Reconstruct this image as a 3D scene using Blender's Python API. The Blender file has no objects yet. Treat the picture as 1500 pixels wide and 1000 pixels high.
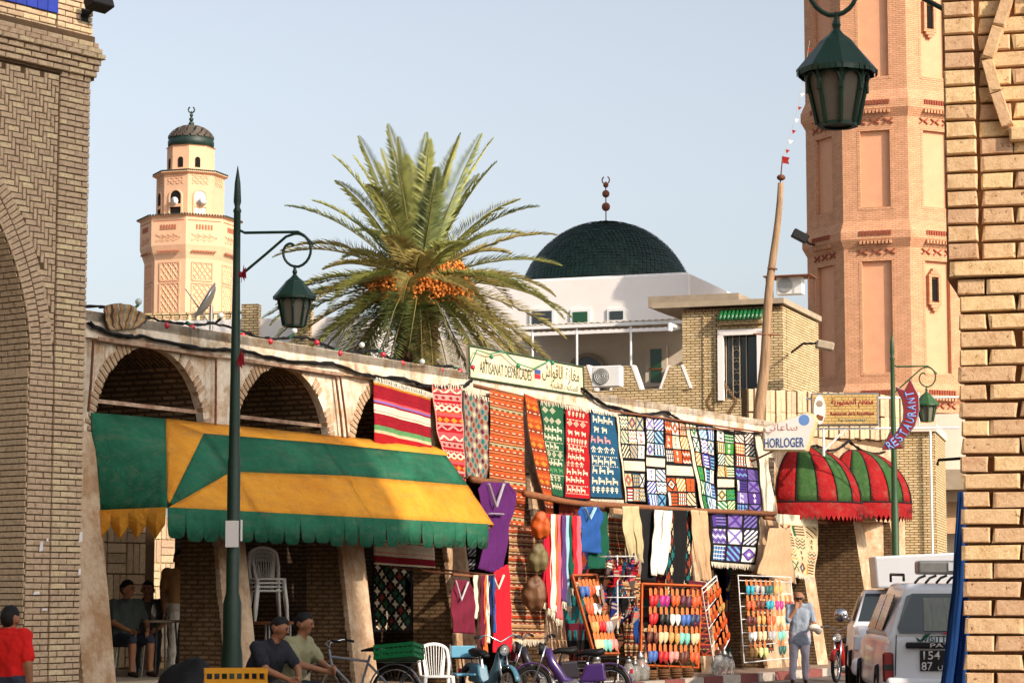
import bpy, bmesh, math, random
import numpy as np
from mathutils import Vector, Matrix, Euler
R = math.radians
sc = bpy.context.scene
col = sc.collection
rnd = random.Random(7)
# ------------------------------------------------------------------ camera, sky, sun, exposure
FPX = 3470.0; TH = math.atan(370/3470.0); CH = 1.6
cam = bpy.data.cameras.new('camera'); camo = bpy.data.objects.new('camera', cam); col.objects.link(camo)
cam.sensor_width = 36; cam.lens = FPX/1500*36; cam.clip_start = .1; cam.clip_end = 4000
camo.location = (0, 0, CH); camo.rotation_euler = (R(90)+TH, 0, 0); sc.camera = camo
SUN_AZ, SUN_EL = 135.0, 28.0
w_ = bpy.data.worlds.new('World'); sc.world = w_; w_.use_nodes = True
sky = w_.node_tree.nodes.new('ShaderNodeTexSky'); sky.sky_type = 'NISHITA'; sky.sun_disc = False
sky.sun_elevation = R(SUN_EL); sky.sun_rotation = R(SUN_AZ); sky.air_density = 1.0; sky.dust_density = 3.2; sky.ozone_density = 1.2
hs_ = w_.node_tree.nodes.new('ShaderNodeHueSaturation'); hs_.inputs['Saturation'].default_value = .46      # dusty, washed-out desert air
w_.node_tree.links.new(sky.outputs[0], hs_.inputs['Color']); w_.node_tree.links.new(hs_.outputs[0], w_.node_tree.nodes['Background'].inputs[0])
w_.node_tree.nodes['Background'].inputs[1].default_value = .15
sl = bpy.data.lights.new('sun', 'SUN'); sl.energy = 3.9; sl.angle = R(.55); sl.color = (1, .85, .69)
so = bpy.data.objects.new('sun', sl); col.objects.link(so)
SUNV = Vector((math.sin(R(SUN_AZ))*math.cos(R(SUN_EL)), math.cos(R(SUN_AZ))*math.cos(R(SUN_EL)), math.sin(R(SUN_EL))))
so.rotation_euler = SUNV.to_track_quat('Z', 'Y').to_euler(); so.location = (20, -20, 40)
sc.view_settings.view_transform = 'Standard'; sc.view_settings.look = 'None'; sc.view_settings.exposure = .42; sc.view_settings.gamma = 1
sc.cycles.max_bounces = 6; sc.cycles.diffuse_bounces = 3; sc.cycles.use_denoising = True
# ------------------------------------------------------------------ pixel <-> place helpers (places are measured, then built at real distance)
CT, ST = math.cos(TH), math.sin(TH)
def ray(px, py):
    a = (px-750)/FPX; b = (500-py)/FPX
    return Vector((a, CT-b*ST, ST+b*CT))
def atY(px, py, Y):
    r = ray(px, py); return Vector((0, 0, CH))+r*(Y/r.y)
def ground(px, py, z=0.):
    r = ray(px, py); return Vector((0, 0, CH))+r*((z-CH)/r.z)
class Frame:
    """a vertical wall plane: x along the wall, y inward, z up"""
    def __init__(s, x, y, az):
        a = R(az); s.o = Vector((x, y, 0)); s.d = Vector((math.sin(a), math.cos(a), 0)); s.i = Vector((-math.cos(a), math.sin(a), 0)); s.rz = R(90-az)
    def w(s, u, w=0., z=0.): return s.o+s.d*u+s.i*w+Vector((0, 0, z))
    def hit(s, px, py, w=0.):
        r = ray(px, py); k = (s.o.dot(s.i)+w)/(r.x*s.i.x+r.y*s.i.y)
        p = r*k-s.o
        return (p.dot(s.d), CH+r.z*k)
    def p(s, px, py, w=0.):
        u, z = s.hit(px, py, w); return s.w(u, w, z)
    def m(s, u=0., w=0., z=0.): return Matrix.Translation(s.w(u, w, z)) @ Matrix.Rotation(s.rz, 4, 'Z')
AR = Frame(-1.18, 37, 29)
_t = atY(123, 500, 26); TW = Frame(_t.x, _t.y, 37.7)
# ------------------------------------------------------------------ materials
def C(r, g, b):
    f = lambda c: ((c/255+.055)/1.055)**2.4 if c > 10 else c/255/12.92
    return (f(r), f(g), f(b), 1)
MATS = {}
def _new(name):
    m = bpy.data.materials.new(name); m.use_nodes = True; MATS[name] = m
    nt = m.node_tree; return m, nt, nt.nodes, nt.links, nt.nodes['Principled BSDF']
def _coord(N, L, scale=(1, 1, 1), kind='Object'):
    tc = N.new('ShaderNodeTexCoord'); mp = N.new('ShaderNodeMapping'); mp.inputs['Scale'].default_value = scale
    L.new(tc.outputs[kind], mp.inputs[0]); return mp.outputs[0]
def _noise(N, L, vec, scale, detail=4, rough=.6, dist=0.):
    n = N.new('ShaderNodeTexNoise'); n.inputs['Scale'].default_value = scale; n.inputs['Detail'].default_value = detail
    n.inputs['Roughness'].default_value = rough; n.inputs['Distortion'].default_value = dist; L.new(vec, n.inputs['Vector']); return n.outputs['Fac']
def _ramp(N, L, fac, stops):
    r = N.new('ShaderNodeValToRGB'); e = r.color_ramp.elements
    while len(e) < len(stops): e.new(.5)
    for k, (p, c) in enumerate(stops): e[k].position = p; e[k].color = c
    L.new(fac, r.inputs[0]); return r.outputs[0]
def _mix(N, L, fac, a, b, mode='MIX'):
    m = N.new('ShaderNodeMix'); m.data_type = 'RGBA'; m.blend_type = mode; m.clamp_factor = True
    for s, v in ((0, fac), (6, a), (7, b)):
        if hasattr(v, 'is_output'): L.new(v, m.inputs[s])
        else: m.inputs[s].default_value = v
    return m.outputs[2]
def _bump(N, L, P, h, strength=.3, dist=.02):
    b = N.new('ShaderNodeBump'); b.inputs['Strength'].default_value = strength; b.inputs['Distance'].default_value = dist
    L.new(h, b.inputs['Height']); L.new(b.outputs[0], P.inputs['Normal']); return b
def k_(c, f): return (min(1, c[0]*f), min(1, c[1]*f), min(1, c[2]*f), 1)
def mat(name, c, rough=.8, var=.25, scale=6., bump=.15, bs=60., metal=0., spec=.3, c2=None, bdist=.01, coat=0., stretch=(1, 1, 1)):
    m, nt, N, L, P = _new(name)
    v = _coord(N, L, stretch)
    n1 = _noise(N, L, v, scale, 5, .65)
    info = N.new('ShaderNodeObjectInfo')
    c2 = c2 or k_(c, 1-var)
    cc = _ramp(N, L, n1, [(.3, c2), (.7, c)])
    hs = N.new('ShaderNodeHueSaturation'); L.new(cc, hs.inputs['Color'])
    mr = N.new('ShaderNodeMapRange'); mr.inputs[3].default_value = 1-var*.5; mr.inputs[4].default_value = 1+var*.35
    L.new(info.outputs['Random'], mr.inputs[0]); L.new(mr.outputs[0], hs.inputs['Value'])
    L.new(hs.outputs[0], P.inputs['Base Color'])
    P.inputs['Roughness'].default_value = rough; P.inputs['Metallic'].default_value = metal; P.inputs['Specular IOR Level'].default_value = spec
    if coat: P.inputs['Coat Weight'].default_value = coat; P.inputs['Coat Roughness'].default_value = .1
    if bump: _bump(N, L, P, _noise(N, L, v, bs, 4), bump, bdist)
    return m
def mat_attr(name, rough=.9, weave=900., bump=.35, sheen=0., dirt=.18, spec=.15):
    """woven or painted surface whose colours come from the piece's own woven pattern (a face colour layer)"""
    m, nt, N, L, P = _new(name)
    at = N.new('ShaderNodeVertexColor'); at.layer_name = 'Col'
    v = _coord(N, L)
    n1 = _noise(N, L, v, 5., 4)
    f = _ramp(N, L, n1, [(.3, (1-dirt, 1-dirt, 1-dirt, 1)), (.7, (1, 1, 1, 1))])
    L.new(_mix(N, L, 1., at.outputs[0], f, 'MULTIPLY'), P.inputs['Base Color'])
    P.inputs['Roughness'].default_value = rough; P.inputs['Specular IOR Level'].default_value = spec; P.inputs['Sheen Weight'].default_value = sheen
    if bump: _bump(N, L, P, _noise(N, L, v, 150., 3), bump, .006)
    return m
def mat_brick(name, c1, c2, mortar, bw=.23, rh=.066, ms=.012, bump=.8, rough=.9, dirt=.25, noise=3.):
    m, nt, N, L, P = _new(name)
    uv = _coord(N, L, (1, 1, 1), 'UV')
    b = N.new('ShaderNodeTexBrick'); b.inputs['Scale'].default_value = 1; b.inputs['Brick Width'].default_value = bw; b.inputs['Row Height'].default_value = rh
    b.inputs['Mortar Size'].default_value = ms; b.inputs['Mortar Smooth'].default_value = .25
    b.inputs['Color1'].default_value = c1; b.inputs['Color2'].default_value = c2; b.inputs['Mortar'].default_value = mortar
    # slightly wobbly courses
    nz = N.new('ShaderNodeTexNoise'); nz.inputs['Scale'].default_value = 5.; L.new(uv, nz.inputs['Vector'])
    ad = N.new('ShaderNodeVectorMath'); ad.operation = 'MULTIPLY_ADD'; L.new(nz.outputs['Color'], ad.inputs[0]); ad.inputs[1].default_value = (.02, .014, 0); L.new(uv, ad.inputs[2])
    L.new(ad.outputs[0], b.inputs['Vector'])
    n = _noise(N, L, uv, noise, 5)
    f = _ramp(N, L, n, [(.3, (1-dirt, 1-dirt, 1-dirt*1.1, 1)), (.65, (1, 1, 1, 1))])
    L.new(_mix(N, L, 1., b.outputs['Color'], f, 'MULTIPLY'), P.inputs['Base Color'])
    P.inputs['Roughness'].default_value = rough; P.inputs['Specular IOR Level'].default_value = .2
    iv = N.new('ShaderNodeMath'); iv.operation = 'MULTIPLY_ADD'; iv.inputs[1].default_value = -1.; iv.inputs[2].default_value = 1.
    L.new(b.outputs['Fac'], iv.inputs[0])
    nb = _noise(N, L, uv, 60, 3); ma = N.new('ShaderNodeMath'); ma.operation = 'MULTIPLY_ADD'; ma.inputs[1].default_value = .35
    L.new(nb, ma.inputs[0]); L.new(iv.outputs[0], ma.inputs[2])
    _bump(N, L, P, ma.outputs[0], bump, .02)
    return m
def mat_plaster(name, base, worn, stain, wornamt=.42, rough=.9):
    m, nt, N, L, P = _new(name)
    v = _coord(N, L); vs = _coord(N, L, (1.6, 1.6, .22))
    a = _noise(N, L, v, 2.0, 10, .72, .15); s = _noise(N, L, vs, 2.2, 6, .7); f = _noise(N, L, v, 14, 5, .7)
    c = _mix(N, L, _ramp(N, L, a, [(wornamt-.04, (1, 1, 1, 1)), (wornamt+.12, (0, 0, 0, 1))]), base, worn)
    c = _mix(N, L, _ramp(N, L, s, [(.52, (0, 0, 0, 1)), (.72, (.75, .75, .75, 1))]), c, stain)
    c = _mix(N, L, 1., c, _ramp(N, L, f, [(.3, (.8, .78, .75, 1)), (.65, (1, 1, 1, 1))]), 'MULTIPLY')
    L.new(c, P.inputs['Base Color']); P.inputs['Roughness'].default_value = rough; P.inputs['Specular IOR Level'].default_value = .15
    ma = N.new('ShaderNodeMath'); ma.operation = 'ADD'; L.new(a, ma.inputs[0]); L.new(f, ma.inputs[1])
    _bump(N, L, P, ma.outputs[0], .5, .03)
    return m
def mat_glass(name, c=(.03, .04, .045, 1), rough=.05):
    m, nt, N, L, P = _new(name); P.inputs['Base Color'].default_value = c; P.inputs['Roughness'].default_value = rough; P.inputs['Specular IOR Level'].default_value = .6
    v = _coord(N, L); _bump(N, L, P, _noise(N, L, v, 3., 2), .05, .01)
    return m
def mat_pitted(name, c, c2, rough=.95):
    """hand-made brick: mottled, pitted and chipped"""
    m, nt, N, L, P = _new(name)
    tc = N.new('ShaderNodeTexCoord'); gi = N.new('ShaderNodeObjectInfo'); geo = N.new('ShaderNodeNewGeometry'); v = geo.outputs['Position']
    n1 = _noise(N, L, v, 22., 6, .7); n2 = _noise(N, L, v, 120., 5, .75); n3 = _noise(N, L, v, 55., 3, .6, .6)
    cc_ = _ramp(N, L, n1, [(.3, c2), (.52, c), (.75, k_(c, 1.12))])
    pits = _ramp(N, L, n3, [(.3, (.35, .3, .26, 1)), (.37, (1, 1, 1, 1))])
    cc_ = _mix(N, L, 1., cc_, pits, 'MULTIPLY'); cc_ = _mix(N, L, 1., cc_, _ramp(N, L, n2, [(.25, (.75, .72, .68, 1)), (.6, (1, 1, 1, 1))]), 'MULTIPLY')
    hs = N.new('ShaderNodeHueSaturation'); L.new(cc_, hs.inputs['Color']); mr = N.new('ShaderNodeMapRange'); mr.inputs[3].default_value = .82; mr.inputs[4].default_value = 1.1
    L.new(gi.outputs['Random'], mr.inputs[0]); L.new(mr.outputs[0], hs.inputs['Value'])
    mh = N.new('ShaderNodeMapRange'); mh.inputs[3].default_value = .488; mh.inputs[4].default_value = .512; L.new(gi.outputs['Random'], mh.inputs[0]); L.new(mh.outputs[0], hs.inputs['Hue'])
    L.new(hs.outputs[0], P.inputs['Base Color']); P.inputs['Roughness'].default_value = rough; P.inputs['Specular IOR Level'].default_value = .12
    ad = N.new('ShaderNodeMath'); ad.operation = 'ADD'; L.new(n3, ad.inputs[0]); ad2 = N.new('ShaderNodeMath'); ad2.operation = 'MULTIPLY_ADD'; ad2.inputs[1].default_value = .6; L.new(n2, ad2.inputs[0]); L.new(ad.outputs[0], ad2.inputs[2]); L.new(n1, ad.inputs[1])
    _bump(N, L, P, ad2.outputs[0], .4, .008)
    return m
def mat_canvas(name, c, c2):
    """sun-faded, dusty, wrinkled canvas"""
    m, nt, N, L, P = _new(name); v = _coord(N, L); vs = _coord(N, L, (.6, 2.5, 2.5))
    n1 = _noise(N, L, v, 1.4, 6, .7); n2 = _noise(N, L, vs, 3.2, 8, .75, .4); n3 = _noise(N, L, v, 2.6, 4, .6, 1.2); n4 = _noise(N, L, v, 70, 3)
    cc_ = _ramp(N, L, n1, [(.3, c2), (.7, c)])
    cc_ = _mix(N, L, _ramp(N, L, n2, [(.5, (0, 0, 0, 1)), (.75, (.4, .4, .4, 1))]), cc_, (.2, .16, .11, 1))
    cc_ = _mix(N, L, 1., cc_, _ramp(N, L, n4, [(.3, (.82, .82, .82, 1)), (.65, (1, 1, 1, 1))]), 'MULTIPLY')
    L.new(cc_, P.inputs['Base Color']); P.inputs['Roughness'].default_value = .85; P.inputs['Specular IOR Level'].default_value = .15
    ad = N.new('ShaderNodeMath'); ad.operation = 'MULTIPLY_ADD'; ad.inputs[1].default_value = .12; L.new(n4, ad.inputs[0]); L.new(n3, ad.inputs[2]); _bump(N, L, P, ad.outputs[0], .55, .12)
    return m
def crumple(o, amp=.02, freq=6., seed=0):
    from mathutils import noise
    me = o.data; nn = [v.normal.copy() for v in me.vertices]
    for v, nr in zip(me.vertices, nn):
        p = v.co*freq+Vector((seed*7.1, seed*3.3, 0)); n = noise.noise(p)+.5*noise.noise(p*2.3); v.co += nr*amp*n
# ------------------------------------------------------------------ mesh builder
class MB:
    def __init__(s): s.v = []; s.f = []; s.mi = []; s.c = []; s.cur = 0; s.cc = None; s.M = None
    def add(s, vs, fs, mi=None, c=None):
        b = len(s.v)
        if s.M is not None: vs = [s.M @ Vector(q) for q in vs]
        s.v.extend(tuple(q) for q in vs)
        for f in fs: s.f.append(tuple(b+i for i in f))
        s.mi.extend([s.cur if mi is None else mi]*len(fs)); s.c.extend([c if c is not None else s.cc]*len(fs)); return s
    def box(s, c, d, rot=None, mi=None, col_=None, taper=1.):
        x, y, z = d[0]/2, d[1]/2, d[2]/2
        vs = [Vector((sx*x*(taper if sz > 0 else 1), sy*y*(taper if sz > 0 else 1), sz*z)) for sz in (-1, 1) for sy in (-1, 1) for sx in (-1, 1)]
        if rot is not None:
            Q = rot if isinstance(rot, Matrix) else Euler(rot).to_matrix()
            vs = [Q @ q for q in vs]
        c = Vector(c)
        return s.add([q+c for q in vs], [(0, 2, 3, 1), (4, 5, 7, 6), (0, 1, 5, 4), (2, 6, 7, 3), (0, 4, 6, 2), (1, 3, 7, 5)], mi, col_)
    def hexa(s, b, t, mi=None, col_=None):
        """8 corners: bottom ring b (4, counter-clockwise from above) and top ring t"""
        return s.add(list(b)+list(t), [(3, 2, 1, 0), (4, 5, 6, 7), (0, 1, 5, 4), (1, 2, 6, 5), (2, 3, 7, 6), (3, 0, 4, 7)], mi, col_)
    def tube(s, pts, r, n=8, mi=None, col_=None, caps=True, flat=None):
        pts = [Vector(p) for p in pts]; m = len(pts)
        rs = [r]*m if not hasattr(r, '__len__') else list(r)
        vs = []; up = None
        for i, p in enumerate(pts):
            t = (pts[min(i+1, m-1)]-pts[max(i-1, 0)])
            if t.length < 1e-9: t = Vector((0, 0, 1))
            t.normalize()
            if up is None:
                up = Vector((0, 0, 1)) if abs(t.z) < .9 else Vector((1, 0, 0))
            a = t.cross(up)
            if a.length < 1e-6: a = t.cross(Vector((0, 1, 0)))
            a.normalize(); b = a.cross(t); up = b
            for k in range(n):
                q = 2*math.pi*k/n
                vs.append(p+(a*math.cos(q)+b*math.sin(q)*(flat or 1))*rs[i])
        fs = [(i*n+k, i*n+(k+1) % n, (i+1)*n+(k+1) % n, (i+1)*n+k) for i in range(m-1) for k in range(n)]
        if caps: fs += [tuple(range(n-1, -1, -1)), tuple((m-1)*n+k for k in range(n))]
        return s.add(vs, fs, mi, col_)
    def lathe(s, prof, n=16, o=(0, 0, 0), mi=None, col_=None, a0=0., caps=True, Q=None):
        o = Vector(o); vs = []
        for (r, z) in prof:
            for k in range(n):
                q = a0+2*math.pi*k/n; p = Vector((r*math.cos(q), r*math.sin(q), z))
                vs.append(o+(Q @ p if Q is not None else p))
        m = len(prof)
        fs = [(i*n+k, i*n+(k+1) % n, (i+1)*n+(k+1) % n, (i+1)*n+k) for i in range(m-1) for k in range(n)]
        if caps: fs += [tuple(range(n-1, -1, -1)), tuple((m-1)*n+k for k in range(n))]
        return s.add(vs, fs, mi, col_)
    def prism(s, poly, y0, y1, mi=None, col_=None, ax='y'):
        """poly in (x,z) extruded along y (ax='y') or (x,y) along z"""
        n = len(poly)
        g = (lambda a, b, e: (a, e, b)) if ax == 'y' else ((lambda a, b, e: (a, b, e)) if ax == 'z' else (lambda a, b, e: (e, a, b)))
        vs = [g(a, b, y0) for a, b in poly]+[g(a, b, y1) for a, b in poly]
        fs = [tuple(range(n)), tuple(range(2*n-1, n-1, -1))]+[(i, i+n, (i+1) % n+n, (i+1) % n) for i in range(n)]
        return s.add(vs, fs, mi, col_)
    def ball(s, c, r, n=10, m=7, mi=None, col_=None, sq=(1, 1, 1)):
        c = Vector(c); vs = [c+Vector((0, 0, -r*sq[2]))]
        for i in range(1, m):
            a = -math.pi/2+math.pi*i/m
            for k in range(n):
                q = 2*math.pi*k/n; vs.append(c+Vector((math.cos(a)*math.cos(q)*r*sq[0], math.cos(a)*math.sin(q)*r*sq[1], math.sin(a)*r*sq[2])))
        vs.append(c+Vector((0, 0, r*sq[2]))); T = len(vs)-1
        fs = [(0, 1+(k+1) % n, 1+k) for k in range(n)]+[(1+i*n+k, 1+i*n+(k+1) % n, 1+(i+1)*n+(k+1) % n, 1+(i+1)*n+k) for i in range(m-2) for k in range(n)]
        fs += [(T, 1+(m-2)*n+k, 1+(m-2)*n+(k+1) % n) for k in range(n)]
        return s.add(vs, fs, mi, col_)
    def build(s, name, mats, parent=None, smooth=False, uv=False, bevel=0., fix=True, solid=0., seg=1):
        me = bpy.data.meshes.new(name); me.from_pydata(s.v, [], s.f)
        mats = mats if isinstance(mats, (list, tuple)) else [mats]
        for m in mats: me.materials.append(MATS[m] if isinstance(m, str) else m)
        if len(mats) > 1: me.polygons.foreach_set('material_index', s.mi)
        if fix or bevel:
            bm = bmesh.new(); bm.from_mesh(me)
            if smooth and not any(c is not None for c in s.c): bmesh.ops.remove_doubles(bm, verts=bm.verts, dist=1e-5)
            if fix: bmesh.ops.recalc_face_normals(bm, faces=bm.faces)
            bm.to_mesh(me); bm.free()
        if any(c is not None for c in s.c):
            ca = me.color_attributes.new('Col', 'FLOAT_COLOR', 'CORNER'); buf = []
            for p, c in zip(me.polygons, s.c): buf.extend(tuple(c or (1, 1, 1, 1))*p.loop_total)
            ca.data.foreach_set('color', buf)
        if uv: box_uv(me)
        if smooth: me.polygons.foreach_set('use_smooth', [True]*len(me.polygons))
        o = bpy.data.objects.new(name, me); col.objects.link(o)
        if parent is not None: o.parent = parent
        if bevel:
            b = o.modifiers.new('bevel', 'BEVEL'); b.width = bevel; b.segments = seg; b.limit_method = 'ANGLE'; b.angle_limit = R(40)
        if solid: q = o.modifiers.new('thick', 'SOLIDIFY'); q.thickness = solid; q.offset = 0
        if smooth == 'auto': autosmooth(me)
        return o
def autosmooth(me, ang=35):
    bm = bmesh.new(); bm.from_mesh(me)
    for e in bm.edges: e.smooth = len(e.link_faces) == 2 and e.calc_face_angle(0) < R(ang)
    bm.to_mesh(me); bm.free()
def box_uv(me):
    uv = me.uv_layers.new(name='UVMap'); vs = me.vertices
    for p in me.polygons:
        n = p.normal
        if abs(n.z) > .8: tx, ty = Vector((1, 0, 0)), Vector((0, 1, 0))
        else:
            tx = Vector((-n.y, n.x, 0)).normalized(); ty = Vector((0, 0, 1))
        for li in p.loop_indices:
            q = vs[me.loops[li].vertex_index].co; uv.data[li].uv = (q.dot(tx), q.dot(ty))
def tag(o, label=None, cat=None, group=None, kind=None):
    if label: o['label'] = label
    if cat: o['category'] = cat
    if group: o['group'] = group
    if kind: o['kind'] = kind
    return o
def thing(name, label, cat, loc=(0, 0, 0), rz=0., group=None):
    o = bpy.data.objects.new(name, None); col.objects.link(o); o.location = loc; o.rotation_euler = (0, 0, rz); o.empty_display_size = .1
    return tag(o, label, cat, group)
def kids(o, table={}): return [c for c in bpy.data.objects if c.parent == o]
def clone(o, parent=None, loc=None, rz=None, label=None, tree=None):
    """copy a thing with copies of its parts; tree = precollected {parent: [children]}"""
    c = o.copy(); col.objects.link(c); c.parent = parent
    if loc is not None: c.location = loc
    if rz is not None: c.rotation_euler = (0, 0, rz)
    if label: c['label'] = label
    for k in (tree[o] if tree and o in tree else ([] if tree else kids(o))): clone(k, c, tree=tree)
    return c
def inst(name, me, parent=None, M=None):
    o = bpy.data.objects.new(name, me); col.objects.link(o)
    if parent is not None: o.parent = parent
    if M is not None: o.matrix_basis = M
    return o
def lerp(a, b, t): return a+(b-a)*t
def text_mesh(body, size=1., font_extrude=.004, bold=0.):
    c = bpy.data.curves.new('text', 'FONT'); c.body = body; c.size = size; c.extrude = font_extrude; c.align_x = 'CENTER'; c.align_y = 'CENTER'; c.resolution_u = 3; c.offset = bold
    o = bpy.data.objects.new('text', c); col.objects.link(o)
    dg = bpy.context.evaluated_depsgraph_get(); me = bpy.data.meshes.new_from_object(o.evaluated_get(dg))
    bpy.data.objects.remove(o); bpy.data.curves.remove(c); return me
def lettering(name, body, w, h, material, parent, M, extrude=.004, bold=0.):
    """flat lettering fitted to w x h metres; local x right, y up, facing +z, placed by M"""
    me = text_mesh(body, 1., 0.0, bold)
    co = np.zeros(len(me.vertices)*3); me.vertices.foreach_get('co', co); co = co.reshape(-1, 3)
    mn, mx = co.min(0), co.max(0); co[:, 0] = (co[:, 0]-(mn[0]+mx[0])/2)*w/max(1e-6, mx[0]-mn[0]); co[:, 1] = (co[:, 1]-(mn[1]+mx[1])/2)*h/max(1e-6, mx[1]-mn[1]); co[:, 2] = 0
    me.vertices.foreach_set('co', co.ravel()); me.materials.clear(); me.materials.append(MATS[material])
    o = inst(name, me, parent, M)
    if extrude: s = o.modifiers.new('thick', 'SOLIDIFY'); s.thickness = extrude
    return o
AF = {}
def arabic(s):
    """joined letter forms in visual order"""
    forms = {'ا': 'FE8D FE8E', 'ب': 'FE8F FE90 FE91 FE92', 'ة': 'FE93 FE94', 'ت': 'FE95 FE96 FE97 FE98', 'ج': 'FE9D FE9E FE9F FEA0', 'د': 'FEA9 FEAA', 'ر': 'FEAD FEAE', 'ز': 'FEAF FEB0', 'س': 'FEB1 FEB2 FEB3 FEB4', 'ص': 'FEB9 FEBA FEBB FEBC', 'ط': 'FEC1 FEC2 FEC3 FEC4', 'ع': 'FEC9 FECA FECB FECC', 'غ': 'FECD FECE FECF FED0', 'ق': 'FED5 FED6 FED7 FED8', 'ل': 'FEDD FEDE FEDF FEE0', 'م': 'FEE1 FEE2 FEE3 FEE4', 'ن': 'FEE5 FEE6 FEE7 FEE8', 'ه': 'FEE9 FEEA FEEB FEEC', 'و': 'FEED FEEE', 'ي': 'FEF1 FEF2 FEF3 FEF4', 'ك': 'FED9 FEDA FEDB FEDC'}
    out = []
    for i, ch in enumerate(s):
        if ch not in forms: out.append(ch); continue
        f = forms[ch].split(); dual = lambda q: q in forms and len(forms[q].split()) == 4
        pj = i > 0 and dual(s[i-1]); nj = len(f) == 4 and i+1 < len(s) and s[i+1] in forms
        k = (3 if nj else 1) if pj else (2 if nj else 0)
        out.append(chr(int(f[k], 16)))
    return ''.join(reversed(out))
# ------------------------------------------------------------------ shared materials
mat('asphalt', C(118, 108, 98), .95, .3, 1.5, .4, 90, c2=C(88, 82, 77))
mat('paving', C(150, 128, 110), .9, .3, 3, .3, 50)
mat('kerb_red', C(140, 80, 75), .85, .35, 9, .2, 60); mat('kerb_white', C(190, 178, 165), .85, .35, 9, .2, 60)
mat_brick('brick_buff', C(196, 172, 128), C(176, 150, 106), C(120, 92, 66), .22, .066, .012)
mat_brick('brick_house', C(226, 206, 164), C(206, 182, 136), C(136, 106, 76), .22, .066, .013, 1.)
mat_brick('brick_pink', C(220, 168, 132), C(208, 154, 118), C(186, 132, 100), .22, .066, .011, .6, dirt=.18)
mat_brick('brick_dim', C(88, 70, 52), C(72, 56, 40), C(48, 36, 26), .24, .07, .02, 1., dirt=.4)  # darker brick, the shade of the interiors is put into its colours
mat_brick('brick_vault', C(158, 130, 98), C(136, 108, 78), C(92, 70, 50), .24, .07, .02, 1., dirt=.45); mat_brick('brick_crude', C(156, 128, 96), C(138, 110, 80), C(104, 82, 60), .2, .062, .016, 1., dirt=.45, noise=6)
mat_brick('block_weave', C(206, 178, 122), C(190, 160, 104), C(110, 84, 55), .3, .15, .016, 1.)
mat_pitted('brick_unit', C(212, 188, 156), C(184, 156, 122))
mat_pitted('brick_near', C(224, 190, 150), C(202, 160, 118))
mat('mortar', C(104, 82, 60), .95, .3, 12, .5, 60); mat('mortar_near', C(176, 132, 92), .95, .3, 10, .6, 40)
mat('plaster_pink', C(222, 164, 128), .92, .12, 2.5, .4, 30, bdist=.02)
mat('stone_pink', C(222, 178, 144), .92, .12, 2, .25, 25)
mat('pink_relief', C(218, 170, 136), .92, .12, 2, .25, 25)
mat('red_brick_trim', C(176, 112, 84), .9, .2, 8); mat('red_brick_soft', C(158, 84, 62), .9, .2, 8)
mat_plaster('plaster_old', C(228, 214, 194), C(186, 152, 114), C(104, 92, 80), .42)
mat_plaster('plaster_low', C(206, 182, 154), C(174, 138, 104), C(140, 116, 94), .46)
mat('plaster_white', C(234, 228, 224), .85, .08, 1.2, .15, 20)
mat('plaster_cream', C(222, 208, 190), .88, .12, 1.2, .15, 20)
mat('glaze_green', C(36, 62, 52), .5, .5, 3, .2, 40, spec=.35, c2=C(18, 36, 32))
mat('tile_green', C(36, 110, 60), .3, .3, 10, .1, 40, spec=.5)
mat('tile_blue', C(34, 54, 160), .25, .3, 9, .1, 40, spec=.5); mat('tile_gold', C(214, 150, 60), .3, .2, 9, 0)
mat('rust', C(134, 84, 58), .85, .5, 14, .4, 50, c2=C(84, 48, 34)); mat('rust_peel', C(190, 166, 142), .85, .4, 7, .4, 50, c2=C(112, 68, 48)); mat('steel', C(150, 150, 148), .4, .2, 10, .05, 60, metal=.7)
mat('white_metal', C(226, 226, 224), .45, .1, 4, .05, 40); mat('black', C(16, 16, 17), .6, .3, 10, .1, 50)
mat('rubber', C(22, 22, 23), .85, .3, 12, .2, 60)
mat('wood', C(150, 96, 60), .75, .35, 4, .3, 40, c2=C(98, 58, 36), stretch=(1, 8, 8)); mat('pole_wood', C(176, 144, 112), .9, .3, 3, .5, 30, c2=C(124, 98, 74), stretch=(8, 8, .7))
mat('concrete', C(170, 154, 132), .9, .3, 3, .4, 40); mat('dark_void', C(22, 18, 16), .95, .3, 3, 0)
mat('lamp_green', C(18, 58, 42), .45, .35, 12, .12, 40, spec=.5); mat('lamp_pane', C(120, 112, 100), .35, .2, 6, .05, 40)
mat('lamp_green_sun', C(44, 82, 44), .5, .3, 12, .12, 40, spec=.5)  # lighter copy of the lamp green with sunlight put into the colour
mat_glass('glass_dark', rough=.14); mat_glass('glass_green', (.01, .07, .025, 1))
# ------------------------------------------------------------------ ground
def slab(name, poly, z0, z1, m, parent=None, uv=False):
    b = MB(); b.prism(poly, z0, z1, ax='z'); return b.build(name, m, parent, uv=uv)
g = MB(); g.add([(-900, -300, 0), (900, -300, 0), (900, 2500, 0), (-900, 2500, 0)], [(0, 1, 2, 3)])
tag(g.build('ground', 'asphalt'), kind='structure')
KW = -1.6
pv = slab('pavement', [AR.w(-40, KW+.16).xy[:], AR.w(21, KW+.16).xy[:], AR.w(21, 12).xy[:], AR.w(-40, 12).xy[:]], .004, .15, 'paving'); tag(pv, kind='structure')
kb = MB(); kb.prism([(-.39, 0), (.39, 0), (.39, .13), (.37, .155), (-.37, .155), (-.39, .13)], 0, .155)
kme = kb.build('kerbstone', 'kerb_red', pv).data; kme2 = kme.copy(); kme2.materials[0] = MATS['kerb_white']
bpy.data.objects.remove(bpy.data.objects['kerbstone'])
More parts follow.
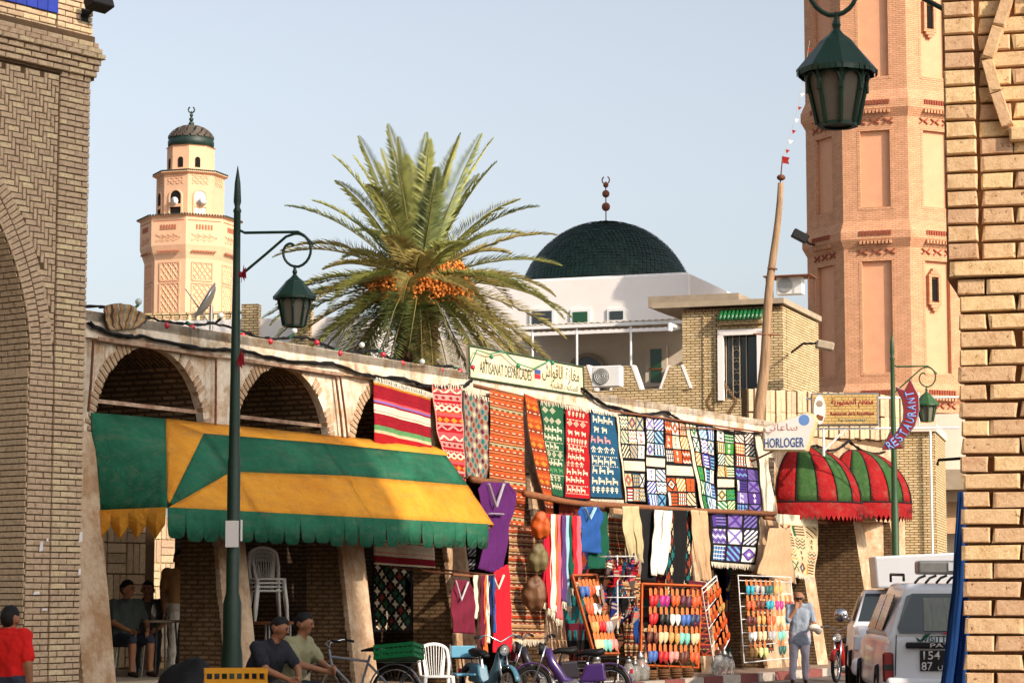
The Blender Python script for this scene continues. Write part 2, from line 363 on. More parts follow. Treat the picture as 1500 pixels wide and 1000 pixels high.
for k in range(34):
    u = 20.5-k*.8; inst('kerbstone', kme if k % 2 else kme2, pv, AR.m(u, KW+rnd.uniform(-.008, .008), .004) @ Matrix.Rotation(rnd.uniform(-.01, .01), 4, 'Z'))
# ------------------------------------------------------------------ bricks
def brick_mesh(name, m, l=1., d=1., h=1., ch=.05, seed=0, wob=.02):
    r = random.Random(seed); b = MB()
    f = lambda s: s+r.uniform(-wob, wob)
    x, z = l/2, h/2; c = ch
    # front (y=0) octagon-like chamfer, back at y=d
    b.add([(-x+c, 0, f(-z+c)), (x-c, 0, f(-z+c)), (x-c, 0, f(z-c)), (-x+c, 0, f(z-c)), (f(-x), c, -z), (f(x), c, -z), (f(x), c, z), (f(-x), c, z), (-x, d, -z), (x, d, -z), (x, d, z), (-x, d, z)],
          [(0, 1, 2, 3), (0, 4, 5, 1), (1, 5, 6, 2), (2, 6, 7, 3), (3, 7, 4, 0), (4, 8, 9, 5), (5, 9, 10, 6), (6, 10, 11, 7), (7, 11, 8, 4)])
    o = b.build(name, m); me = o.data; bpy.data.objects.remove(o); return me
BR = [brick_mesh('brick', 'brick_unit', seed=s, ch=.07, wob=.03) for s in range(4)]
def place_bricks(lst, root, F, limit=300, key=None):
    """lst: (u, z, len, height, angle, proud, w) -> up to limit separate bricks, the rest one joined part"""
    lst = sorted(lst, key=key) if key else lst
    for (u, z, l, h, a, pr) in lst[:limit]:
        M = Matrix.Translation((u, -pr, z)) @ Matrix.Rotation(-a, 4, 'Y') @ Matrix.Diagonal((l, pr+.04, h, 1))
        inst('brick', BR[rnd.randrange(4)], root, M)
    if len(lst) > limit:
        b = MB(); src = [([tuple(v.co) for v in me.vertices], [tuple(p.vertices) for p in me.polygons]) for me in BR]
        for (u, z, l, h, a, pr) in lst[limit:]:
            b.M = Matrix.Translation((u, -pr, z)) @ Matrix.Rotation(-a, 4, 'Y') @ Matrix.Diagonal((l, pr+.04, h, 1)); b.add(*src[rnd.randrange(4)])
        tag(b.build('brickwork', 'brick_unit', root, fix=False), kind='stuff')
# ------------------------------------------------------------------ left gateway tower
tw = thing('brick_gateway', 'tall shaded buff-brick gateway with herringbone spandrel beside a great arch', 'gateway', TW.w(0), TW.rz)
AC, RO, RI = (-3.55, 4.0), 3.1, 2.78
b = MB()
def arch_poly(r, n=26, top=7.3, left=-7.4):
    pts = [(AC[0]+r*math.cos(a), AC[1]+r*math.sin(a)) for a in [math.pi*k/n for k in range(n+1)]]
    return pts
ap = arch_poly(RI)
dep = 1.7
# wall body with the arch cut out: right leg, left leg, strips over the arch
b.box((-.385, dep/2, 2.0), (.77, dep, 4.0)); b.box((-6.87, dep/2, 2.0), (1.08, dep, 4.0))
for (x1, z1), (x0, z0) in zip(ap[:-1], ap[1:]):
    b.hexa([(x0, 0, z0), (x1, 0, z1), (x1, dep, z1), (x0, dep, z0)], [(x0, 0, 7.3), (x1, 0, 7.3), (x1, dep, 7.3), (x0, dep, 7.3)])
b.box((-.385, dep/2, 5.65), (.77, dep, 3.3)); b.box((-6.87, dep/2, 5.65), (1.08, dep, 3.3))
b.box((-3.7, dep/2, 7.55), (7.5, dep+.06, .5)); b.box((-3.7, dep/2+.02, 9.4), (7.4, dep, 3.2))
b.build('wall', 'mortar', tw)
L_ = []
C_ = .066
def course(L, u0, u1, z0, z1, ln=.225, h=.054, gap=.011, pr=.014):
    n = int(round((z1-z0)/C_))
    for k in range(n):
        z = z0+(k+.5)*C_; u = u0-(ln/2 if k % 2 else 0)
        while u < u1-.02:
            a, e = max(u, u0), min(u+ln-gap, u1)
            if e-a > .03: L.append(((a+e)/2, z, e-a, h*rnd.uniform(.93, 1.05), rnd.uniform(-.008, .008), pr+rnd.uniform(-.004, .005)))
            u += ln
course(L_, -.43, .0, .6, 7.3, pr=.03)
Lr = []; course(Lr, -.77, -.445, 0.6, 4.0, pr=.014)
for rr, pr in ((RI+.08, .014), (RI+.24, .018)):
    n = int(rr*1.35/.062)
    for k in range(n):
        a = k*1.35/n
        Lr.append((AC[0]+rr*math.cos(a), AC[1]+rr*math.sin(a), .05, .148, a-math.pi/2, pr))
Lh = []
U_ = .054
for r_ in range(-2, 54):
    z = 3.95+r_*C_
    for q in range(-30, 10):
        p = -.445+(q*5-r_)*U_   # courses step down to the right
        for (u0, u1, zz, h) in ((p+U_*1, p+U_*2, z-C_/2, 2*C_), (p+2*U_, p+5*U_, z, C_)):
            uc = (u0+u1)/2
            u1 = min(u1, -.443); uc = (u0+u1)/2
            if u1-u0 < .02 or u0 < -1.6 or zz > 7.27 or zz < 4.0: continue
            if math.hypot(uc-AC[0], zz-AC[1]) < RO-.02: continue
            Lh.append((uc, zz, u1-u0-.012, h-.012, 0, .014+rnd.uniform(-.004, .004)))
Lc = []
for k, pr in enumerate((.05, .07, .09, .13, .1, .06)):   # cornice courses stepping out
    z = 7.36+k*C_; u = -1.7-(k % 2)*.11
    while u < .02+pr*.6:
        a_, e_ = u, min(u+.212, .015+pr*.7); Lc.append(((a_+e_)/2, z, max(.03, e_-a_), .055, 0, pr+.03)); u += .225
course(Lc, -.48, .03, 7.76, 9.2, pr=.012); course(Lc, -1.75, -.5, 7.76, 7.94, pr=.012)
big = [q for q in L_+Lh+Lc if q[2] > .1 and q[0] > -1.25 and q[1] < 8.2]; bs_ = set(map(id, big)); small = [q for q in L_+Lr+Lh+Lc if id(q) not in bs_]
rnd.shuffle(big)
place_bricks(big+small, tw, TW, 300)
jb = MB()   # bricks of the arch's inner jamb, facing along the wall
for k in range(int(3.4/C_)):
    z = .62+(k+.5)*C_; w = -.1-(.11 if k % 2 else 0)
    while w < dep:
        a, e = max(w, .0), min(w+.214, dep)
        if e-a > .03: jb.box((-.775-rnd.uniform(0, .004), (a+e)/2, z), (.022, e-a, .053))
        w += .225
for k in range(64):
    a = k/64*1.5
    for q in range(8):
        rr = RI-.006; cw = (q+.5)*.22-(.1 if k % 2 else 0)
        jb.box((AC[0]+rr*math.cos(a), max(.06, cw), AC[1]+rr*math.sin(a)), (.02, .2, .052), rot=Matrix.Rotation(-a, 3, 'Y'))
tag(jb.build('jamb_brickwork', 'brick_unit', tw), kind='stuff')
tp = MB(); tp.box((-1.35, -.004, 8.35), (1.7, .02, .8)); tpo = tp.build('tile_panel', 'mortar', tw)
tb = MB(); tb.box((0, 0, 0), (.142, .02, .142)); tme = tb.build('t', 'tile_blue', bevel=0); tmesh = tme.data; bpy.data.objects.remove(tme)
for i in range(11):
    for j in range(5): inst('tile', tmesh, tpo, Matrix.Translation((-.572-i*.15, -.022-rnd.uniform(0, .002), 8.035+j*.15)))
for k, (cx, cz, rr) in enumerate(((-.72, 8.20, .09), (-1.02, 8.17, .12))):
    gl = MB(); pts = [(cx+rr*1.15*math.cos(t), -.04, cz+rr*math.sin(t)*.9) for t in [math.pi*(.95+1.15*q/14) for q in range(15)]]
    gl.tube(pts, [.02+.022*math.sin(math.pi*q/14) for q in range(15)], 6, flat=.4); gl.build('glyph_stroke', 'tile_gold', tpo)
for (px, py, w, h) in ((57, 800, .05, .11), (115, 786, .05, .12), (113, 837, .04, .07), (50, 868, .09, .035), (66, 790, .03, .04), (62, 892, .08, .03)):
    u, z = TW.hit(px, py); q = MB(); q.add([(u-w/2, -.034, z-h/2), (u+w/2, -.036, z-h*.4), (u+w*.45, -.04, z+h/2), (u-w*.3, -.036, z+h*.4)], [(0, 1, 2, 3)]); q.build('paper_scrap', 'plaster_white', tw, solid=.003)
fl = thing('floodlight', 'dark floodlight box fixed high on the corner of the shaded brick gateway', 'floodlight', TW.w(-.09, 0, 8.02), TW.rz)
q = MB(); q.box((0, -.24, .1), (.3, .18, .12), rot=(R(-20), 0, 0)); q.build('lamp_housing', 'black', fl, bevel=.012)
q = MB(); q.box((0, -.08, .02), (.03, .2, .03), rot=(R(-30), 0, 0)); q.box((0, -.01, 0), (.1, .02, .14)); q.build('bracket', 'black', fl)
# ------------------------------------------------------------------ the arcade
ar = thing('arcade_building', 'long low arcade of worn plastered arches on battered piers along the pavement', 'building', AR.w(0), AR.rz)
TOPZ, SPR, RAD, VD = 5.0, 3.62, 1.18, 3.2
bays = [-11.4, -8.4, -5.38, -2.40, .6, 3.6, 6.6, 9.6]; BW = 2.36
END = 13.6
b = MB(); pl = MB(); vb = MB()
edges = []
for k, u0 in enumerate(bays):
    edges.append((u0, u0+BW))
segs = [(-12.3, edges[0][0])]+[(edges[i][1], edges[i+1][0]) for i in range(len(edges)-1)]+[(edges[-1][1], END)]
for (a, e) in segs:      # solid wall over each pier, full depth of the vaults
    b.box(((a+e)/2, .06, (SPR+TOPZ)/2), (e-a, .12, TOPZ-SPR)); vb.box(((a+e)/2, (.122+VD)/2, (SPR+TOPZ-.2)/2), (e-a, VD-.122, TOPZ-SPR-.2))
NA = 16
for (a, e) in edges:
    c = (a+e)/2; rx = BW/2
    pts = [(c-rx*math.cos(math.pi*q/NA), SPR+RAD*math.sin(math.pi*q/NA)) for q in range(NA+1)]
    for (x0, z0), (x1, z1) in zip(pts[:-1], pts[1:]):
        b.hexa([(x0, 0, z0), (x1, 0, z1), (x1, .12, z1), (x0, .12, z0)], [(x0, 0, TOPZ), (x1, 0, TOPZ), (x1, .12, TOPZ), (x0, .12, TOPZ)])
        vb.hexa([(x0, .122, z0+.01), (x1, .122, z1+.01), (x1, VD, z1+.01), (x0, VD, z0+.01)], [(x0, .122, TOPZ-.2), (x1, .122, TOPZ-.2), (x1, VD, TOPZ-.2), (x0, VD, TOPZ-.2)])
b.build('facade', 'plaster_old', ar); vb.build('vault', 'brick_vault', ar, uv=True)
q = MB(); q.box(((END-12.3)/2-.001, -.02, 4.955), (END+12.3, .14, .33)); q.box(((END-12.3)/2, .16, 5.06), (END+12.3, .5, .13)); q.build('parapet', 'plaster_old', ar)
for k, (a, e) in enumerate(segs):
    pm = MB(); f = .0; ft = -.5; a2, e2 = a+.02, e-.02
    pm.hexa([(a2, ft, .15), (e2, ft, .15), (e2, .4, .15), (a2, .4, .15)], [(a2, -.03, 3.62), (e2, -.03, 3.62), (e2, .4, 3.62), (a2, .4, 3.62)])
    po = pm.build('pier', ['brick_crude', 'plaster_low'], ar, uv=True)
    for p in po.data.polygons:
        if p.normal.y < -.8: p.material_index = 1
    r_ = random.Random(k)
    st = MB()     # crumbling plaster edge, uneven
    for j in range(36):
        z = .17+j*.096; wq = lerp(-.5, -.03, (z-.15)/3.47); d_ = r_.uniform(.01, .035)
        st.box((a2+.01-d_*.2, wq+.03, z), (.05+d_, .05+d_, .092))
    st.build('plaster_edge', 'plaster_low', po)
# back wall, with the cafe bays open to a yard
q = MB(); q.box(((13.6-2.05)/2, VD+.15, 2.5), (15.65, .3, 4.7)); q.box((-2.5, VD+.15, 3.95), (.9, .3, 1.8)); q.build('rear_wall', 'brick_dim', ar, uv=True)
q = MB(); q.box(((-12.3-2.95)/2, VD+.15, 2.5), (9.35, .3, 4.7)); cw_ = q.build('cafe_wall', 'mortar', ar)
bb = brick_mesh('block', 'brick_unit', seed=3, ch=.05, wob=.03)
def weave(parent, u0, y, z0, ni, nj):
    for i in range(ni):
        for j in range(nj):
            u, z = u0+i*.46, z0+j*.46
            if (i+j) % 2:
                for d_ in (-.15, 0, .15): inst('block', bb, parent, Matrix.Translation((u, y, z+d_)) @ Matrix.Diagonal((.44, .06, .135, 1)))
            else:
                for d_ in (-.15, 0, .15): inst('block', bb, parent, Matrix.Translation((u+d_, y, z)) @ Matrix.Diagonal((.135, .06, .44, 1)))
weave(cw_, -4.8, VD-.03, .75, 4, 5)
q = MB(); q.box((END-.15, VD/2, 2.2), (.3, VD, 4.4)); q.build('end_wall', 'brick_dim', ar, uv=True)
q = MB(); q.box((.65, VD/2+.3, 4.86), (25.9, VD-.3, .1)); q.build('roof', 'concrete', ar)
bm_ = brick_mesh('voussoir', 'plaster_low', seed=9, ch=.06, wob=.04)
for (a, e) in edges[1:4]:
    c = (a+e)/2
    for k in range(46):
        t = math.pi*(k+.5)/46
        if 18 <= k <= 27 or (k > 27 and rnd.random() < .45): continue
        l = rnd.uniform(.12, .17); rr = 1.18+l/2+rnd.uniform(-.015, .01)
        M = Matrix.Translation((c-rr*math.cos(t), -.022, SPR+rr*math.sin(t))) @ Matrix.Rotation(-(math.pi-t), 4, 'Y') @ Matrix.Diagonal((l, .1, .062*rnd.uniform(.85, 1), 1))
        o = inst('voussoir', bm_, ar, M)
for (a, e) in edges[1:3]:     # rusty lintel angle, tie bar, vertical pipes
    q = MB(); q.box(((a+e)/2+.07, -.06, 4.775), (e-a+.25, .06, .03)); q.box(((a+e)/2+.07, -.1, 4.79), (e-a+.25, .01, .045)); q.build('lintel_angle', 'rust_peel', ar)
    q = MB(); q.box(((a+e)/2, .12, 4.03), (e-a, .05, .05)); q.build('tie_bar', 'rust_peel', ar)
for (u0, u1, z0) in ((-8.52, -8.6, 3.86), (-5.93, -5.93, 3.6), (-3.0, -2.74, 3.5), (-2.88, -2.6, 3.5)):
    q = MB(); q.tube([(u0, -.075, 4.77), ((u0+u1)/2, -.08, 4.2), (u1, -.08, z0)], .018, 6); q.build('drain_pipe', 'rust', ar)
# yard wall seen through the cafe
yw = MB(); yw.box((-6, 9.9, 1.5), (30, .3, 3.0)); o = yw.build('yard_wall', 'block_weave', uv=True); o.matrix_world = AR.m(); tag(o, 'sunlit wall of large sand-coloured blocks in the yard behind the cafe', 'wall')
weave(o, 4.6, 9.72, .6, 8, 6)
# ------------------------------------------------------------------ right minaret (octagon)
YM = 80.; mc = atY(1308, 600, YM); MR = 2.86; MA0 = math.radians(-18.8)
mn = thing('minaret', 'tall octagonal pink-brick minaret with recessed plaster panels and red dentil bands', 'minaret', (mc.x, mc.y, 0))
def oct_pts(r, z, a0): # vertices; face k mid direction = camera side rotated
    return [(r*math.sin(a0+math.pi/8+k*math.pi/4), -r*math.cos(a0+math.pi/8+k*math.pi/4), z) for k in range(8)]
def oct_body(b, prof, a0, mi=0):
    for (r0, z0), (r1, z1) in zip(prof[:-1], prof[1:]):
        p, q = oct_pts(r0, z0, a0), oct_pts(r1, z1, a0)
        b.add(p+q, [(k, (k+1) % 8, 8+(k+1) % 8, 8+k) for k in range(8)], mi)
def zz(y, Y=YM): return atY(700, y, Y).z
lev = [(zz(0)+.6, zz(140)), (zz(212), zz(325)), (zz(397), zz(560)), (zz(612), zz(720))]   # panel top, bottom per storey
prof = [(MR, 0)]
for (t, bt) in reversed(lev): prof += [(MR, bt-.7), (MR+.0, bt), (MR, t), (MR, t+.35), (MR+.16, t+.6), (MR+.16, t+.78), (MR, t+1.05)]
prof += [(MR, 27)]
b = MB(); 
core = [(r-.16 if True else r, z) for r, z in prof]
# core shaft (plaster) set back, bands and corner pilasters proud of it in brick
oct_body(b, [(MR-.15, 0), (MR-.15, 27)], MA0); b.build('plaster_shaft', 'plaster_pink', mn)
band = MB()
zs = [(0, lev[3][1])]+[(lev[k][0], lev[k-1][1]) for k in (3, 2, 1)]+[(lev[0][0], 27)]
for j, (z0, z1) in enumerate(zs):
    if j in (0, 4): pr = [(MR, z0), (MR, z1)]
    else:
        h = z1-z0; pr = [(MR-.14, z0), (MR, z0+.001), (MR, z0+.25*h), (MR+.17, z0+.42*h), (MR+.17, z0+.58*h), (MR, z0+.8*h), (MR, z1), (MR-.14, z1+.001)]
    oct_body(band, pr, MA0)
for k in range(8):
    a = MA0+math.pi/8+k*math.pi/4
    for sgn in (-1, 1):   # corner pilasters, half on each face
        am = a+sgn*math.pi/8; nx, ny = math.sin(am), -math.cos(am); tx, ty = math.cos(am), math.sin(am)
        vx, vy = MR*math.sin(a), -MR*math.cos(a); sg = -1 if sgn > 0 else 1
        wd = .5
        p0 = Vector((vx, vy, 0)); p1 = p0+Vector((tx, ty, 0))*(-sg*-1)*0
        dirv = Vector((math.cos(am), math.sin(am), 0))*(1 if sgn > 0 else -1)
        p1 = p0+dirv*wd; nn = Vector((nx, ny, 0))*.22
        for (z0, z1) in [(lev[3][1], lev[3][0]), (lev[2][1], lev[2][0]), (lev[1][1], lev[1][0]), (lev[0][1], lev[0][0])]:
            band.add([p0+Vector((0, 0, z0)), p1+Vector((0, 0, z0)), p1-nn+Vector((0, 0, z0)), p0-nn+Vector((0, 0, z0)), p0+Vector((0, 0, z1)), p1+Vector((0, 0, z1)), p1-nn+Vector((0, 0, z1)), p0-nn+Vector((0, 0, z1))],
                     [(0, 1, 5, 4), (1, 2, 6, 5), (2, 3, 7, 6), (3, 0, 4, 7), (4, 5, 6, 7), (0, 3, 2, 1)])
band.build('brick_shaft', 'brick_pink', mn, uv=True)
FWm = 2*MR*math.sin(math.pi/8); AP = MR*math.cos(math.pi/8)
for k in (0, 1, 7):       # faces towards the street carry trim
    am = MA0+k*math.pi/4
    M = Matrix.Rotation(am, 4, 'Z')   # local x along face, y inward
    for li, (t, bt) in enumerate(lev):
        ww = FWm-1.0
        fr = MB(); fr.M = M
        for (dx) in (-ww/2+.05, ww/2-.05): fr.box((dx, -AP+.06, (t+bt)/2), (.1, .14, t-bt-.02))
        fr.box((0, -AP+.06, bt+.05), (ww-.22, .14, .1)); 
        fr.build('panel_frame', 'brick_pink', mn, uv=True)
        zt = t+(.42 if li else .3)
        h_ = (lev[li-1][1]-t) if li else 2.6
        dn = MB(); dn.M = M
        for i in range(11): dn.box((-ww/2+.1+i*(ww-.2)/10, -AP-.165, t+h_*.54), (.06, .06, .15), mi=0)
        for i in range(9): dn.box((-ww/2+.1+i*(ww-.2)/8, -AP-.13, t+h_*.36), (.07, .16, .12), mi=1)
        for i in range(3):
            for s_ in (-1, 1):
                dn.box(((i-1)*.46+s_*.09, -AP-.03, t+h_*.15), (.16, .04, .04), rot=(0, R(35*s_), 0), mi=0); dn.box(((i-1)*.46+s_*.09, -AP-.03, t+h_*.15+.09), (.16, .04, .04), rot=(0, R(-35*s_), 0), mi=0)
        tag(dn.build('dentil_band', ['red_brick_soft', 'brick_pink'], mn, uv=True), kind='stuff')
    if k == 1:
        for (y0, y1) in ((33, 65), (422, 453)):
            wn = MB(); wn.M = M; z0, z1 = zz(y1), zz(y0)
            wn.box((-.1, -AP+.09, (z0+z1)/2), (.28, .03, z1-z0)); wo = wn.build('window', 'dark_void', mn)
            wf = MB(); wf.M = M
            for dx in (-.19, .19): wf.box((-.1+dx, -AP+.05, (z0+z1)/2), (.1, .12, z1-z0+.1))
            for j in range(3): wf.box((-.1, -AP+.05, z1+.1+j*.1), (.5-j*.16, .12, .09)); wf.box((-.1, -AP+.05, z0-.1-j*.1), (.5-j*.16, .12, .09))
            wf.build('window_frame', 'brick_pink', wo, uv=True)
        # arched head of the tall upper panel
        hd = MB(); hd.M = M; t = lev[0][0]; pts = [(.62*math.cos(math.pi*i/12), -AP-.01, zz(18)+.5*math.sin(math.pi*i/12)) for i in range(13)]
        hd.tube(pts, .05, 6); hd.build('panel_arch', 'brick_pink', mn)
q = MB(); oct_body(q, [(MR+.4, 27), (MR+.4, 27.6), (MR-.7, 27.6), (MR-.7, 31), (.05, 33)], MA0); q.build('gallery', 'brick_pink', mn, uv=True)
# ------------------------------------------------------------------ far minaret
YL = 150.; lc = atY(277, 400, YL); PM = FPX/YL/1.0
lm = thing('far_minaret', 'distant pale pink octagonal minaret with arched lantern storey and dark tiled dome', 'minaret', (lc.x, lc.y, 0)); LA0 = R(-19)
zl = lambda y: atY(277, y, YL).z
s_ = lambda px: px*YL/FPX
b = MB(); r1, r2 = s_(66), s_(73)
oct_body(b, [(r1, 0), (r1, zl(388)), (r2, zl(368)), (r2, zl(328)), (r2+.25, zl(325)), (r2-.6, zl(324))], LA0); b.build('shaft', 'stone_pink', lm)
b = MB(); r3 = s_(50); oct_body(b, [(r3, zl(326)), (r3, zl(263)), (r3+.28, zl(260)), (r3+.2, zl(257)), (r3-.8, zl(256))], LA0); b.build('lantern_storey', 'stone_pink', lm)
b = MB(); r4 = s_(35); oct_body(b, [(r4, zl(257)), (r4, zl(219)), (r4+.1, zl(218)), (r4-.3, zl(217))], LA0); b.build('drum', 'stone_pink', lm)
b = MB(); b.lathe([(s_(34), zl(218)), (s_(34.5), zl(210)), (s_(31), zl(200)), (s_(22), zl(191)), (s_(10), zl(187)), (.02, zl(186))], 24); b.build('dome', 'glaze_green', lm, smooth=True)
mat('red_trim_soft', C(176, 108, 80), .9, .2, 8); mat('tile_brown', C(84, 74, 66), .6, .4, 9, .3, 30)
tl = MB()
for j in range(10):
    f = .30+.07*j; a = f*math.pi/2; rr, z = s_(34.2)*math.cos(a*1.0), zl(216)+ (zl(186)-zl(216))*math.sin(a)
    n = max(6, int(2*math.pi*rr/.42))
    for i in range(n):
        q = 2*math.pi*(i+.5*(j % 2))/n; tl.box((rr*math.cos(q), rr*math.sin(q), z), (.3, .34, .16), rot=(0, -(math.pi/2-a)*0, q))
tag(tl.build('dome_tiles', 'tile_brown', lm), kind='stuff')
b = MB()
for (rr, z) in ((.19, zl(182)), (.15, zl(175)), (.12, zl(169))): b.ball((0, 0, z), rr, 8, 6)
b.tube([(0, 0, zl(187)), (0, 0, zl(163))], .04, 6); b.tube([(.2*math.sin(t), 0, zl(161)-.2*math.cos(t)) for t in [R(-150+30*k) for k in range(11)]], .05, 6); b.build('finial', 'glaze_green', lm)
for k in (-1, 0, 1, 2):
    M = Matrix.Rotation(LA0+k*math.pi/4, 4, 'Z'); ap = math.cos(math.pi/8)
    if k < 2:
        def archwin(b, cx, z0, z1, w, y):
            pts = [(cx-w/2, z0), (cx+w/2, z0)]+[(cx+w/2*math.cos(math.pi*i/8), z1-w/2+w/2*math.sin(math.pi*i/8)) for i in range(9)]
            b.prism(pts, y-.03, y+.05)
        w1 = MB(); w1.M = M; archwin(w1, 0, zl(322), zl(286), s_(18), -r3*ap); wo = w1.build('lantern_window', 'dark_void' if k != 1 else 'plaster_cream', lm)
        fr = MB(); fr.M = M
        fr.tube([(-s_(10), -r3*ap-.03, zl(322))]+[(s_(10)*-math.cos(math.pi*i/10), -r3*ap-.03, zl(295)+s_(10)*math.sin(math.pi*i/10)) for i in range(11)]+[(s_(10), -r3*ap-.03, zl(322))], .07, 5); fr.box((0, -r3*ap-.05, zl(308)), (s_(18), .1, .2)); fr.build('window_frame', 'stone_pink', wo)
        w1 = MB(); w1.M = M; archwin(w1, 0, zl(250), zl(235), s_(8), -r4*ap); w1.build('drum_window', 'dark_void', lm)
        if k >= 0:
            sp = MB(); sp.M = M; sp.lathe([(.04, 0), (.12, .15), (.26, .28), (.28, .29)], 14, (0.05, -r3*ap-.02, zl(303)), Q=Matrix.Rotation(R(90), 3, 'X')); sp.build('loudspeaker', 'white_metal', lm, smooth=True)
    la = MB(); la.M = M; fw = 2*r1*math.sin(math.pi/8)
    for (ya, yb) in ((392, 418), (422, 465)):
        w = fw*.62; z0, z1 = zl(yb), zl(ya); h = z1-z0; y = -r1*ap
        for s2 in (-1, 1): la.box((s2*w/2, y, (z0+z1)/2), (.1, .12, h))
        la.box((0, y, z0), (w, .12, .1)); la.box((0, y, z1), (w, .12, .1))
        n = 4; st = w/n
        for i in range(-8, 12):
            for s2 in (-1, 1):
                x0 = -w/2+i*st; pts = [(x0+s2*t, z0+t*1.35) for t in np.linspace(0, h/1.35, 12)]
                pts = [p for p in pts if -w/2 <= p[0] <= w/2 and z0 <= p[1] <= z1]
                if len(pts) > 1: la.tube([(p[0], y, p[1]) for p in (pts[0], pts[-1])], .055, 4)
    la.build('lattice_panel', 'pink_relief', lm)
    dn = MB(); dn.M = M; fw = 2*r2*math.sin(math.pi/8)
    for i in range(6): dn.box((-fw*.2+i*fw*.08, -r2*ap, zl(342)), (.1, .1, s_(7)))
    for i in range(9): dn.box((-fw*.3+i*fw*.075, -r2*ap-.02, zl(377)), (.12, .12, s_(2.5)))
    dn.box((0, -r2*ap+.02, zl(333)), (fw*.9, .06, .06)); tag(dn.build('slot_band', 'red_brick_trim' , lm), kind='stuff')
    zg = MB(); zg.M = M
    for i in range(4):
        for s2 in (-1, 1): zg.box((-fw*.24+i*fw*.16, -r2*ap, zl(357)+.1*s2), (.55, .08, .1), rot=(0, R(25*s2), 0))
    fw3 = 2*r3*math.sin(math.pi/8)
    for i in range(3):
        for s2 in (-1, 1):
            zg.box((-fw3*.22+i*fw3*.22, -r3*ap, zl(270)+.16*s2), (.42, .07, .09), rot=(0, R(35*s2), 0)); zg.box((-fw3*.22+i*fw3*.22, -r3*ap, zl(270)-.16*s2), (.42, .07, .09), rot=(0, R(35*s2), 0))
    tag(zg.build('relief_band', 'pink_relief', lm), kind='stuff')
b = MB()
for k in range(8):
    for i in range(14):
        for (rr, z) in ((r2+.2, zl(325)), (r3+.22, zl(258))):
            a, c2 = oct_pts(rr, z, LA0)[k], oct_pts(rr, z, LA0)[(k+1) % 8]; t = (i+.5)/14
            b.box((lerp(a[0], c2[0], t), lerp(a[1], c2[1], t), z+.02), (.1, .1, .1))
tag(b.build('eave_tiles', 'glaze_green', lm), kind='stuff')
# ------------------------------------------------------------------ mosque with the green dome
_m = atY(1010, 400, 84); MQ = Frame(_m.x, _m.y, 110)
mq = thing('mosque', 'white walled mosque hall with big dark green tiled dome and ball finial', 'mosque', MQ.w(0), MQ.rz)
zt = _m.z; LW = 10.5
b = MB(); b.box((-LW/2, 4.6, zt/2), (LW, 9.2, zt)); b.build('wall', 'plaster_white', mq, bevel=.04)
b = MB(); b.box((-LW/2, .3, zt+.0), (LW-.3, .04, .16)); b.build('coping', 'plaster_white', mq)
dcw = atY(888, 410, 90); dl = Matrix.Rotation(-MQ.rz, 3, 'Z') @ (Vector((dcw.x, dcw.y, 0))-MQ.w(0))
DR, DH, DZ = 131*90/FPX, (410-317)*90/FPX+.35, zt-.35
b = MB(); pf = [(DR*math.cos(t)*(1-.05*math.sin(2*t)) if t < 1.5 else .02, DZ+(DH+.35)*math.sin(t)) for t in np.linspace(0, math.pi/2, 18)]
b.lathe(pf, 64, (dl.x, dl.y, 0)); do = b.build('dome', 'glaze_green', mq, smooth=True)
tl = MB(); nr = 34
for j in range(nr):
    t = (j+.3)/nr*1.52; rr = DR*math.cos(t)*(1-.05*math.sin(2*t)); z = DZ+(DH+.35)*math.sin(t); n = max(8, int(2*math.pi*rr/.17))
    hgt = (DH+.35)*1.52/nr*1.25
    for i in range(n):
        q = 2*math.pi*(i+.5*(j % 2))/n
        if math.cos(q-(-math.pi/2)+MQ.rz) < -.35: continue
        cs, sn = math.cos(q), math.sin(q); rad = Vector((cs, sn, 0)); tan = Vector((-sn, cs, 0)); up = (Vector((0, 0, 1))*math.cos(t*.92)-rad*math.sin(t*.92)); nn = (rad*math.cos(t)+Vector((0, 0, 1))*math.sin(t))
        p = Vector((dl.x+rr*cs, dl.y+rr*sn, z)); wv = .072
        A = p+nn*(.045+rnd.uniform(0, .02))
        tl.add([A-up*hgt*.5, A-up*hgt*.3+tan*wv-nn*.015, A+up*hgt*.5+tan*wv-nn*.05, A+up*hgt*.5-tan*wv-nn*.05, A-up*hgt*.3-tan*wv-nn*.015], [(0, 1, 2, 3, 4)])
tag(tl.build('scale_tiles', 'glaze_green', do, fix=False), kind='stuff')
b = MB(); zf = DZ+DH+.35
for (y, rr) in ((303, .17), (284, .15), (271, .11)): b.ball((dl.x, dl.y, atY(888, y, 90).z), rr, 10, 7)
b.tube([(dl.x, dl.y, zf-.1), (dl.x, dl.y, atY(888, 266, 90).z)], .022, 6); zc = atY(888, 264, 90).z
b.tube([(dl.x+.15*math.sin(t), dl.y, zc-.15*math.cos(t)) for t in [R(-150+30*k) for k in range(11)]], .025, 6); b.build('finial', 'rust', mq, smooth=True)
for (px, py, w, h, gl) in ((795, 466, .75, .5, 'glass_dark'), (851, 466, .55, .45, 'glass_green'), (904, 462, .5, .3, 'glass_dark')):
    u, z = MQ.hit(px, py); f = MB(); f.box((u, -.02, z), (w+.22, .1, h+.2)); fo = f.build('window', 'white_metal', mq); p = MB(); p.box((u, -.08, z), (w, .03, h)); p.build('pane', gl, fo)
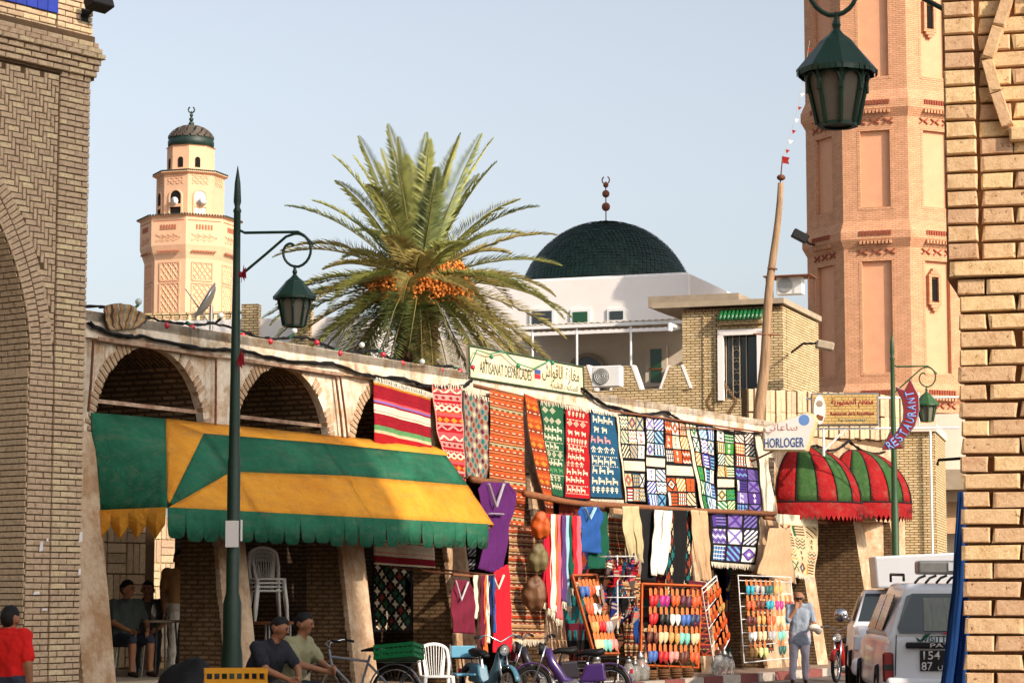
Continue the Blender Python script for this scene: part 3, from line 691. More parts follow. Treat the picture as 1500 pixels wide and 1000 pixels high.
# annex of the mosque: corrugated canopy on thin posts, shaded wall below
_a = atY(1000, 470, 66); AX = Frame(_a.x, _a.y, 110)
ax = thing('canopy_terrace', 'white terrace wing with corrugated canopy on slim posts below the green dome', 'building', AX.w(0), AX.rz)
zr = AX.hit(880, 468)[1]
b = MB(); b.box((-4, 3.5, zr/2), (9.5, .25, zr)); b.box((.35, 1.6, zr/2-.1), (.25, 3.6, zr-.2)); b.build('wall', 'plaster_cream', ax)  # right end wall added to keep the sun off the terrace
b = MB(); n = 60
for i in range(n):
    x0, x1 = -5.6+i*.095, -5.6+(i+1)*.095; a = .03 if i % 2 else 0; c2 = 0 if i % 2 else .03
    b.add([(x0, -.1, zr+a-.1), (x1, -.1, zr+c2-.1), (x1, 3.5, zr+c2+.12), (x0, 3.5, zr+a+.12)], [(0, 1, 2, 3)])
b.build('canopy_sheet', 'plaster_cream', ax, solid=.02)
b = MB(); b.box((-2.75, -.06, zr-.16), (5.7, .06, .1)); b.build('canopy_beam', 'white_metal', ax)
for px in (780, 845, 924):
    u = AX.hit(px, 500)[0]; b = MB(); b.tube([(u, 0, 3), (u, 0, zr-.1)], .035, 8); b.build('post', 'white_metal', ax)
for (px, py, w, h, gl) in ((962, 536, .42, 1.0, 'glass_green'),):
    u, z = AX.hit(px, py, 3.27); f = MB(); f.box((u, 3.25, z), (w+.24, .1, h+.2)); fo = f.build('window', 'plaster_cream', ax); p = MB(); p.box((u, 3.19, z), (w*.8, .03, h)); p.build('pane', gl, fo); p = MB(); p.box((u, 3.17, z-.1), (w, .04, .05)); p.build('glazing_bar', 'wood', fo)
u, z = AX.hit(861, 552, 3.27); b = MB(); b.prism([(u-.5, z-1.2), (u+.5, z-1.2)]+[(u+.5*math.cos(math.pi*i/10), z+.1+.5*math.sin(math.pi*i/10)) for i in range(11)], 3.2, 3.27); b.build('arched_doorway', 'glass_dark', ax)
b = MB(); b.tube([(u+.56*math.cos(math.pi*i/10), 3.2, z+.1+.56*math.sin(math.pi*i/10)) for i in range(11)], .07, 6); b.build('door_arch', 'concrete', ax)
b = MB(); b.tube([(-.15, -.3, zr-.32), (-.15, -.75, zr-.32), (-.15, -.78, zr-.5)], .07, 8); b.tube([(-.15, .9, zr-.32), (-.15, -.3, zr-.32)], .07, 8); b.build('spout', 'white_metal', ax)
b = MB(); b.box((.5, .4, zr+.35), (2.6, 2.2, .3)); b.build('roof_slab', 'concrete', ax)
# white service building behind the arcade's left half
_s = atY(450, 490, 58); SB = Frame(_s.x, _s.y, 100)
sb = thing('white_outbuilding', 'low white building with brick posts and a pierced brick parapet behind the arcade', 'building', SB.w(0), SB.rz)
zb = SB.hit(400, 466)[1]
b = MB(); b.box((-3, 1.5, zb/2), (9, 3, zb)); b.build('wall', 'plaster_white', sb)
for i in range(26):
    b = MB(); b.box((-7.1+i*.22, .05, zb+.07), (.11, .12, .14)); b.build('parapet_brick', 'brick_house', sb, uv=True)
b = MB(); b.box((-4.4, .05, zb+.165), (5.8, .16, .05)); b.build('parapet_rail', 'brick_house', sb, uv=True)
for px in (368, 445):
    u = SB.hit(px, 470)[0]; b = MB(); b.box((u, .0, zb-.5), (.42, .3, 1.7)); b.build('brick_post', 'brick_house', sb, uv=True)
b = MB(); b.box((-4.4, -.06, zb-.9), (5.8, .1, .45)); b.build('brick_band', 'brick_house', sb, uv=True)
# ------------------------------------------------------------------ brick house with the window
_h = atY(1000, 560, 58); HS = Frame(_h.x, _h.y, 110)
hs = thing('brick_house', 'buff brick house with diamond brickwork, white framed window and green tile hood', 'house', HS.w(0), HS.rz)
hu, hz = HS.hit(1146, 450); hz = HS.hit(1060, 452)[1]
b = MB(); wu0, wz1 = HS.hit(1058, 490); wu1, wz0 = HS.hit(1113, 582)
b.box((wu0/2, .2, hz/2), (wu0, .4, hz)); b.box(((wu1+hu)/2, .2, hz/2), (hu-wu1, .4, hz)); b.box(((wu0+wu1)/2, .2, wz0/2), (wu1-wu0, .4, wz0)); b.box(((wu0+wu1)/2, .2, (wz1+hz)/2), (wu1-wu0, .4, hz-wz1))
b.box((hu/2, 3.8, hz/2), (hu, .3, hz)); b.box((.15, 2.05, hz/2), (.3, 3.2, hz)); b.box((hu-.15, 2.05, hz/2), (.3, 3.2, hz)); b.build('wall', 'brick_house', hs, uv=True)
b = MB(); b.box((hu/2-.32, 1.9, hz+.12), (hu+.8, 4.2, .13)); b.build('roof_slab', 'concrete', hs)
for i in range(28): b = None
dm = brick_mesh('brick', 'brick_house', seed=5)
for i in range(30): inst('dentil', dm, hs, Matrix.Translation((.06+i*hu/30, -.05, hz-.03)) @ Matrix.Diagonal((.06, .1, .07, 1)))
for u in (.55, wu0-.18): 
    q = MB(); q.box((u, -.012, hz/2), (.05, .03, hz-.3)); q.build('brick_rib', 'brick_house', hs, uv=True)
for (cx, k) in ((.98, 6), (.98, 4.6), (hu-.75, 5.2)):  # raised diamonds in the brickwork
    for j in range(9):
        for s in (-1, 1):
            for r_ in (0, 1):
                x = s*j*.045; z = (j*.066 if r_ else .066*17-j*.066)
                q = k-.3+z
                inst('brick', dm, hs, Matrix.Translation((cx+x, -.024, q)) @ Matrix.Diagonal((.07, .04, .052, 1)))
f = MB(); wcx = (wu0+wu1)/2; wd = wu1-wu0
for s in (-1, 1): f.box((wcx+s*(wd/2+.03), -.03, (wz0+wz1)/2), (.14, .12, wz1-wz0+.1))
f.box((wcx, -.03, wz1+.04), (wd+.2, .12, .14)); fo = f.build('window_frame', 'plaster_white', hs)
p = MB(); p.box((wcx, .2, (wz0+wz1)/2), (wd, .03, wz1-wz0)); p.build('pane', 'glass_dark', fo)
g = MB(); x0 = wcx-wd/2+.06
for i in range(7):
    for j in range(5):
        g.tube([(x0+.26+.1*math.cos(t), .12, wz0+.25+j*.28+.11*math.sin(t)) for t in np.linspace(0, 6.28, 9)], .012, 4)
for i in range(4): g.tube([(x0+i*.17, .12, wz0), (x0+i*.17, .12, wz1)], .014, 4)
g.build('window_grille', 'concrete', fo)
b = MB()
zc = HS.hit(1085, 462)[1]; b.box((wcx+.04, -.1, zc-.17), (1.1, .22, .1)); b.build('hood_ledge', 'brick_house', hs, uv=True)
for i in range(11):
    t = MB(); x = wcx-.45+i*.1; t.tube([(x, -.3, zc-.12), (x, -.04, zc+.13)], .048, 8); t.build('hood_tile', 'tile_green', hs, smooth=True)
# parapet with stepped merlons left of the house
pp = thing('merlon_parapet', 'buff brick parapet with trapezoid merlons joining the brick house', 'parapet wall', HS.w(0), HS.rz)
zb = HS.hit(960, 570)[1]
b = MB(); b.box((-1.9, .1, zb/2), (3.8, .3, zb)); b.build('wall', 'brick_house', pp, uv=True)
for px in (852, 917, 990):
    u, zt_ = HS.hit(px, 536); m_ = MB(); m_.prism([(u-.36, zb-.02), (u+.36, zb-.02), (u+.14, zt_), (u-.14, zt_)], -.05, .25); mo = m_.build('merlon', 'brick_house', pp, uv=True)
    for s in (-1, 1):
        e = MB(); e.hexa([(u+s*.36, -.06, zb), (u+s*.42, -.06, zb), (u+s*.42, .26, zb), (u+s*.36, .26, zb)], [(u+s*.14, -.06, zt_+.02), (u+s*.2, -.06, zt_+.02), (u+s*.2, .26, zt_+.02), (u+s*.14, .26, zt_+.02)]); e.build('merlon_edge', 'plaster_white', mo)
# roof-top units
def ac_unit(loc, rz, label, s=1.):
    t = thing('air_conditioner', label, 'air conditioner', loc, rz)
    b = MB(); b.box((0, 0, .3*s), (.85*s, .35*s, .6*s)); b.build('casing', 'white_metal', t, bevel=.02)
    b = MB(); b.lathe([(.23*s, 0), (.23*s, .03)], 20, (-.12*s, -.175*s, .3*s), Q=Matrix.Rotation(R(90), 3, 'X')); b.build('fan_guard', 'steel', t)
    b = MB()
    for k in range(5): b.tube([(-.12*s+.05*k*s*math.cos(q), -.215*s, .3*s+.05*k*s*math.sin(q)) for q in np.linspace(0, 6.28, 17)], .006*s, 4)
    b.build('grille', 'white_metal', t)
    return t
p = atY(890, 567, 57.2); ac_unit((p.x, p.y, p.z), R(-20), 'white air conditioner standing between the brick merlons', .85)
p = atY(1158, 432, 60.5); ac_unit((p.x, p.y, p.z), R(-20), 'white air conditioner on the brick house roof under a rusty shelter', .8)
t = thing('roof_shelter', 'rusty flat metal shelter over the roof air conditioner', 'shelter', (p.x, p.y, p.z), R(-20))
b = MB(); b.box((0, 0, .46), (1.25, .8, .03)); b.build('sheet', 'rust', t)
for sx in (-.55, .55):
    for sy in (-.35, .35): b = MB(); b.tube([(sx, sy, -.2), (sx, sy, .45)], .016, 6); b.build('leg', 'rust', t)
# low wall of upright bricks in front of the house
_r = atY(1095, 560, 53); RB = Frame(_r.x, _r.y, 62)
rb = thing('ribbed_brick_parapet', 'low parapet of upright bricks at the foot of the wooden pole', 'parapet wall', RB.w(0), RB.rz)
b = MB(); z1 = RB.hit(1098, 556)[1]; z0 = z1-1.3; b.box((2.2, .16, z0+.5), (4.4, .2, 1.2)); b.build('wall', 'mortar', rb)
for i in range(30):
    for j in range(2):
        inst('brick', BR[i % 4], rb, Matrix.Translation((.08+i*.145, -.02-.03*(i % 2), z0+.32+j*.52+rnd.uniform(-.02, .02))) @ Matrix.Diagonal((.12, .1, .5, 1)))
b = MB(); b.box((2.2, .3, 1.9), (4.4, .4, 3.9)); b.build('base', 'plaster_low', rb)
# sunlit brick wall and the shops at the street's end
_e = atY(1312, 700, 60); EW = Frame(_e.x, _e.y, 104)
ew = thing('corner_house', 'sunlit buff brick corner house behind the restaurant sign', 'house', EW.w(0), EW.rz)
z1 = EW.hit(1340, 632)[1]
b = MB(); u1 = EW.hit(1370, 700)[0]; b.box((u1/2-1.6, 2.1, z1/2), (u1+3.2, 4.0, z1)); b.build('wall', 'brick_house', ew, uv=True)
b = MB(); b.box((u1/2-1.6, 2.05, z1+.1), (u1+3.3, 4.2, .2)); b.build('coping', 'plaster_cream', ew)
b = MB(); b.tube([(u1-.1, -.06, .2), (u1-.1, -.06, z1)], .035, 6); b.build('down_pipe', 'white_metal', ew)
_e = atY(1372, 700, 66); FW = Frame(_e.x, _e.y, 104)
fw = thing('far_shop', 'shaded pink shop front with flat concrete canopy at the end of the street', 'building', FW.w(0), FW.rz)
b = MB(); b.box((4, 2, 3.3), (8, 4, 6.6)); b.build('wall', 'plaster_cream', fw)
zc = FW.hit(1385, 705)[1]; b = MB(); b.box((4, -.6, zc), (8, 1.3, .55)); b.build('canopy', 'concrete', fw)
b = MB(); b.box((2, -.02, 1.6), (3, .06, 2.4)); b.build('doorway', 'dark_void', fw)
# blocks across the street, behind the photographer's right shoulder, that shade the left of the scene
cb = thing('tall_block', 'tall plain buff brick block across the street', 'building', (0, 0, 0))
# position of the shading block is given along the sun: q = X+Y (across), t = X-Y (towards the sun)
def qt(q, t): return ((q+t)/2, (q-t)/2)
CBQ0, CBQ1, CBT, CBH = 14.6, 32.3, 14.0, 24.6
b = MB(); prf = [(CBQ0, 24.6), (21., 24.6), (29.3, 23.7), (CBQ1, 22.9)]
for (q0, h0), (q1, h1) in zip(prf[:-1], prf[1:]):
    R4 = [qt(q0, CBT), qt(q1, CBT), qt(q1, CBT+14), qt(q0, CBT+14)]; b.hexa([(x, y, 0) for x, y in R4], [(x, y, h) for (x, y), h in zip(R4, (h0, h1, h1, h0))])
b.build('wall', 'brick_buff', cb, uv=True)
# houses behind and to the left of the photographer, unseen, added to dim the skylight
for (x0, x1, y0, y1, h, lb) in ((-24, -10.5, -8, 17, 11, 'plain buff house added out of view on the gateway side'), (-22, 3.5, -18, -8, 12, 'plain buff house added out of view behind the photographer')):
    hb = thing('unseen_house', lb, 'house', ((x0+x1)/2, (y0+y1)/2, 0)); b2 = MB(); b2.box((0, 0, h/2), (x1-x0, y1-y0, h)); b2.build('wall', 'brick_buff', hb, uv=True); b2 = MB(); b2.box((0, 0, h+.2), (x1-x0+.4, y1-y0+.4, .4)); b2.build('parapet', 'concrete', hb)
lr = thing('low_shop_row', 'low plain shop row out of view on the other side of the street', 'building', (0, 0, 0))  # unseen row, added to shade the parked car and pickup
for (q0, q1, t0, h) in ((33.6, 40.0, -15., 5.2), (40.2, 49., -22., 4.7)):
    b2 = MB(); b2.prism([qt(q0, t0), qt(q1, t0), qt(q1, t0+8), qt(q0, t0+8)], 0, h, ax='z'); b2.build('shop_block', 'plaster_cream', lr)
# ------------------------------------------------------------------ restaurant end of the arcade
rs = thing('restaurant_building', 'brown plastered building with battered piers under the striped hood awnings', 'building', AR.w(END), AR.rz)
b = MB(); b.box((3.5, .3, 4.1), (7.0, .6, 1.7)); b.box((3.5, 1.9, 4.5), (7.0, 2.6, .3)); b.build('facade', 'plaster_low', rs)
for (a, e) in ((.0, .25), (1.0, 1.6), (4.4, 5.0), (6.75, 7.0)):
    pm = MB(); pm.hexa([(a, -.5, .15), (e, -.5, .15), (e, 1.5, .15), (a, 1.5, .15)], [(a, -.03, 3.25), (e, -.03, 3.25), (e, 1.5, 3.25), (a, 1.5, 3.25)]); po = pm.build('pier', ['brick_crude', 'plaster_low'], rs, uv=True)
    for p in po.data.polygons:
        if p.normal.y < -.8: p.material_index = 1
b = MB(); b.box((1.9, 3.0, 1.75), (3.8, .3, 3.2)); b.build('rear_wall', 'brick_dim', rs, uv=True)
b = MB(); b.box((5.0, 2.9, 1.5), (.5, .3, 2.7)); b.build('white_jamb', 'plaster_white', rs)
mat_canvas('awn_red', C(158, 28, 30), C(132, 20, 24)); mat_canvas('awn_grn', C(60, 98, 50), C(44, 78, 38))
mat('ink_black', C(20, 20, 22), .8, .1, 5, 0)
def hood(uc, a, Rr, z0, zt, label, words):
    t = thing('hood_awning', label, 'awning', AR.w(uc, -.02, z0), AR.rz, 'striped hood awnings')
    NS = 9
    for k in range(NS):
        b = MB(); nq = 4; nr = 12
        for i in range(nq):
            for j in range(nr):
                def P(ii, jj):
                    th = math.pi*(k+ii/nq)/NS; ph = math.pi/2*jj/nr
                    c = math.cos(ph); bl = 1.
                    return (-a*math.cos(th)*c*bl, -Rr*math.sin(th)*c*bl, (zt-z0)*math.sin(ph))
                b.add([P(i, j), P(i+1, j), P(i+1, j+1), P(i, j+1)], [(0, 1, 2, 3)])
        b.build('gore', 'awn_red' if k % 2 == 0 else 'awn_grn', t, smooth=True, solid=.006)
        r = MB(); r.tube([(-a*math.cos(math.pi*k/NS)*math.cos(p)*1.012, -Rr*math.sin(math.pi*k/NS)*math.cos(p)*1.012, (zt-z0)*math.sin(p)) for p in np.linspace(0, 1.5, 10)], .012, 5); r.build('seam_tape', 'ink_black', t)
    b = MB(); n = 34
    for k in range(n):
        th0, th1 = math.pi*k/n, math.pi*(k+1)/n
        q = lambda th, z: (-a*1.004*math.cos(th), -Rr*1.004*math.sin(th), z)
        b.add([q(th0, -.0), q(th1, 0), q(th1, -.28), q((th0+th1)/2, -.39), q(th0, -.28)], [(0, 1, 2, 3, 4)])
    b.build('valance', 'awn_red', t, solid=.005)
    r = MB(); r.tube([(-a*1.01*math.cos(p), -Rr*1.01*math.sin(p), 0) for p in np.linspace(0, math.pi, 30)], .016, 5); r.build('rim_tape', 'ink_black', t)
    me_th = math.pi*.55
    M = Matrix.Translation((-a*1.03*math.cos(me_th), -Rr*1.03*math.sin(me_th), -.17)) @ Matrix.Rotation(me_th-math.pi/2, 4, 'Z') @ Matrix.Rotation(R(90), 4, 'X')
    lettering('lettering', arabic(words), .62, .22, 'ink_black', t, M, 0)
    return t
hood(15.0, 1.4, 1.25, 3.5, 4.72, 'red and green striped hood awning beside the watchmaker sign', 'ساعة')
hood(18.1, 1.4, 1.25, 3.6, 4.8, 'red and green striped hood awning below the restaurant arrow sign', 'مطعم')
# ------------------------------------------------------------------ green and yellow awning
mat_canvas('canvas_green', C(46, 114, 86), C(26, 80, 58)); mat_canvas('canvas_yellow', C(236, 166, 56), C(206, 130, 38))
aw = thing('canvas_awning', 'long green and yellow striped canvas awning with scalloped valance over the cafe', 'awning', AR.w(0), AR.rz)
def sheet(name, A, B, Cc, D, m, parent, nu=14, nv=5, sag=.02, seed=0):
    """A-B top edge, D-C bottom edge (local points)"""
    r = random.Random(seed); A, B, Cc, D = map(Vector, (A, B, Cc, D)); b = MB(); nrm = (B-A).cross(D-A)
    if nrm.length < 1e-6: nrm = (Cc-A).cross(D-A)
    nrm.normalize(); ph = r.random()*6
    vs = []
    for j in range(nv+1):
        for i in range(nu+1):
            u, v = i/nu, j/nv; p = lerp(lerp(A, B, u), lerp(D, Cc, u), v)
            k = math.sin(math.pi*u)*math.sin(math.pi*v)
            p += nrm*(sag*k+.02*k*math.sin(u*17+ph+v*3)+.012*k*math.sin(u*31+v*9))
            vs.append(p)
    b.add(vs, [(j*(nu+1)+i, j*(nu+1)+i+1, (j+1)*(nu+1)+i+1, (j+1)*(nu+1)+i) for j in range(nv) for i in range(nu)])
    return b.build(name, m, parent, smooth=True, solid=.006)
K = (-8.43, -1.2, 2.65); WT = (-8.48, -.03, 3.86); WM = (-6.96, -.03, 3.88); HA = (-6.56, -.35, 3.70); G2 = (-6.36, -.66, 3.2)
UR = -.3; UM = -3.75
sheet('end_panel', WT, WM, K, (-8.43, -.05, 2.62), 'canvas_green', aw, 10, 8, -.04)
sheet('hip_panel', WM, HA, K, K, 'canvas_yellow', aw, 6, 8, -.03, 1)
sheet('corner_panel', HA, G2, K, K, 'canvas_green', aw, 6, 8, -.02, 2)
sheet('corner_panel', G2, G2, (-6.5, -1.2, 2.65), K, 'canvas_yellow', aw, 6, 6, -.02, 3)
sheet('top_strip', WM, (UR+.5, -.03, 3.9), (UR+.05, -.35, 3.73), HA, 'canvas_yellow', aw, 30, 2, -.01, 4)
for (a0, a1, sd) in ((None, UM, 5), (UM, UR, 6)):
    tl_ = Vector(HA) if a0 is None else Vector((a0, -.35, 3.73)); ml = Vector(G2) if a0 is None else Vector((a0, -.74, 3.26)); bl_ = Vector((-6.5, -1.2, 2.65)) if a0 is None else Vector((a0, -1.2, 2.65))
    sheet('green_stripe', tl_, (a1, -.35, 3.73), (a1, -.74, 3.26), ml, 'canvas_green', aw, 20, 6, -.03, sd)
    sheet('yellow_stripe', ml, (a1, -.74, 3.26), (a1, -1.2, 2.65), bl_, 'canvas_yellow', aw, 20, 6, -.04, sd+5)
def valance(P0, P1, n, drop, m, seed, zig=False):
    P0, P1 = Vector(P0), Vector(P1); b = MB(); r = random.Random(seed)
    for k in range(n):
        d0 = drop*r.uniform(.93, 1.05); row = []
        for i in range(17):
            t = (k+i/16)/n; u = i/16
            if zig: z = d0*(.55+.45*(1-abs(2*u-1)))
            else: z = d0*(.56+.44*math.sqrt(max(0, 1-abs(2*u-1)**5)))
            p = lerp(P0, P1, t); off = .006*math.sin(t*n*2.1+seed)
            row.append((p+Vector((0, off, 0)), p+Vector((0, off-.012*math.sin(k*1.7), -z))))
        vs = [q[0] for q in row]+[q[1] for q in row]
        b.add(vs, [(i, i+1, 18+i, 17+i) for i in range(16)])
    return b.build('valance', m, aw, smooth=True, solid=.005)
valance((-8.43, -1.21, 2.66), (UM, -1.21, 2.66), 13, .40, 'canvas_green', 1); valance((UM+.02, -1.21, 2.66), (UR-.2, -1.21, 2.66), 10, .38, 'canvas_green', 2)
valance((-8.45, -.05, 2.64), (-8.45, -1.19, 2.66), 4, .38, 'canvas_yellow', 3, True)
for u in (UM, UR):     # frame of the awning
    b = MB(); b.tube([(u, .0, 3.78), (u, -.34, 3.71), (u, -1.18, 2.62)], .02, 6); b.tube([(u, -1.18, 2.62), (u, -.0, 2.5)], .018, 6); b.build('frame_arm', 'rust', aw)
b = MB(); b.tube([(-8.3, -1.16, 2.6), (UR-.05, -1.16, 2.6)], .018, 6); b.build('front_bar', 'rust', aw)
# ------------------------------------------------------------------ street lamps
def lantern(parent, s, x, y, z, m='lamp_green'):
    """hexagonal lantern hanging with its apex at (x, y, z), s = eave width in metres"""
    o = (x, y, z); r = s/2; n = 8
    b = MB(); s_w = s; s = s*.88; b.lathe([(.012, 0), (r*.2, -.1*s), (r*.42, -.2*s), (r*.46, -.24*s), (r*1.0, -.6*s), (r*1.0, -.63*s), (r*.9, -.62*s)], n, o)
    for k in range(40):    # scalloped eave
        a = 2*math.pi*(k+.5)/40; ro = r*math.cos(math.pi/n)/math.cos((a % (2*math.pi/n))-math.pi/n)
        b.box((x+ro*math.cos(a), y+ro*math.sin(a), z-.645*s), (.012*s, r*.14, .07*s), rot=(0, 0, a))
    lo = b.build('lantern', m, parent)
    pn = MB(); pn.lathe([(r*.74, -.62*s), (r*.46, -1.36*s)], n, o); pn.build('panes', 'lamp_pane', lo)
    f = MB()
    for k in range(n):
        a = 2*math.pi*k/n; a1 = 2*math.pi*(k+1)/n
        p = lambda rr, aa, zz: Vector((x+rr*math.cos(aa), y+rr*math.sin(aa), z+zz*s))
        f.tube([p(r*.78, a, -.61), p(r*.5, a, -1.37)], .035*s, 6)
        am = (a+a1)/2; c8 = math.cos(math.pi/n)
        top = [lerp(p(r*.78, a, -.61), p(r*.78, a1, -.61), t) for t in (0, .5, 1)]
        # pierced horseshoe head between the ribs
        pts = []
        for q in range(9):
            t = math.pi*q/8; rr_ = lerp(.78, .5, (.05+.2*(1-math.sin(t))))*r*c8; h = .36*rr_/c8*math.cos(t)
            tang = Vector((-math.sin(am), math.cos(am), 0)); pts.append(Vector((x+rr_*math.cos(am)*1.02, y+rr_*math.sin(am)*1.02, z+(-.83+.17*math.sin(t))*s))+tang*h)
        f.tube(pts, .028*s, 5); 
        for pq in (pts[0], pts[-1]): f.tube([pq, pq+Vector((0, 0, -.1*s))], .03*s, 5)
    f.lathe([(r*.5, -1.35*s), (r*.5, -1.4*s), (r*.36, -1.4*s)], n, o, caps=False); f.lathe([(r*.8, -.6*s), (r*.8, -.66*s), (r*.72, -.66*s)], n, o, caps=False)
    f.build('lantern_frame', m, lo)
    return lo
def scroll(side, z, ln, s):
    pts = []
    for k in range(30):
        t = k/29; a = math.pi*.62-t*math.pi*2.35; rr = lerp(.27, .085, t**.8)*s
        pts.append((a, rr))
    return pts
def street_lamp(loc, rz, label, H, arm, side, ez, m='lamp_green', s=.5, base=True, group='street lamps'):
    """post with one side arm; arm = reach to the lantern (m), ez = height of the arm, side = +-1 along local x"""
    t = thing('street_lamp', label, 'street lamp', loc, rz, group)
    b = MB(); b.lathe([(.15, 0), (.15, .5), (.135, .55), (.12, .95), (.105, 1.05), (.105, 1.5), (.075, 1.62), (.075, 3.1), (.066, 3.15), (.062, 3.5), (.045, ez-.6), (.04, H-.55), (.05, H-.53), (.03, H-.48), (.045, H-.42), (.034, H-.2), (.003, H)], 16); b.build('post', m, t, smooth=True)
    b = MB(); x = side*arm
    b.tube([(0, 0, ez+.12), (side*.03, 0, ez+.03), (side*.09, 0, ez), (x*1.02, 0, ez+.01), (x*1.12, 0, ez-.03), (x*1.28, 0, ez-.14)], .018, 6)
    sc_ = [(x*.2*0+side*.04, 0, ez-.5), (x*.5, 0, ez-.24), (x*.82, 0, ez-.045)]
    cx, cz = x*1.0, ez-.205     # scroll: over the top, down the outside and round
    for k in range(26):
        q = k/25; a = R(100)-q*R(395); rr = .195
        if q > .45: rr = lerp(.195, .055, (q-.45)/.55)
        sc_.append((cx+side*rr*math.cos(a)*.9+(-side*.05*q), 0, cz+rr*math.sin(a)))
    b.tube(sc_, .017, 6); ao = b.build('arm', m, t)
    zb = cz-.2; b = MB(); b.tube([(x-side*.02, 0, zb+.03), (x-side*.02, 0, zb-.09)], .018, 6); b.lathe([(.02, .0), (.03, -.03), (.02, -.06)], 8, (x-side*.02, 0, zb-.02)); b.build('hanger', m, t)
    lantern(t, s, x-side*.02, 0, zb-.07, m)
    return t
Yl = 27.; pl_ = ground(338, 1075); base = atY(338, 1074, Yl)
sp = Yl/FPX
lp = street_lamp((base.x, Yl, 0), 0, 'dark green street lamp with scrolled arm standing in front of the canvas awning', atY(346, 243, Yl).z, .69, 1, atY(346, 341, Yl).z, s=.5)
b = MB(); b.box((0, -.108, 2.28), (.15, .01, .3)); b.box((.1, -.06, 2.32), (.01, .12, .24)); b.build('pasted_notice', 'plaster_white', lp)
mat('ribbon_red', C(150, 20, 34), .7, .3, 9, .2, 40)
def ribbon(loc, label, s=.55):
    t = thing('red_ribbon', label, 'ribbon', loc); r = random.Random(3); b = MB()
    b.lathe([(.075*s, -.03), (.08*s, 0), (.075*s, .03)], 12, caps=False)
    for k in range(5):
        a = -1.2+.5*k; x, z = math.cos(a)*.2*s, math.sin(a)*.16*s; b.add([(.04, -.08, .02), (x, -.1, z+.05), (x*1.1, -.11, z-.05), (.03, -.09, -.03)], [(0, 1, 2, 3)])
    b.build('knot', 'ribbon_red', t, solid=.006); return t
ribbon((base.x, Yl, atY(345, 528, Yl).z), 'dark red ribbon knotted round the lamp post at arch height'); ribbon((base.x+.04, Yl, atY(347, 402, Yl).z), 'dark red ribbon knotted on the lamp post under its arm', .4)
# lamp whose lantern hangs high in front of the minaret; its post stands behind the near brick pier
Yn = 15.; pn_ = atY(1462, 500, Yn); ezn = atY(1225, 22, Yn).z+.39
street_lamp((pn_.x, Yn, 0), 0, 'dark green street lamp reaching out from behind the near brick pier', ezn+1.1, (1462-1226)*Yn/FPX, -1, ezn, s=122*Yn/FPX)
Yr = 46.; pr_ = atY(1310, 700, Yr)
street_lamp((pr_.x, Yr, .15), 0, 'sunlit green street lamp beside the restaurant arrow sign', atY(1312, 497, Yr).z, (1361-1310)*Yr/FPX, 1, atY(1312, 548, Yr).z, 'lamp_green_sun', s=37*Yr/FPX)
# ------------------------------------------------------------------ wooden pole with flag string
Yp = 52.; p0 = atY(1112, 600, Yp); p1 = atY(1143, 268, Yp)
wp = thing('wooden_pole', 'bare leaning wooden pole rising beside the brick house', 'pole', (p0.x, Yp, 0))
q0 = Vector((p0.x-(p1.x-p0.x)*p0.z/(p1.z-p0.z)*.6, Yp, 0))-Vector((p0.x, Yp, 0)); pA, pB = p0-Vector((p0.x, Yp, 0)), p1-Vector((p0.x, Yp, 0))
b = MB(); pts = [lerp(q0, pA, .0), pA]+[lerp(pA, pB, t)+Vector((.03*math.sin(t*9), .02*math.cos(t*7), 0)) for t in np.linspace(.1, 1, 12)]; b.tube(pts, [.14, .13]+list(np.linspace(.12, .065, 12)), 10); b.build('shaft', 'pole_wood', wp, smooth=True)
for t in (.33, .62): pt = lerp(pA, pB, t); b = MB(); b.tube([pt+Vector((-.3 if t < .5 else -.12, -.1, 0)), pt+Vector((.3 if t < .5 else .1, -.1, -.03))], .02, 5); b.build('step_iron', 'rust', wp)
b = MB(); b.ball(pB+Vector((.02, 0, .12)), .1, 10, 6, sq=(1, 1, .7)); b.tube([pB, pB+Vector((.06, 0, .6))], .015, 5); b.build('cap', 'rust', wp, smooth=True)
b = MB(); b.add([pB+Vector((.06, 0, .6)), pB+Vector((.22, .02, .57)), pB+Vector((.18, 0, .5)), pB+Vector((.2, -.02, .42)), pB+Vector((.04, 0, .45))], [(0, 1, 2, 3, 4)]); b.build('pennant', 'awn_red', wp, solid=.01)
# bunting line from the pole up to the lamp
bt = thing('bunting_line', 'thin line of small pennants running from the wooden pole up towards the minaret', 'bunting', p1)
A = p1+Vector((.05, 0, .55)); B = atY(1186, 60, 60)
b = MB(); pts = [lerp(A, B, t)+Vector((0, 0, -.35*math.sin(math.pi*t)))-p1 for t in np.linspace(0, 1, 20)]; b.tube(pts, .005, 4); b.build('cord', 'concrete', bt)
for k in range(2, 19, 2):
    p = pts[k]; b = MB(); b.add([p, p+Vector((.1, .01, -.02)), p+Vector((.02, 0, -.1))], [(0, 1, 2)]); b.build('pennant', 'awn_red' if k % 4 else 'plaster_white', bt, solid=.006)
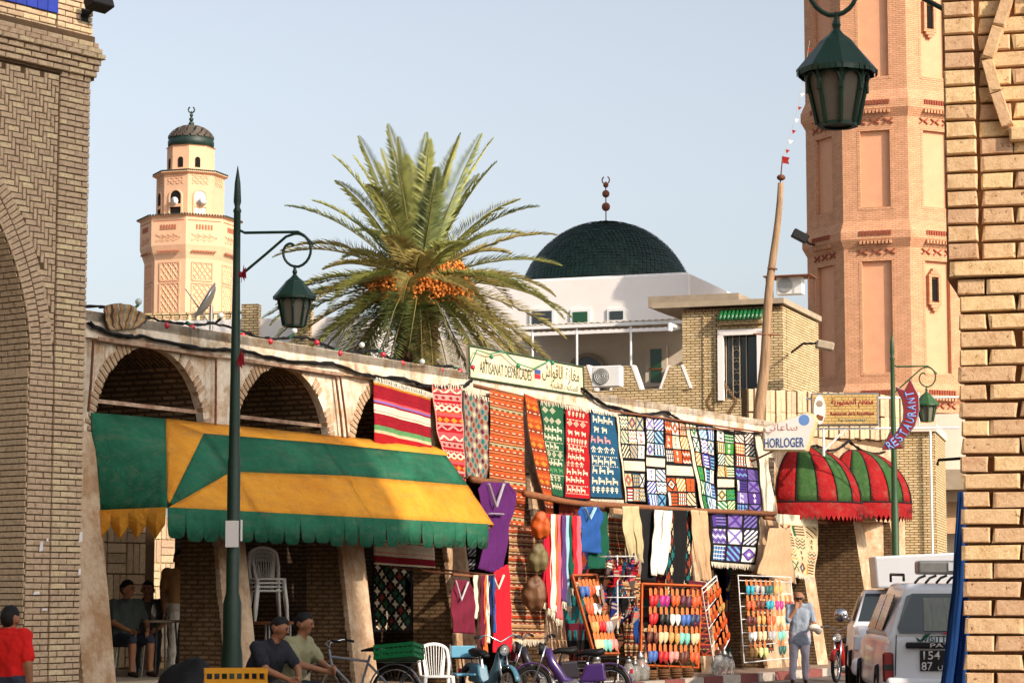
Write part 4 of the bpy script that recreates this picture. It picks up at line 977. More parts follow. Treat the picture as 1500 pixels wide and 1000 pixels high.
# spot lamp on the minaret's side
p = atY(1172, 346, 78.); fl = thing('floodlight', 'black floodlight on a bracket at the side of the pink minaret', 'floodlight', p)
b = MB(); b.box((0, 0, 0), (.55, .3, .3), rot=(0, R(28), 0)); b.build('lamp_housing', 'black', fl, bevel=.03); b = MB(); b.tube([(.15, 0, -.05), (.35, .6, -.15), (.6, 1.0, -.15)], .04, 6); b.build('bracket', 'black', fl)
p = atY(1208, 506, 56.); fl = thing('floodlight', 'grey floodlight on a slack cable at the foot of the minaret', 'floodlight', p)
b = MB(); b.box((0, 0, 0), (.42, .3, .2), rot=(0, R(12), 0)); b.build('lamp_housing', 'concrete', fl, bevel=.03); b = MB(); b.tube([(-.2, 0, .05), (-.45, .5, .1), (-.6, 1.6, 0)], .03, 6); b.build('bracket', 'black', fl)
# ------------------------------------------------------------------ date palm
mat('frond', C(164, 162, 88), .6, .35, 3, .05, 40, c2=C(112, 120, 58), spec=.4); mat('frond_dry', C(176, 160, 96), .7, .3, 3, .05, 40, c2=C(130, 118, 66))
mat('frond_deep', C(130, 138, 76), .6, .35, 3, .05, 40, c2=C(80, 94, 48), spec=.4)
mat('rachis', C(128, 122, 66), .6, .2, 5, .05, 40); mat('palm_bark', C(120, 92, 66), .95, .4, 8, .8, 30); mat('dates', C(232, 150, 70), .5, .3, 30, .1, 40, c2=C(206, 116, 44)); mat('stalk', C(226, 140, 48), .6, .2, 8, 0)
YP = 54.; pc = atY(612, 408, YP)
pt = thing('date_palm', 'big date palm with orange date bunches rising behind the arcade', 'palm tree', (pc.x, pc.y, 0))
b = MB(); b.tube([(.15, 0, 0), (.1, 0, 3), (0, 0, pc.z-1.2), (0, 0, pc.z-.2), (0, 0, pc.z+.15)], [.36, .3, .32, .46, .2], 14); tk = b.build('trunk', 'palm_bark', pt)
b = MB()
for k in range(220):
    a = k*2.4; z = pc.z-4.5+k*.021; rr = lerp(.3, .47, k/220); b.box((rr*math.cos(a), rr*math.sin(a), z), (.14, .16, .22), rot=(0, -.5, a), taper=.5)
tag(b.build('leaf_bases', 'palm_bark', tk), kind='stuff')
def frond(az, el, L, droop, seed, m, w=.6):
    r = random.Random(seed); n = 22; pts = []; p = Vector((.16*math.cos(az), .16*math.sin(az), 0)); e = el; step = L/n; sw = r.uniform(-.25, .25)
    for i in range(n+1):
        pts.append(p.copy()); t = i/n; e -= droop/n*(.35+1.5*t); a = az+sw*t
        p = p+Vector((math.cos(a)*math.cos(e), math.sin(a)*math.cos(e), math.sin(e)))*step
    rb = MB(); rb.tube(pts, [lerp(.026, .004, i/n) for i in range(n+1)], 5)
    lf = MB(); NL = 76
    for k in range(NL):
        t = .16+.84*k/(NL-1); f = t*n; i = min(n-1, int(f)); p = lerp(pts[i], pts[i+1], f-i); tg = (pts[i+1]-pts[i]).normalized()
        side = tg.cross(Vector((0, 0, 1)))
        if side.length < .05: side = Vector((-math.sin(az), math.cos(az), 0))
        side.normalize(); up = side.cross(tg)
        ll = w*(math.sin(math.pi*min(1, .18+t*.82))**.55)*r.uniform(.85, 1.1)*(1-.35*t)
        for s in (-1, 1):
            d = (side*s*.9+tg*(.5+.3*t)+up*r.uniform(.1, .55)).normalized(); q = p+d*ll+Vector((0, 0, -.06*ll)); mid = p+d*ll*.4
            wv = (tg*.5+up*-.6*s*.0+side.cross(d)*.6).normalized()*.027
            lf.add([p, mid+wv, q, mid-wv], [(0, 1, 2, 3)])
    o = lf.build('frond', m, pt, fix=False); ro = rb.build('rachis', 'rachis', o, fix=False)
    o.location = (0, 0, pc.z-.1)
    return o
r_ = random.Random(11); k = 0
def ring(n, el0, el1, L0, L1, d0, d1, mats_, off):
    global k
    for i in range(n):
        az = 2*math.pi*(i+off+r_.uniform(-.28, .28))/n
        frond(az, R(r_.uniform(el0, el1)), r_.uniform(L0, L1), r_.uniform(d0, d1), k, r_.choice(mats_)); k += 1
ring(8, 76, 88, 3.2, 3.7, .15, .35, ['frond', 'frond_deep'], .2)
ring(12, 64, 76, 3.3, 3.8, .25, .55, ['frond', 'frond_deep', 'frond'], .5)
ring(10, 44, 58, 3.2, 3.6, .5, .9, ['frond', 'frond_deep'], .1)
ring(9, 22, 36, 3.1, 3.5, .5, 1.0, ['frond', 'frond_dry'], .3)
ring(10, 6, 18, 3.0, 3.4, .5, .95, ['frond', 'frond_dry'], .6)
ring(16, -10, 6, 3.5, 3.9, .5, .85, ['frond_dry', 'frond'], .0)
ring(19, -28, -12, 3.4, 3.9, .5, .9, ['frond_dry', 'frond', 'frond_deep'], .45)
ring(20, -52, -30, 3.2, 3.7, .4, .8, ['frond_dry', 'frond_deep'], .2)
for i, (ox, oy, oz) in enumerate(((-.62, -.35, -.05), (-.34, -.62, -.16), (-.05, -.68, -.2), (.3, -.62, -.18), (.55, -.42, -.1), (.66, -.25, .2), (.62, .1, .3), (-.75, .05, .02), (.78, -.1, -.12))):
    b = MB(); s = MB(); r2 = random.Random(i)
    for q in range(230):
        d = Vector((r2.gauss(0, 1), r2.gauss(0, 1), r2.gauss(0, 1))).normalized()*r2.random()**.4*.36
        c = Vector((ox*1.25, oy*1.6, oz-.08))+Vector((d.x, d.y, d.z*1.0)); b.ball(c, r2.uniform(.03, .042), 6, 4)
    for q in range(14):
        a = Vector((ox*.2, oy*.2, .15)); c = Vector((ox+r2.uniform(-.15, .15), oy+r2.uniform(-.1, .1), oz+r2.uniform(-.1, .1))); s.tube([a, lerp(a, c, .55)+Vector((0, 0, .16)), c], .012, 4)
    o = b.build('date_bunch', 'dates', pt, smooth=True); o.location = (0, 0, pc.z-.1); so_ = s.build('stalks', 'stalk', o); tag(o, kind='stuff')
# ------------------------------------------------------------------ near brick pier
_p = atY(1407, 500, 9.8); RP = Frame(_p.x, _p.y, 105)
rp = thing('near_brick_pier', 'close sunlit buff brick pier with raised lozenge brickwork', 'pier', RP.w(0), RP.rz)
CR = .0735
zsplit = RP.hit(1405, 408)[1]
b = MB(); b.box((.6, .26, zsplit/2), (1.18, .46, zsplit)); b.box((.58, .26, zsplit+1.6), (1.26, .5, 3.2)); b.build('core', 'mortar_near', rp)
NB = [brick_mesh('brick', 'brick_near', seed=20+s, ch=.05, wob=.035) for s in range(6)]
def nbrick(u, z, l, h, ang=0., pr=.03, w=0.):
    inst('brick', NB[rnd.randrange(6)], rp, Matrix.Translation((u, w-pr, z)) @ Matrix.Rotation(ang, 4, 'Y') @ Matrix.Diagonal((l, pr+.09, h, 1)))
k = 0; z = .04
while z < zsplit-.03:
    pat = [(0, .235), (.247, .235), (.494, .235), (.741, .235), (.988, .2)] if k % 2 else [(0, .112), (.124, .235), (.371, .235), (.618, .235), (.865, .235), (1.11, .08)]
    for (a, l) in pat: nbrick(a+l/2+rnd.uniform(-.004, .004)-.006, z+CR/2+rnd.uniform(-.003, .003), l*rnd.uniform(.97, 1), .0615*rnd.uniform(.95, 1.04), rnd.uniform(-.012, .012), rnd.uniform(.02, .03))
    z += CR; k += 1
nbrick(.125, z+CR/2, .31, .062, 0, .045); nbrick(.42, z+CR/2, .24, .058, 0, .05); nbrick(.67, z+CR/2, .24, .058, 0, .05); z += CR
z0l = RP.hit(1480, 205)[1]
while z < zsplit+2.4:
    nbrick(.02, z+CR/2, .125, .0625*rnd.uniform(.95, 1.04), rnd.uniform(-.015, .015), .045)     # corner quoin column
    lz = z+CR/2 > z0l
    if k % 2: spans = [(.1, .13), (.24, .235), (.487, .235), (.734, .235), (.98, .2)]
    else: spans = [(.1, .235), (.347, .235), (.594, .235), (.841, .235), (1.09, .1)]
    for (a, l) in spans: nbrick(a+l/2, z+CR/2, l*rnd.uniform(.96, 1), .062*rnd.uniform(.95, 1.03), rnd.uniform(-.012, .012), .026 if not lz else .014)
    z += CR; k += 1
uc = RP.hit(1508, 100)[0]; LZ = [RP.hit(*p) for p in ((1479, -6), (1463, 43), (1447, 91), (1460, 139), (1477, 189))]; lz_h = LZ[0][1]-LZ[-1][1]
for yc in (0, 1):           # raised hexagonal lozenges, each side two pairs of leaning bricks
    for s in (-1, 1):
        for (a, c2) in zip(LZ[:-1], LZ[1:]):
            m_ = ((a[0]+c2[0])/2, (a[1]+c2[1])/2); du = c2[0]-a[0]; dz = a[1]-c2[1]; an = math.atan2(du, dz)
            nbrick(m_[0] if s < 0 else 2*uc-m_[0], m_[1]+yc*(lz_h+.07), .048, math.hypot(du, dz)*.97, -an if s < 0 else an, .065)
    nbrick(uc, LZ[-1][1]-.032+yc*(lz_h+.07), .17, .058, 0, .065)
# things fixed to the pier's far side
p = RP.w(-.02, .12, RP.hit(1395, 668)[1])
hk = thing('wall_hook', 'black iron hook bar sticking out of the near brick pier', 'hook', p, RP.rz)
b = MB(); b.tube([(.05, 0, .0), (-.09, 0, -.008), (-.095, 0, -.03)], .007, 6); b.build('bar', 'black', hk)
p = RP.w(-.02, .2, RP.hit(1388, 370)[1]); cb_ = thing('cable_end', 'loose black cable with plug curling out beside the near brick pier', 'cable', p, RP.rz)
b = MB(); b.tube([(.06, 0, .13), (.01, 0, .12), (-.02, 0, .06), (-.01, 0, .02), (.0, 0, .0)], .008, 6); b.build('cable', 'black', cb_, smooth=True); b = MB(); b.box((.008, 0, -.012), (.05, .03, .03), rot=(0, R(25), 0)); b.build('plug', 'black', cb_, bevel=.004)
# ------------------------------------------------------------------ textiles: every carpet and garment is its own cloth
mat_attr('woven'); mat('fringe', C(226, 214, 190), .95, .2, 12, .2, 60)
def col3(*rgb): return np.array(C(*rgb)[:3])
PAL = dict(red=(176, 22, 30), crim=(150, 16, 34), pink=(226, 84, 90), lpink=(236, 150, 140), orange=(216, 92, 38), dorange=(178, 70, 30), cream=(236, 222, 190), white=(240, 236, 226), black=(18, 16, 18), green=(34, 92, 60), lgreen=(96, 150, 96), blue=(28, 84, 118), lblue=(110, 176, 206), navy=(28, 34, 90), purple=(84, 54, 140), violet=(130, 110, 180), brown=(96, 58, 36), tan=(176, 132, 86), grey=(150, 132, 118), dgrey=(84, 74, 70), ochre=(206, 140, 44), teal=(20, 110, 110), maroon=(92, 20, 40), khaki=(176, 162, 124), sand=(214, 192, 152), lime=(70, 150, 60), royal=(40, 60, 170), rust=(140, 54, 30))
def cc(n): return col3(*PAL[n]) if isinstance(n, str) else col3(*n)
def stripes(spec, W=10, H=100, seed=0):
    tot = sum(x[1] for x in spec); img = np.zeros((H, W, 3)); r = np.random.RandomState(seed); y = 0.
    for c, wt in spec:
        y1 = y+wt/tot*H; img[int(round(y)):int(round(y1))] = cc(c); y = y1
    return img*(1+r.uniform(-.06, .06, (H, 1, 1)))
SPR_ = {'llama': ["#....", "##...", "#....", "#####", "#####", "#...#", "#...#"], 'man': ["..#..", ".###.", "#.#.#", "..#..", ".#.#.", ".#.#."], 'dia': ["...#...", "..#.#..", ".#.#.#.", "#.#.#.#", ".#.#.#.", "..#.#..", "...#..."], 'tree': [".#.", "###", ".#.", "###", ".#.", ".#."], 'hour': ["####", ".##.", ".##.", "####"], 'cam': ["..#....", ".##.#.#", "..#####", "..#####", "..#...#", "..#...#"]}
def sprite(img, name, x, y, c, flip=False):
    for j, row in enumerate(SPR_[name]):
        if flip: row = row[::-1]
        for i, ch in enumerate(row):
            if ch == '#' and 0 <= y+j < img.shape[0] and 0 <= x+i < img.shape[1]: img[y+j, x+i] = cc(c)
def animals(bg, fg, seed, W=34, H=110, extra=('red', 'white'), border='black'):
    r = random.Random(seed); img = np.zeros((H, W, 3)); img[:] = cc(bg); y = 5
    while y < H-9:
        kind = r.choice(['llama', 'llama', 'man', 'tree', 'dia', 'cam', 'llama'])
        w = len(SPR_[kind][0])+r.choice([1, 2]); x = 2+r.randrange(2)
        c = fg if r.random() < .8 else r.choice(extra)
        while x+w <= W-1: sprite(img, kind, x, y, c); x += w
        y += len(SPR_[kind])+r.choice([2, 3, 4])
        if r.random() < .3: img[y-1, 2:-2:2] = cc(fg)
    img[:, 0] = cc(border); img[:, -1] = cc(border); img[:1] = cc(border); img[-2:] = cc(border); return img
def diamonds(bgs, H=90, W=36, px=6, py=9, seed=0, border=None):
    r = random.Random(seed); yy, xx = np.mgrid[0:H, 0:W]; d = np.abs((xx % (2*px))-px)/px+np.abs((yy % (2*py))-py)/py
    img = np.zeros((H, W, 3)); img[:] = cc(bgs[0])
    cell = ((xx//(2*px))*7+(yy//(2*py))*13); d2 = np.abs(((xx+px) % (2*px))-px)/px+np.abs(((yy+py) % (2*py))-py)/py; cell2 = (((xx+px)//(2*px))*5+((yy+py)//(2*py))*11)
    for q in range(3):
        img[(d < .62) & (cell % 3 == q)] = cc(bgs[1+q % (len(bgs)-1)]); img[(d2 < .62) & (cell2 % 3 == q)] = cc(bgs[1+(q+1) % (len(bgs)-1)])
    if border: img[:, :2] = cc(border); img[:, -2:] = cc(border); img[:2] = cc(border); img[-2:] = cc(border)
    return img
def bands(spec, W=40, seed=0, border=None):
    rows = []
    for (kind, h, bg, fg) in spec:
        blk = np.zeros((h, W, 3)); blk[:] = cc(bg); yy, xx = np.mgrid[0:h, 0:W]
        if kind == 'zig': blk[np.abs((yy % h)-np.abs((xx % (2*h))-h)) < 1.6] = cc(fg)
        elif kind == 'x': blk[(np.abs(yy-(xx % h)) < 1.2) | (np.abs(h-1-yy-(xx % h)) < 1.2)] = cc(fg)
        elif kind == 'dia': blk[np.abs((xx % h)-h/2)+np.abs(yy-h/2) < h*.42] = cc(fg)
        elif kind == 'dot': blk[(yy == h//2) & (xx % 4 < 2)] = cc(fg)
        elif kind == 'tooth': blk[(xx % 4 < 2) & (yy > h//3)] = cc(fg)
        rows.append(blk)
    img = np.concatenate(rows)
    if border: img[:, 0] = cc(border); img[:, -1] = cc(border)
    return img
def motif(w, h, pal, r):
    m = np.zeros((h, w, 3)); m[:] = cc(pal[0]); yy, xx = np.mgrid[0:h, 0:w]; k = r.randrange(8); a, b_ = r.sample(pal[1:], 2)
    if k == 0: m[((xx+yy) % 6) < 3] = cc(a)
    elif k == 1:
        for q, f in enumerate((1., .66, .33)): m[(np.abs(xx-w/2+.5)/(w/2)+np.abs(yy-h/2+.5)/(h/2)) < f] = cc((a, b_, pal[0])[q])
    elif k == 2: m[(yy+np.abs((xx % 6)-3)) % 5 < 2] = cc(a); m[(yy+np.abs((xx % 6)-3)) % 10 < 2] = cc(b_)
    elif k == 3: m[(xx % 4 < 2)] = cc(a); m[(yy % 5 == 0)] = cc(b_)
    elif k == 4: m[np.abs(np.abs(xx-w/2+.5)/w-np.abs(yy-h/2+.5)/h) < .12] = cc(a)
    elif k == 5: m[(yy % 4 < 2)] = cc(a); m[xx < w*.2] = cc(b_)
    elif k == 6:
        m[:] = cc(pal[0]); sp = r.choice(['llama', 'man', 'cam', 'hour', 'tree'])
        for q in range(0, h-6, 8): sprite(m, sp, max(0, (w-len(SPR_[sp][0]))//2), q+1, a)
    else: m[(xx-yy) % 8 < 3] = cc(a); m[(xx-yy) % 8 == 5] = cc(b_)
    return m
def patchwork(cols, rows, pals, seed, cw=15, ch=16, bd=2, border='black', gaprow=None):
    r = random.Random(seed); W, H = cols*(cw+bd)+bd, rows*(ch+bd)+bd; img = np.zeros((H, W, 3)); img[:] = cc(border)
    for j in range(rows):
        if gaprow == j:
            img[bd+j*(ch+bd)+2:bd+j*(ch+bd)+ch-2, bd:-bd] = cc('cream'); continue
        for i in range(cols): img[bd+j*(ch+bd):bd+j*(ch+bd)+ch, bd+i*(cw+bd):bd+i*(cw+bd)+cw] = motif(cw, ch, r.choice(pals), r)
    return img
def poly_at(pl, t):
    if len(pl) == 1: return pl[0]
    L = [0.]
    for a, b in zip(pl[:-1], pl[1:]): L.append(L[-1]+math.hypot(b[0]-a[0], b[1]-a[1]))
    s = t*L[-1]
    for i in range(len(pl)-1):
        if s <= L[i+1]+1e-9:
            f = (s-L[i])/max(1e-9, L[i+1]-L[i]); return (lerp(pl[i][0], pl[i+1][0], f), lerp(pl[i][1], pl[i+1][1], f))
    return pl[-1]
def cloth(name, label, cat, left, right, w, img=None, m=None, folds=3, amp=.02, grow=.5, group=None, fringe=False, seed=0, w2=None, nu=None, nv=None, parent=None, sag=0., thick=.01, F=AR, fcol='fringe', topfringe=False):
    r = random.Random(seed*7+len(label or name)); ph = r.random()*6.28
    if img is not None:
        rs__ = np.random.RandomState(seed+3); img = np.clip(img*.86*(1+rs__.uniform(-.16, .1, img.shape[:2]+(1,)))*(1+rs__.uniform(-.07, .05, (img.shape[0], 1, 1)))+.004, 0, 1); nv, nu = img.shape[0], img.shape[1]
    else: nu = nu or max(12, folds*9); nv = nv or 26
    w2 = w if w2 is None else w2
    vs = []
    for j in range(nv+1):
        v = j/nv; L, Rr = poly_at(left, v), poly_at(right, v); ww = lerp(w, w2, v)
        a, b = F.p(L[0], L[1], ww), F.p(Rr[0], Rr[1], ww)
        for i in range(nu+1):
            u = i/nu; p = lerp(a, b, u)
            am = amp*(grow+(1-grow)*v)*(.75+.25*math.sin(v*5+ph))
            d = am*(math.sin(u*folds*6.28+ph+.8*math.sin(v*3+ph))+.35*math.sin(u*folds*14.1+ph*2+v*2))+.02*math.sin(v*6+u*3+ph)*v+.008*math.sin(v*17+u*5+ph*3)
            p = p-F.i*d+Vector((0, 0, -sag*math.sin(math.pi*u)*(1-v)))
            vs.append(p)
    org = lerp(vs[-1], vs[-1-nu], .5); b = MB(); b.v = [tuple(q-org) for q in vs]
    b.f = [(j*(nu+1)+i, (j+1)*(nu+1)+i, (j+1)*(nu+1)+i+1, j*(nu+1)+i+1) for j in range(nv) for i in range(nu)]; b.mi = [0]*len(b.f)
    b.c = [(*img[j, i], 1) for j in range(nv) for i in range(nu)] if img is not None else [None]*len(b.f)
    if parent is None:
        o = b.build(name, m or 'woven', smooth=True, fix=False, solid=thick); o.location = org; tag(o, label, cat, group)
    else:
        o = b.build(name, m or 'woven', parent, smooth=True, fix=False, solid=thick); o.location = org-parent.location
    for (row, on, sg) in ((nv, fringe, -1), (0, topfringe, 1)):
        if not on: continue
        f = MB(); n = max(14, int((vs[-1]-vs[-1-nu]).length/.035))
        for k in range(n):
            u = (k+.5)/n*nu; i = int(u); p = lerp(vs[row*(nu+1)+i], vs[row*(nu+1)+min(nu, i+1)], u-i)-org
            l = r.uniform(.07, .12) if sg < 0 else r.uniform(.05, .08)
            q = p+Vector((r.uniform(-.015, .015), r.uniform(-.01, .01), -l)) if sg < 0 else p-F.i*.04+Vector((r.uniform(-.02, .02), 0, -l))
            st = p if sg < 0 else p-F.i*.03+Vector((0, 0, .01))
            f.tube([st, q], [.011, .006], 4, caps=False)
        tag(f.build('fringe', fcol, o, fix=False), kind='stuff')
    return o
GC = 'carpets hung along the arcade front'
cloth('striped_carpet', 'red, cream and blue striped carpet hanging beside the canvas awning', 'carpet', [(549, 552), (549, 700), (549, 826)], [(631, 577), (633, 700), (636, 832)], -.12,
      stripes([('lblue', 1.2), ('cream', 1), ('ochre', .6), ('crim', 6), ('pink', .8), ('violet', .5), ('crim', 1), ('cream', 2.4), ('lpink', .6), ('cream', .6), ('crim', 5), ('lgreen', 2.2), ('sand', 1), ('red', 5), ('pink', 1), ('crim', 6), ('lblue', 3), ('cream', 2), ('crim', 5), ('cream', 3), ('lgreen', 2), ('crim', 5), ('ochre', .6), ('red', 6), ('cream', 1.5), ('crim', 4), ('cream', 1), ('red', .5), ('cream', 4), ('lpink', .5), ('cream', 1), ('crim', 3), ('cream', .8)], 26, 190), folds=2, amp=.03, group=GC, topfringe=True, seed=1)
pk = [('fill', 4, 'pink', 'red'), ('zig', 6, 'pink', 'cream'), ('fill', 2, 'crim', 'red'), ('dia', 7, 'lpink', 'crim'), ('fill', 3, 'red', 'red'), ('dot', 3, 'pink', 'cream'), ('x', 8, 'red', 'cream'), ('fill', 2, 'orange', 'red'), ('fill', 4, 'pink', 'red'), ('dia', 8, 'red', 'ochre'), ('fill', 3, 'lpink', 'red'), ('zig', 6, 'crim', 'lpink'), ('fill', 3, 'red', 'red')]
cloth('kilim_carpet', 'pink and red kilim carpet with white zigzag bands', 'carpet', [(632, 562), (640, 630), (655, 700)], [(675, 566), (678, 640), (683, 705)], -.16, bands(pk*2, 30, border='lpink'), folds=1, amp=.015, group=GC, topfringe=True, seed=2)
cloth('diamond_carpet', 'greyish brown carpet covered in small diamonds', 'carpet', [(676, 571), (678, 640), (684, 700)], [(716, 584), (717, 640), (713, 702)], -.13, diamonds(['grey', 'maroon', 'teal', 'rust', 'sand'], 100, 38, 4, 6, border='dgrey'), folds=1, amp=.02, group=GC, topfringe=True, seed=3)
ob = []
for k in range(15): ob += [('fill', 2, 'orange', 'red'), ('dot', 3, 'dorange', 'cream'), ('fill', 1, 'brown', 'red'), ('fill', 2, (226, 120, 70), 'red'), ('fill', 1, 'black', 'red'), ('tooth' if k % 4 == 1 else 'fill', 4 if k % 4 == 1 else 1, 'khaki' if k % 4 == 1 else 'orange', 'brown')]
cloth('orange_carpet', 'long orange carpet with thin dark stripes and khaki bands', 'carpet', [(717, 571), (717, 700), (719, 770)], [(766, 582), (768, 700), (768, 776)], -.17, bands(ob, 24), folds=1, amp=.02, group=GC, fringe=True, fcol='fringe', seed=4)
cloth('orange_runner', 'narrow rust orange runner twisting down beside the green carpet', 'carpet', [(767, 576), (776, 650), (793, 725), (797, 770)], [(787, 584), (798, 650), (808, 720), (812, 772)], -.2, bands([('fill', 3, 'dorange', 'red'), ('dot', 4, 'orange', 'ochre'), ('dia', 6, 'dorange', 'ochre'), ('dot', 4, 'rust', 'cream')]*7, 14, border='brown'), folds=1, amp=.02, group=GC, seed=5)
cloth('green_carpet', 'green carpet woven with small white animals', 'carpet', [(789, 587), (797, 650), (807, 727)], [(826, 593), (826, 660), (826, 730)], -.15, animals('green', 'cream', 5, 30, 104, ('lgreen', 'cream')), folds=1, amp=.018, group=GC, topfringe=True, seed=6)
cloth('red_carpet', 'bright red carpet woven with white animals and diamonds', 'carpet', [(827, 594), (827, 730)], [(864, 600), (863, 733)], -.17, animals('red', 'cream', 9, 32, 104, ('lpink', 'cream')), folds=1, amp=.018, group=GC, topfringe=True, seed=7)
cloth('blue_carpet', 'petrol blue carpet with white giraffes', 'carpet', [(865, 599), (863, 650), (862, 730)], [(900, 605), (906, 660), (914, 732)], -.15, animals('blue', 'cream', 14, 30, 84, ('red', 'lpink')), folds=1, amp=.018, group=GC, topfringe=True, fringe=True, seed=8)
E1 = [('cream', 'red', 'ochre', 'black', 'teal'), ('sand', 'orange', 'black', 'blue'), ('white', 'ochre', 'black', 'red')]
BL = [('white', 'royal', 'navy', 'lblue'), ('lblue', 'navy', 'white', 'purple'), ('white', 'blue', 'royal', 'violet')]
BRN = [('white', 'brown', 'orange', 'black'), ('orange', 'white', 'brown', 'black'), ('cream', 'red', 'brown', 'ochre')]
GR = [('white', 'lime', 'green', 'black'), ('lime', 'white', 'green', 'teal'), ('cream', 'green', 'lime', 'ochre')]
PU = [('white', 'purple', 'navy', 'violet'), ('violet', 'navy', 'white', 'purple'), ('purple', 'lblue', 'white', 'navy')]
cloth('patchwork_carpet', 'cream edged patchwork carpet with earth coloured panels next to the blue carpet', 'carpet', [(903, 606), (908, 670), (917, 735)], [(943, 609), (945, 670), (947, 736)], -.14, np.concatenate([np.tile(cc('cream'), (110, 4, 1)), patchwork(3, 6, E1, 3, gaprow=3)], 1), folds=1, amp=.015, group=GC, seed=9)
cloth('patchwork_carpet', 'narrow blue and white patchwork carpet', 'carpet', [(944, 609), (945, 670), (948, 742)], [(971, 612), (974, 670), (977, 744)], -.16, patchwork(2, 7, BL, 5, gaprow=3), folds=1, amp=.02, group=GC, seed=10)
cloth('patchwork_carpet', 'brown, orange and white patchwork carpet', 'carpet', [(972, 613), (974, 670), (976, 742)], [(1003, 618), (1012, 670), (1022, 742)], -.14, patchwork(3, 6, BRN, 7, gaprow=3), folds=1, amp=.02, group=GC, seed=11)
cloth('patchwork_carpet', 'pale bordered blue and green patchwork carpet hung askew', 'carpet', [(1004, 616), (1014, 670), (1030, 745)], [(1046, 625), (1048, 670), (1050, 752)], -.17, np.concatenate([np.tile(cc('cream'), (110, 5, 1)), patchwork(1, 6, GR, 2, cw=8), patchwork(2, 6, BL, 15, cw=11)], 1), folds=1, amp=.02, group=GC, seed=12)
cloth('patchwork_carpet', 'green and white patchwork carpet', 'carpet', [(1047, 627), (1049, 690), (1050, 752)], [(1074, 632), (1077, 690), (1079, 750)], -.14, patchwork(2, 7, GR, 21, gaprow=4), folds=1, amp=.02, group=GC, seed=13)
cloth('patchwork_carpet', 'orange above indigo patchwork carpet at the end of the row', 'carpet', [(1075, 629), (1076, 690), (1077, 755)], [(1103, 634), (1110, 690), (1118, 757)], -.17, np.concatenate([patchwork(2, 3, BRN, 31), patchwork(2, 4, PU, 33)], 0), folds=1, amp=.02, group=GC, seed=14)
cloth('plain_cloth', 'plain cream cloth edge hanging beside the watchmaker sign', 'cloth', [(1104, 632), (1112, 690), (1120, 755)], [(1112, 634), (1128, 700), (1136, 750)], -.1, m='fringe', folds=2, amp=.02, seed=15)
cloth('patchwork_carpet', 'violet and turquoise patchwork carpet with white fringe below the rail', 'carpet', [(1040, 746), (1040, 780), (1039, 822)], [(1112, 748), (1111, 785), (1107, 827)], -.45, patchwork(3, 3, PU, 41, cw=16, ch=18, bd=3), folds=1, amp=.02, group=GC, fringe=True, seed=16)
cloth('patchwork_carpet', 'sand coloured carpet with camel panels at the far end of the rail', 'carpet', [(1133, 752), (1150, 800), (1160, 836)], [(1198, 756), (1197, 800), (1192, 846)], -.5, np.concatenate([np.tile(cc('cream'), (14, 47, 1)), patchwork(3, 4, [('sand', 'black', 'teal', 'rust'), ('sand', 'green', 'ochre', 'brown')], 43, cw=13, ch=16, border='sand')[:, :47]], 0), folds=1, amp=.02, group=GC, fringe=True, seed=17)
kb_ = []
for q in range(12): kb_ += [('fill', 3, 'brown', 'red'), ('dot', 3, 'rust', 'sand'), ('fill', 1, 'sand', 'red'), ('fill', 4, 'tan' if q % 3 else 'dorange', 'red'), ('tooth', 3, 'brown', 'tan'), ('fill', 1, 'sand', 'red')]
cloth('wall_kilim', 'brown striped kilim with long pale fringe hanging on the pier behind the red dress', 'carpet', [(744, 768), (746, 850), (745, 936)], [(800, 772), (800, 850), (797, 937)], -.3, bands(kb_, 26), folds=1, amp=.02, group=GC, fringe=True, seed=18, w2=-.5)
cloth('small_kilim', 'small ochre and brown kilim hung between green cloth and trousers', 'carpet', [(888, 752), (889, 835)], [(913, 754), (915, 838)], -.25, bands(kb_[:40], 20), folds=1, amp=.015, group=GC, topfringe=True, seed=19)
# carpets displayed inside the shop beside the cafe
cloth('framed_carpet', 'black carpet with brown and white picture panels inside the shop', 'carpet', [(601, 835), (600, 890)], [(668, 838), (667, 893)], .9, patchwork(3, 2, [('white', 'brown', 'ochre', 'black'), ('ochre', 'brown', 'white', 'black')], 51, cw=14, ch=16, bd=4), folds=1, amp=.01, group='carpets inside the shop', seed=20)
cloth('framed_carpet', 'black carpet with red and ochre panels partly behind the valance', 'carpet', [(632, 790), (632, 836)], [(700, 796), (700, 838)], .85, patchwork(4, 2, [('white', 'red', 'ochre', 'blue'), ('ochre', 'black', 'white', 'teal')], 52, cw=12, ch=14, bd=4), folds=1, amp=.01, group='carpets inside the shop', seed=21)
cloth('dark_carpet', 'dark green and cream diamond carpet in the shop shadow', 'carpet', [(545, 820), (545, 925)], [(604, 830), (603, 925)], 1.0, diamonds(['black', 'cream', 'green', 'cream', 'rust'], 60, 36, 4, 5, border='black'), folds=1, amp=.01, group='carpets inside the shop', seed=22)
# rails
def rail(name, label, a, b_, w, r=.045):
    A, B = AR.p(*a, w), AR.p(*b_, w); t = thing(name, label, 'rail', A); q = MB(); q.tube([(0, 0, 0), (B-A)*.5+Vector((0, 0, -.02)), B-A], [r, r*.9, r], 7); q.build('pole', 'wood', t, smooth=True)
    for f in (.08, .92):
        p = (B-A)*f; q = MB(); q.tube([p+Vector((0, 0, .0)), p+AR.i*abs(w)+Vector((0, 0, .12))], .015, 5); q.build('bracket', 'rust', t)
    return t
rail('hanging_rail', 'thick weathered wooden rail under the animal carpets', (768, 722), (882, 742), -.5, .06); rail('hanging_rail', 'long wooden rail under the patchwork carpets', (860, 737), (1135, 752), -.5, .05)
rail('hanging_rail', 'short wooden rail above the purple dress', (690, 701), (735, 706), -.7, .06); rail('hanging_rail', 'thin pale rail of the scarf rack', (664, 841), (724, 842), -1.2, .022)
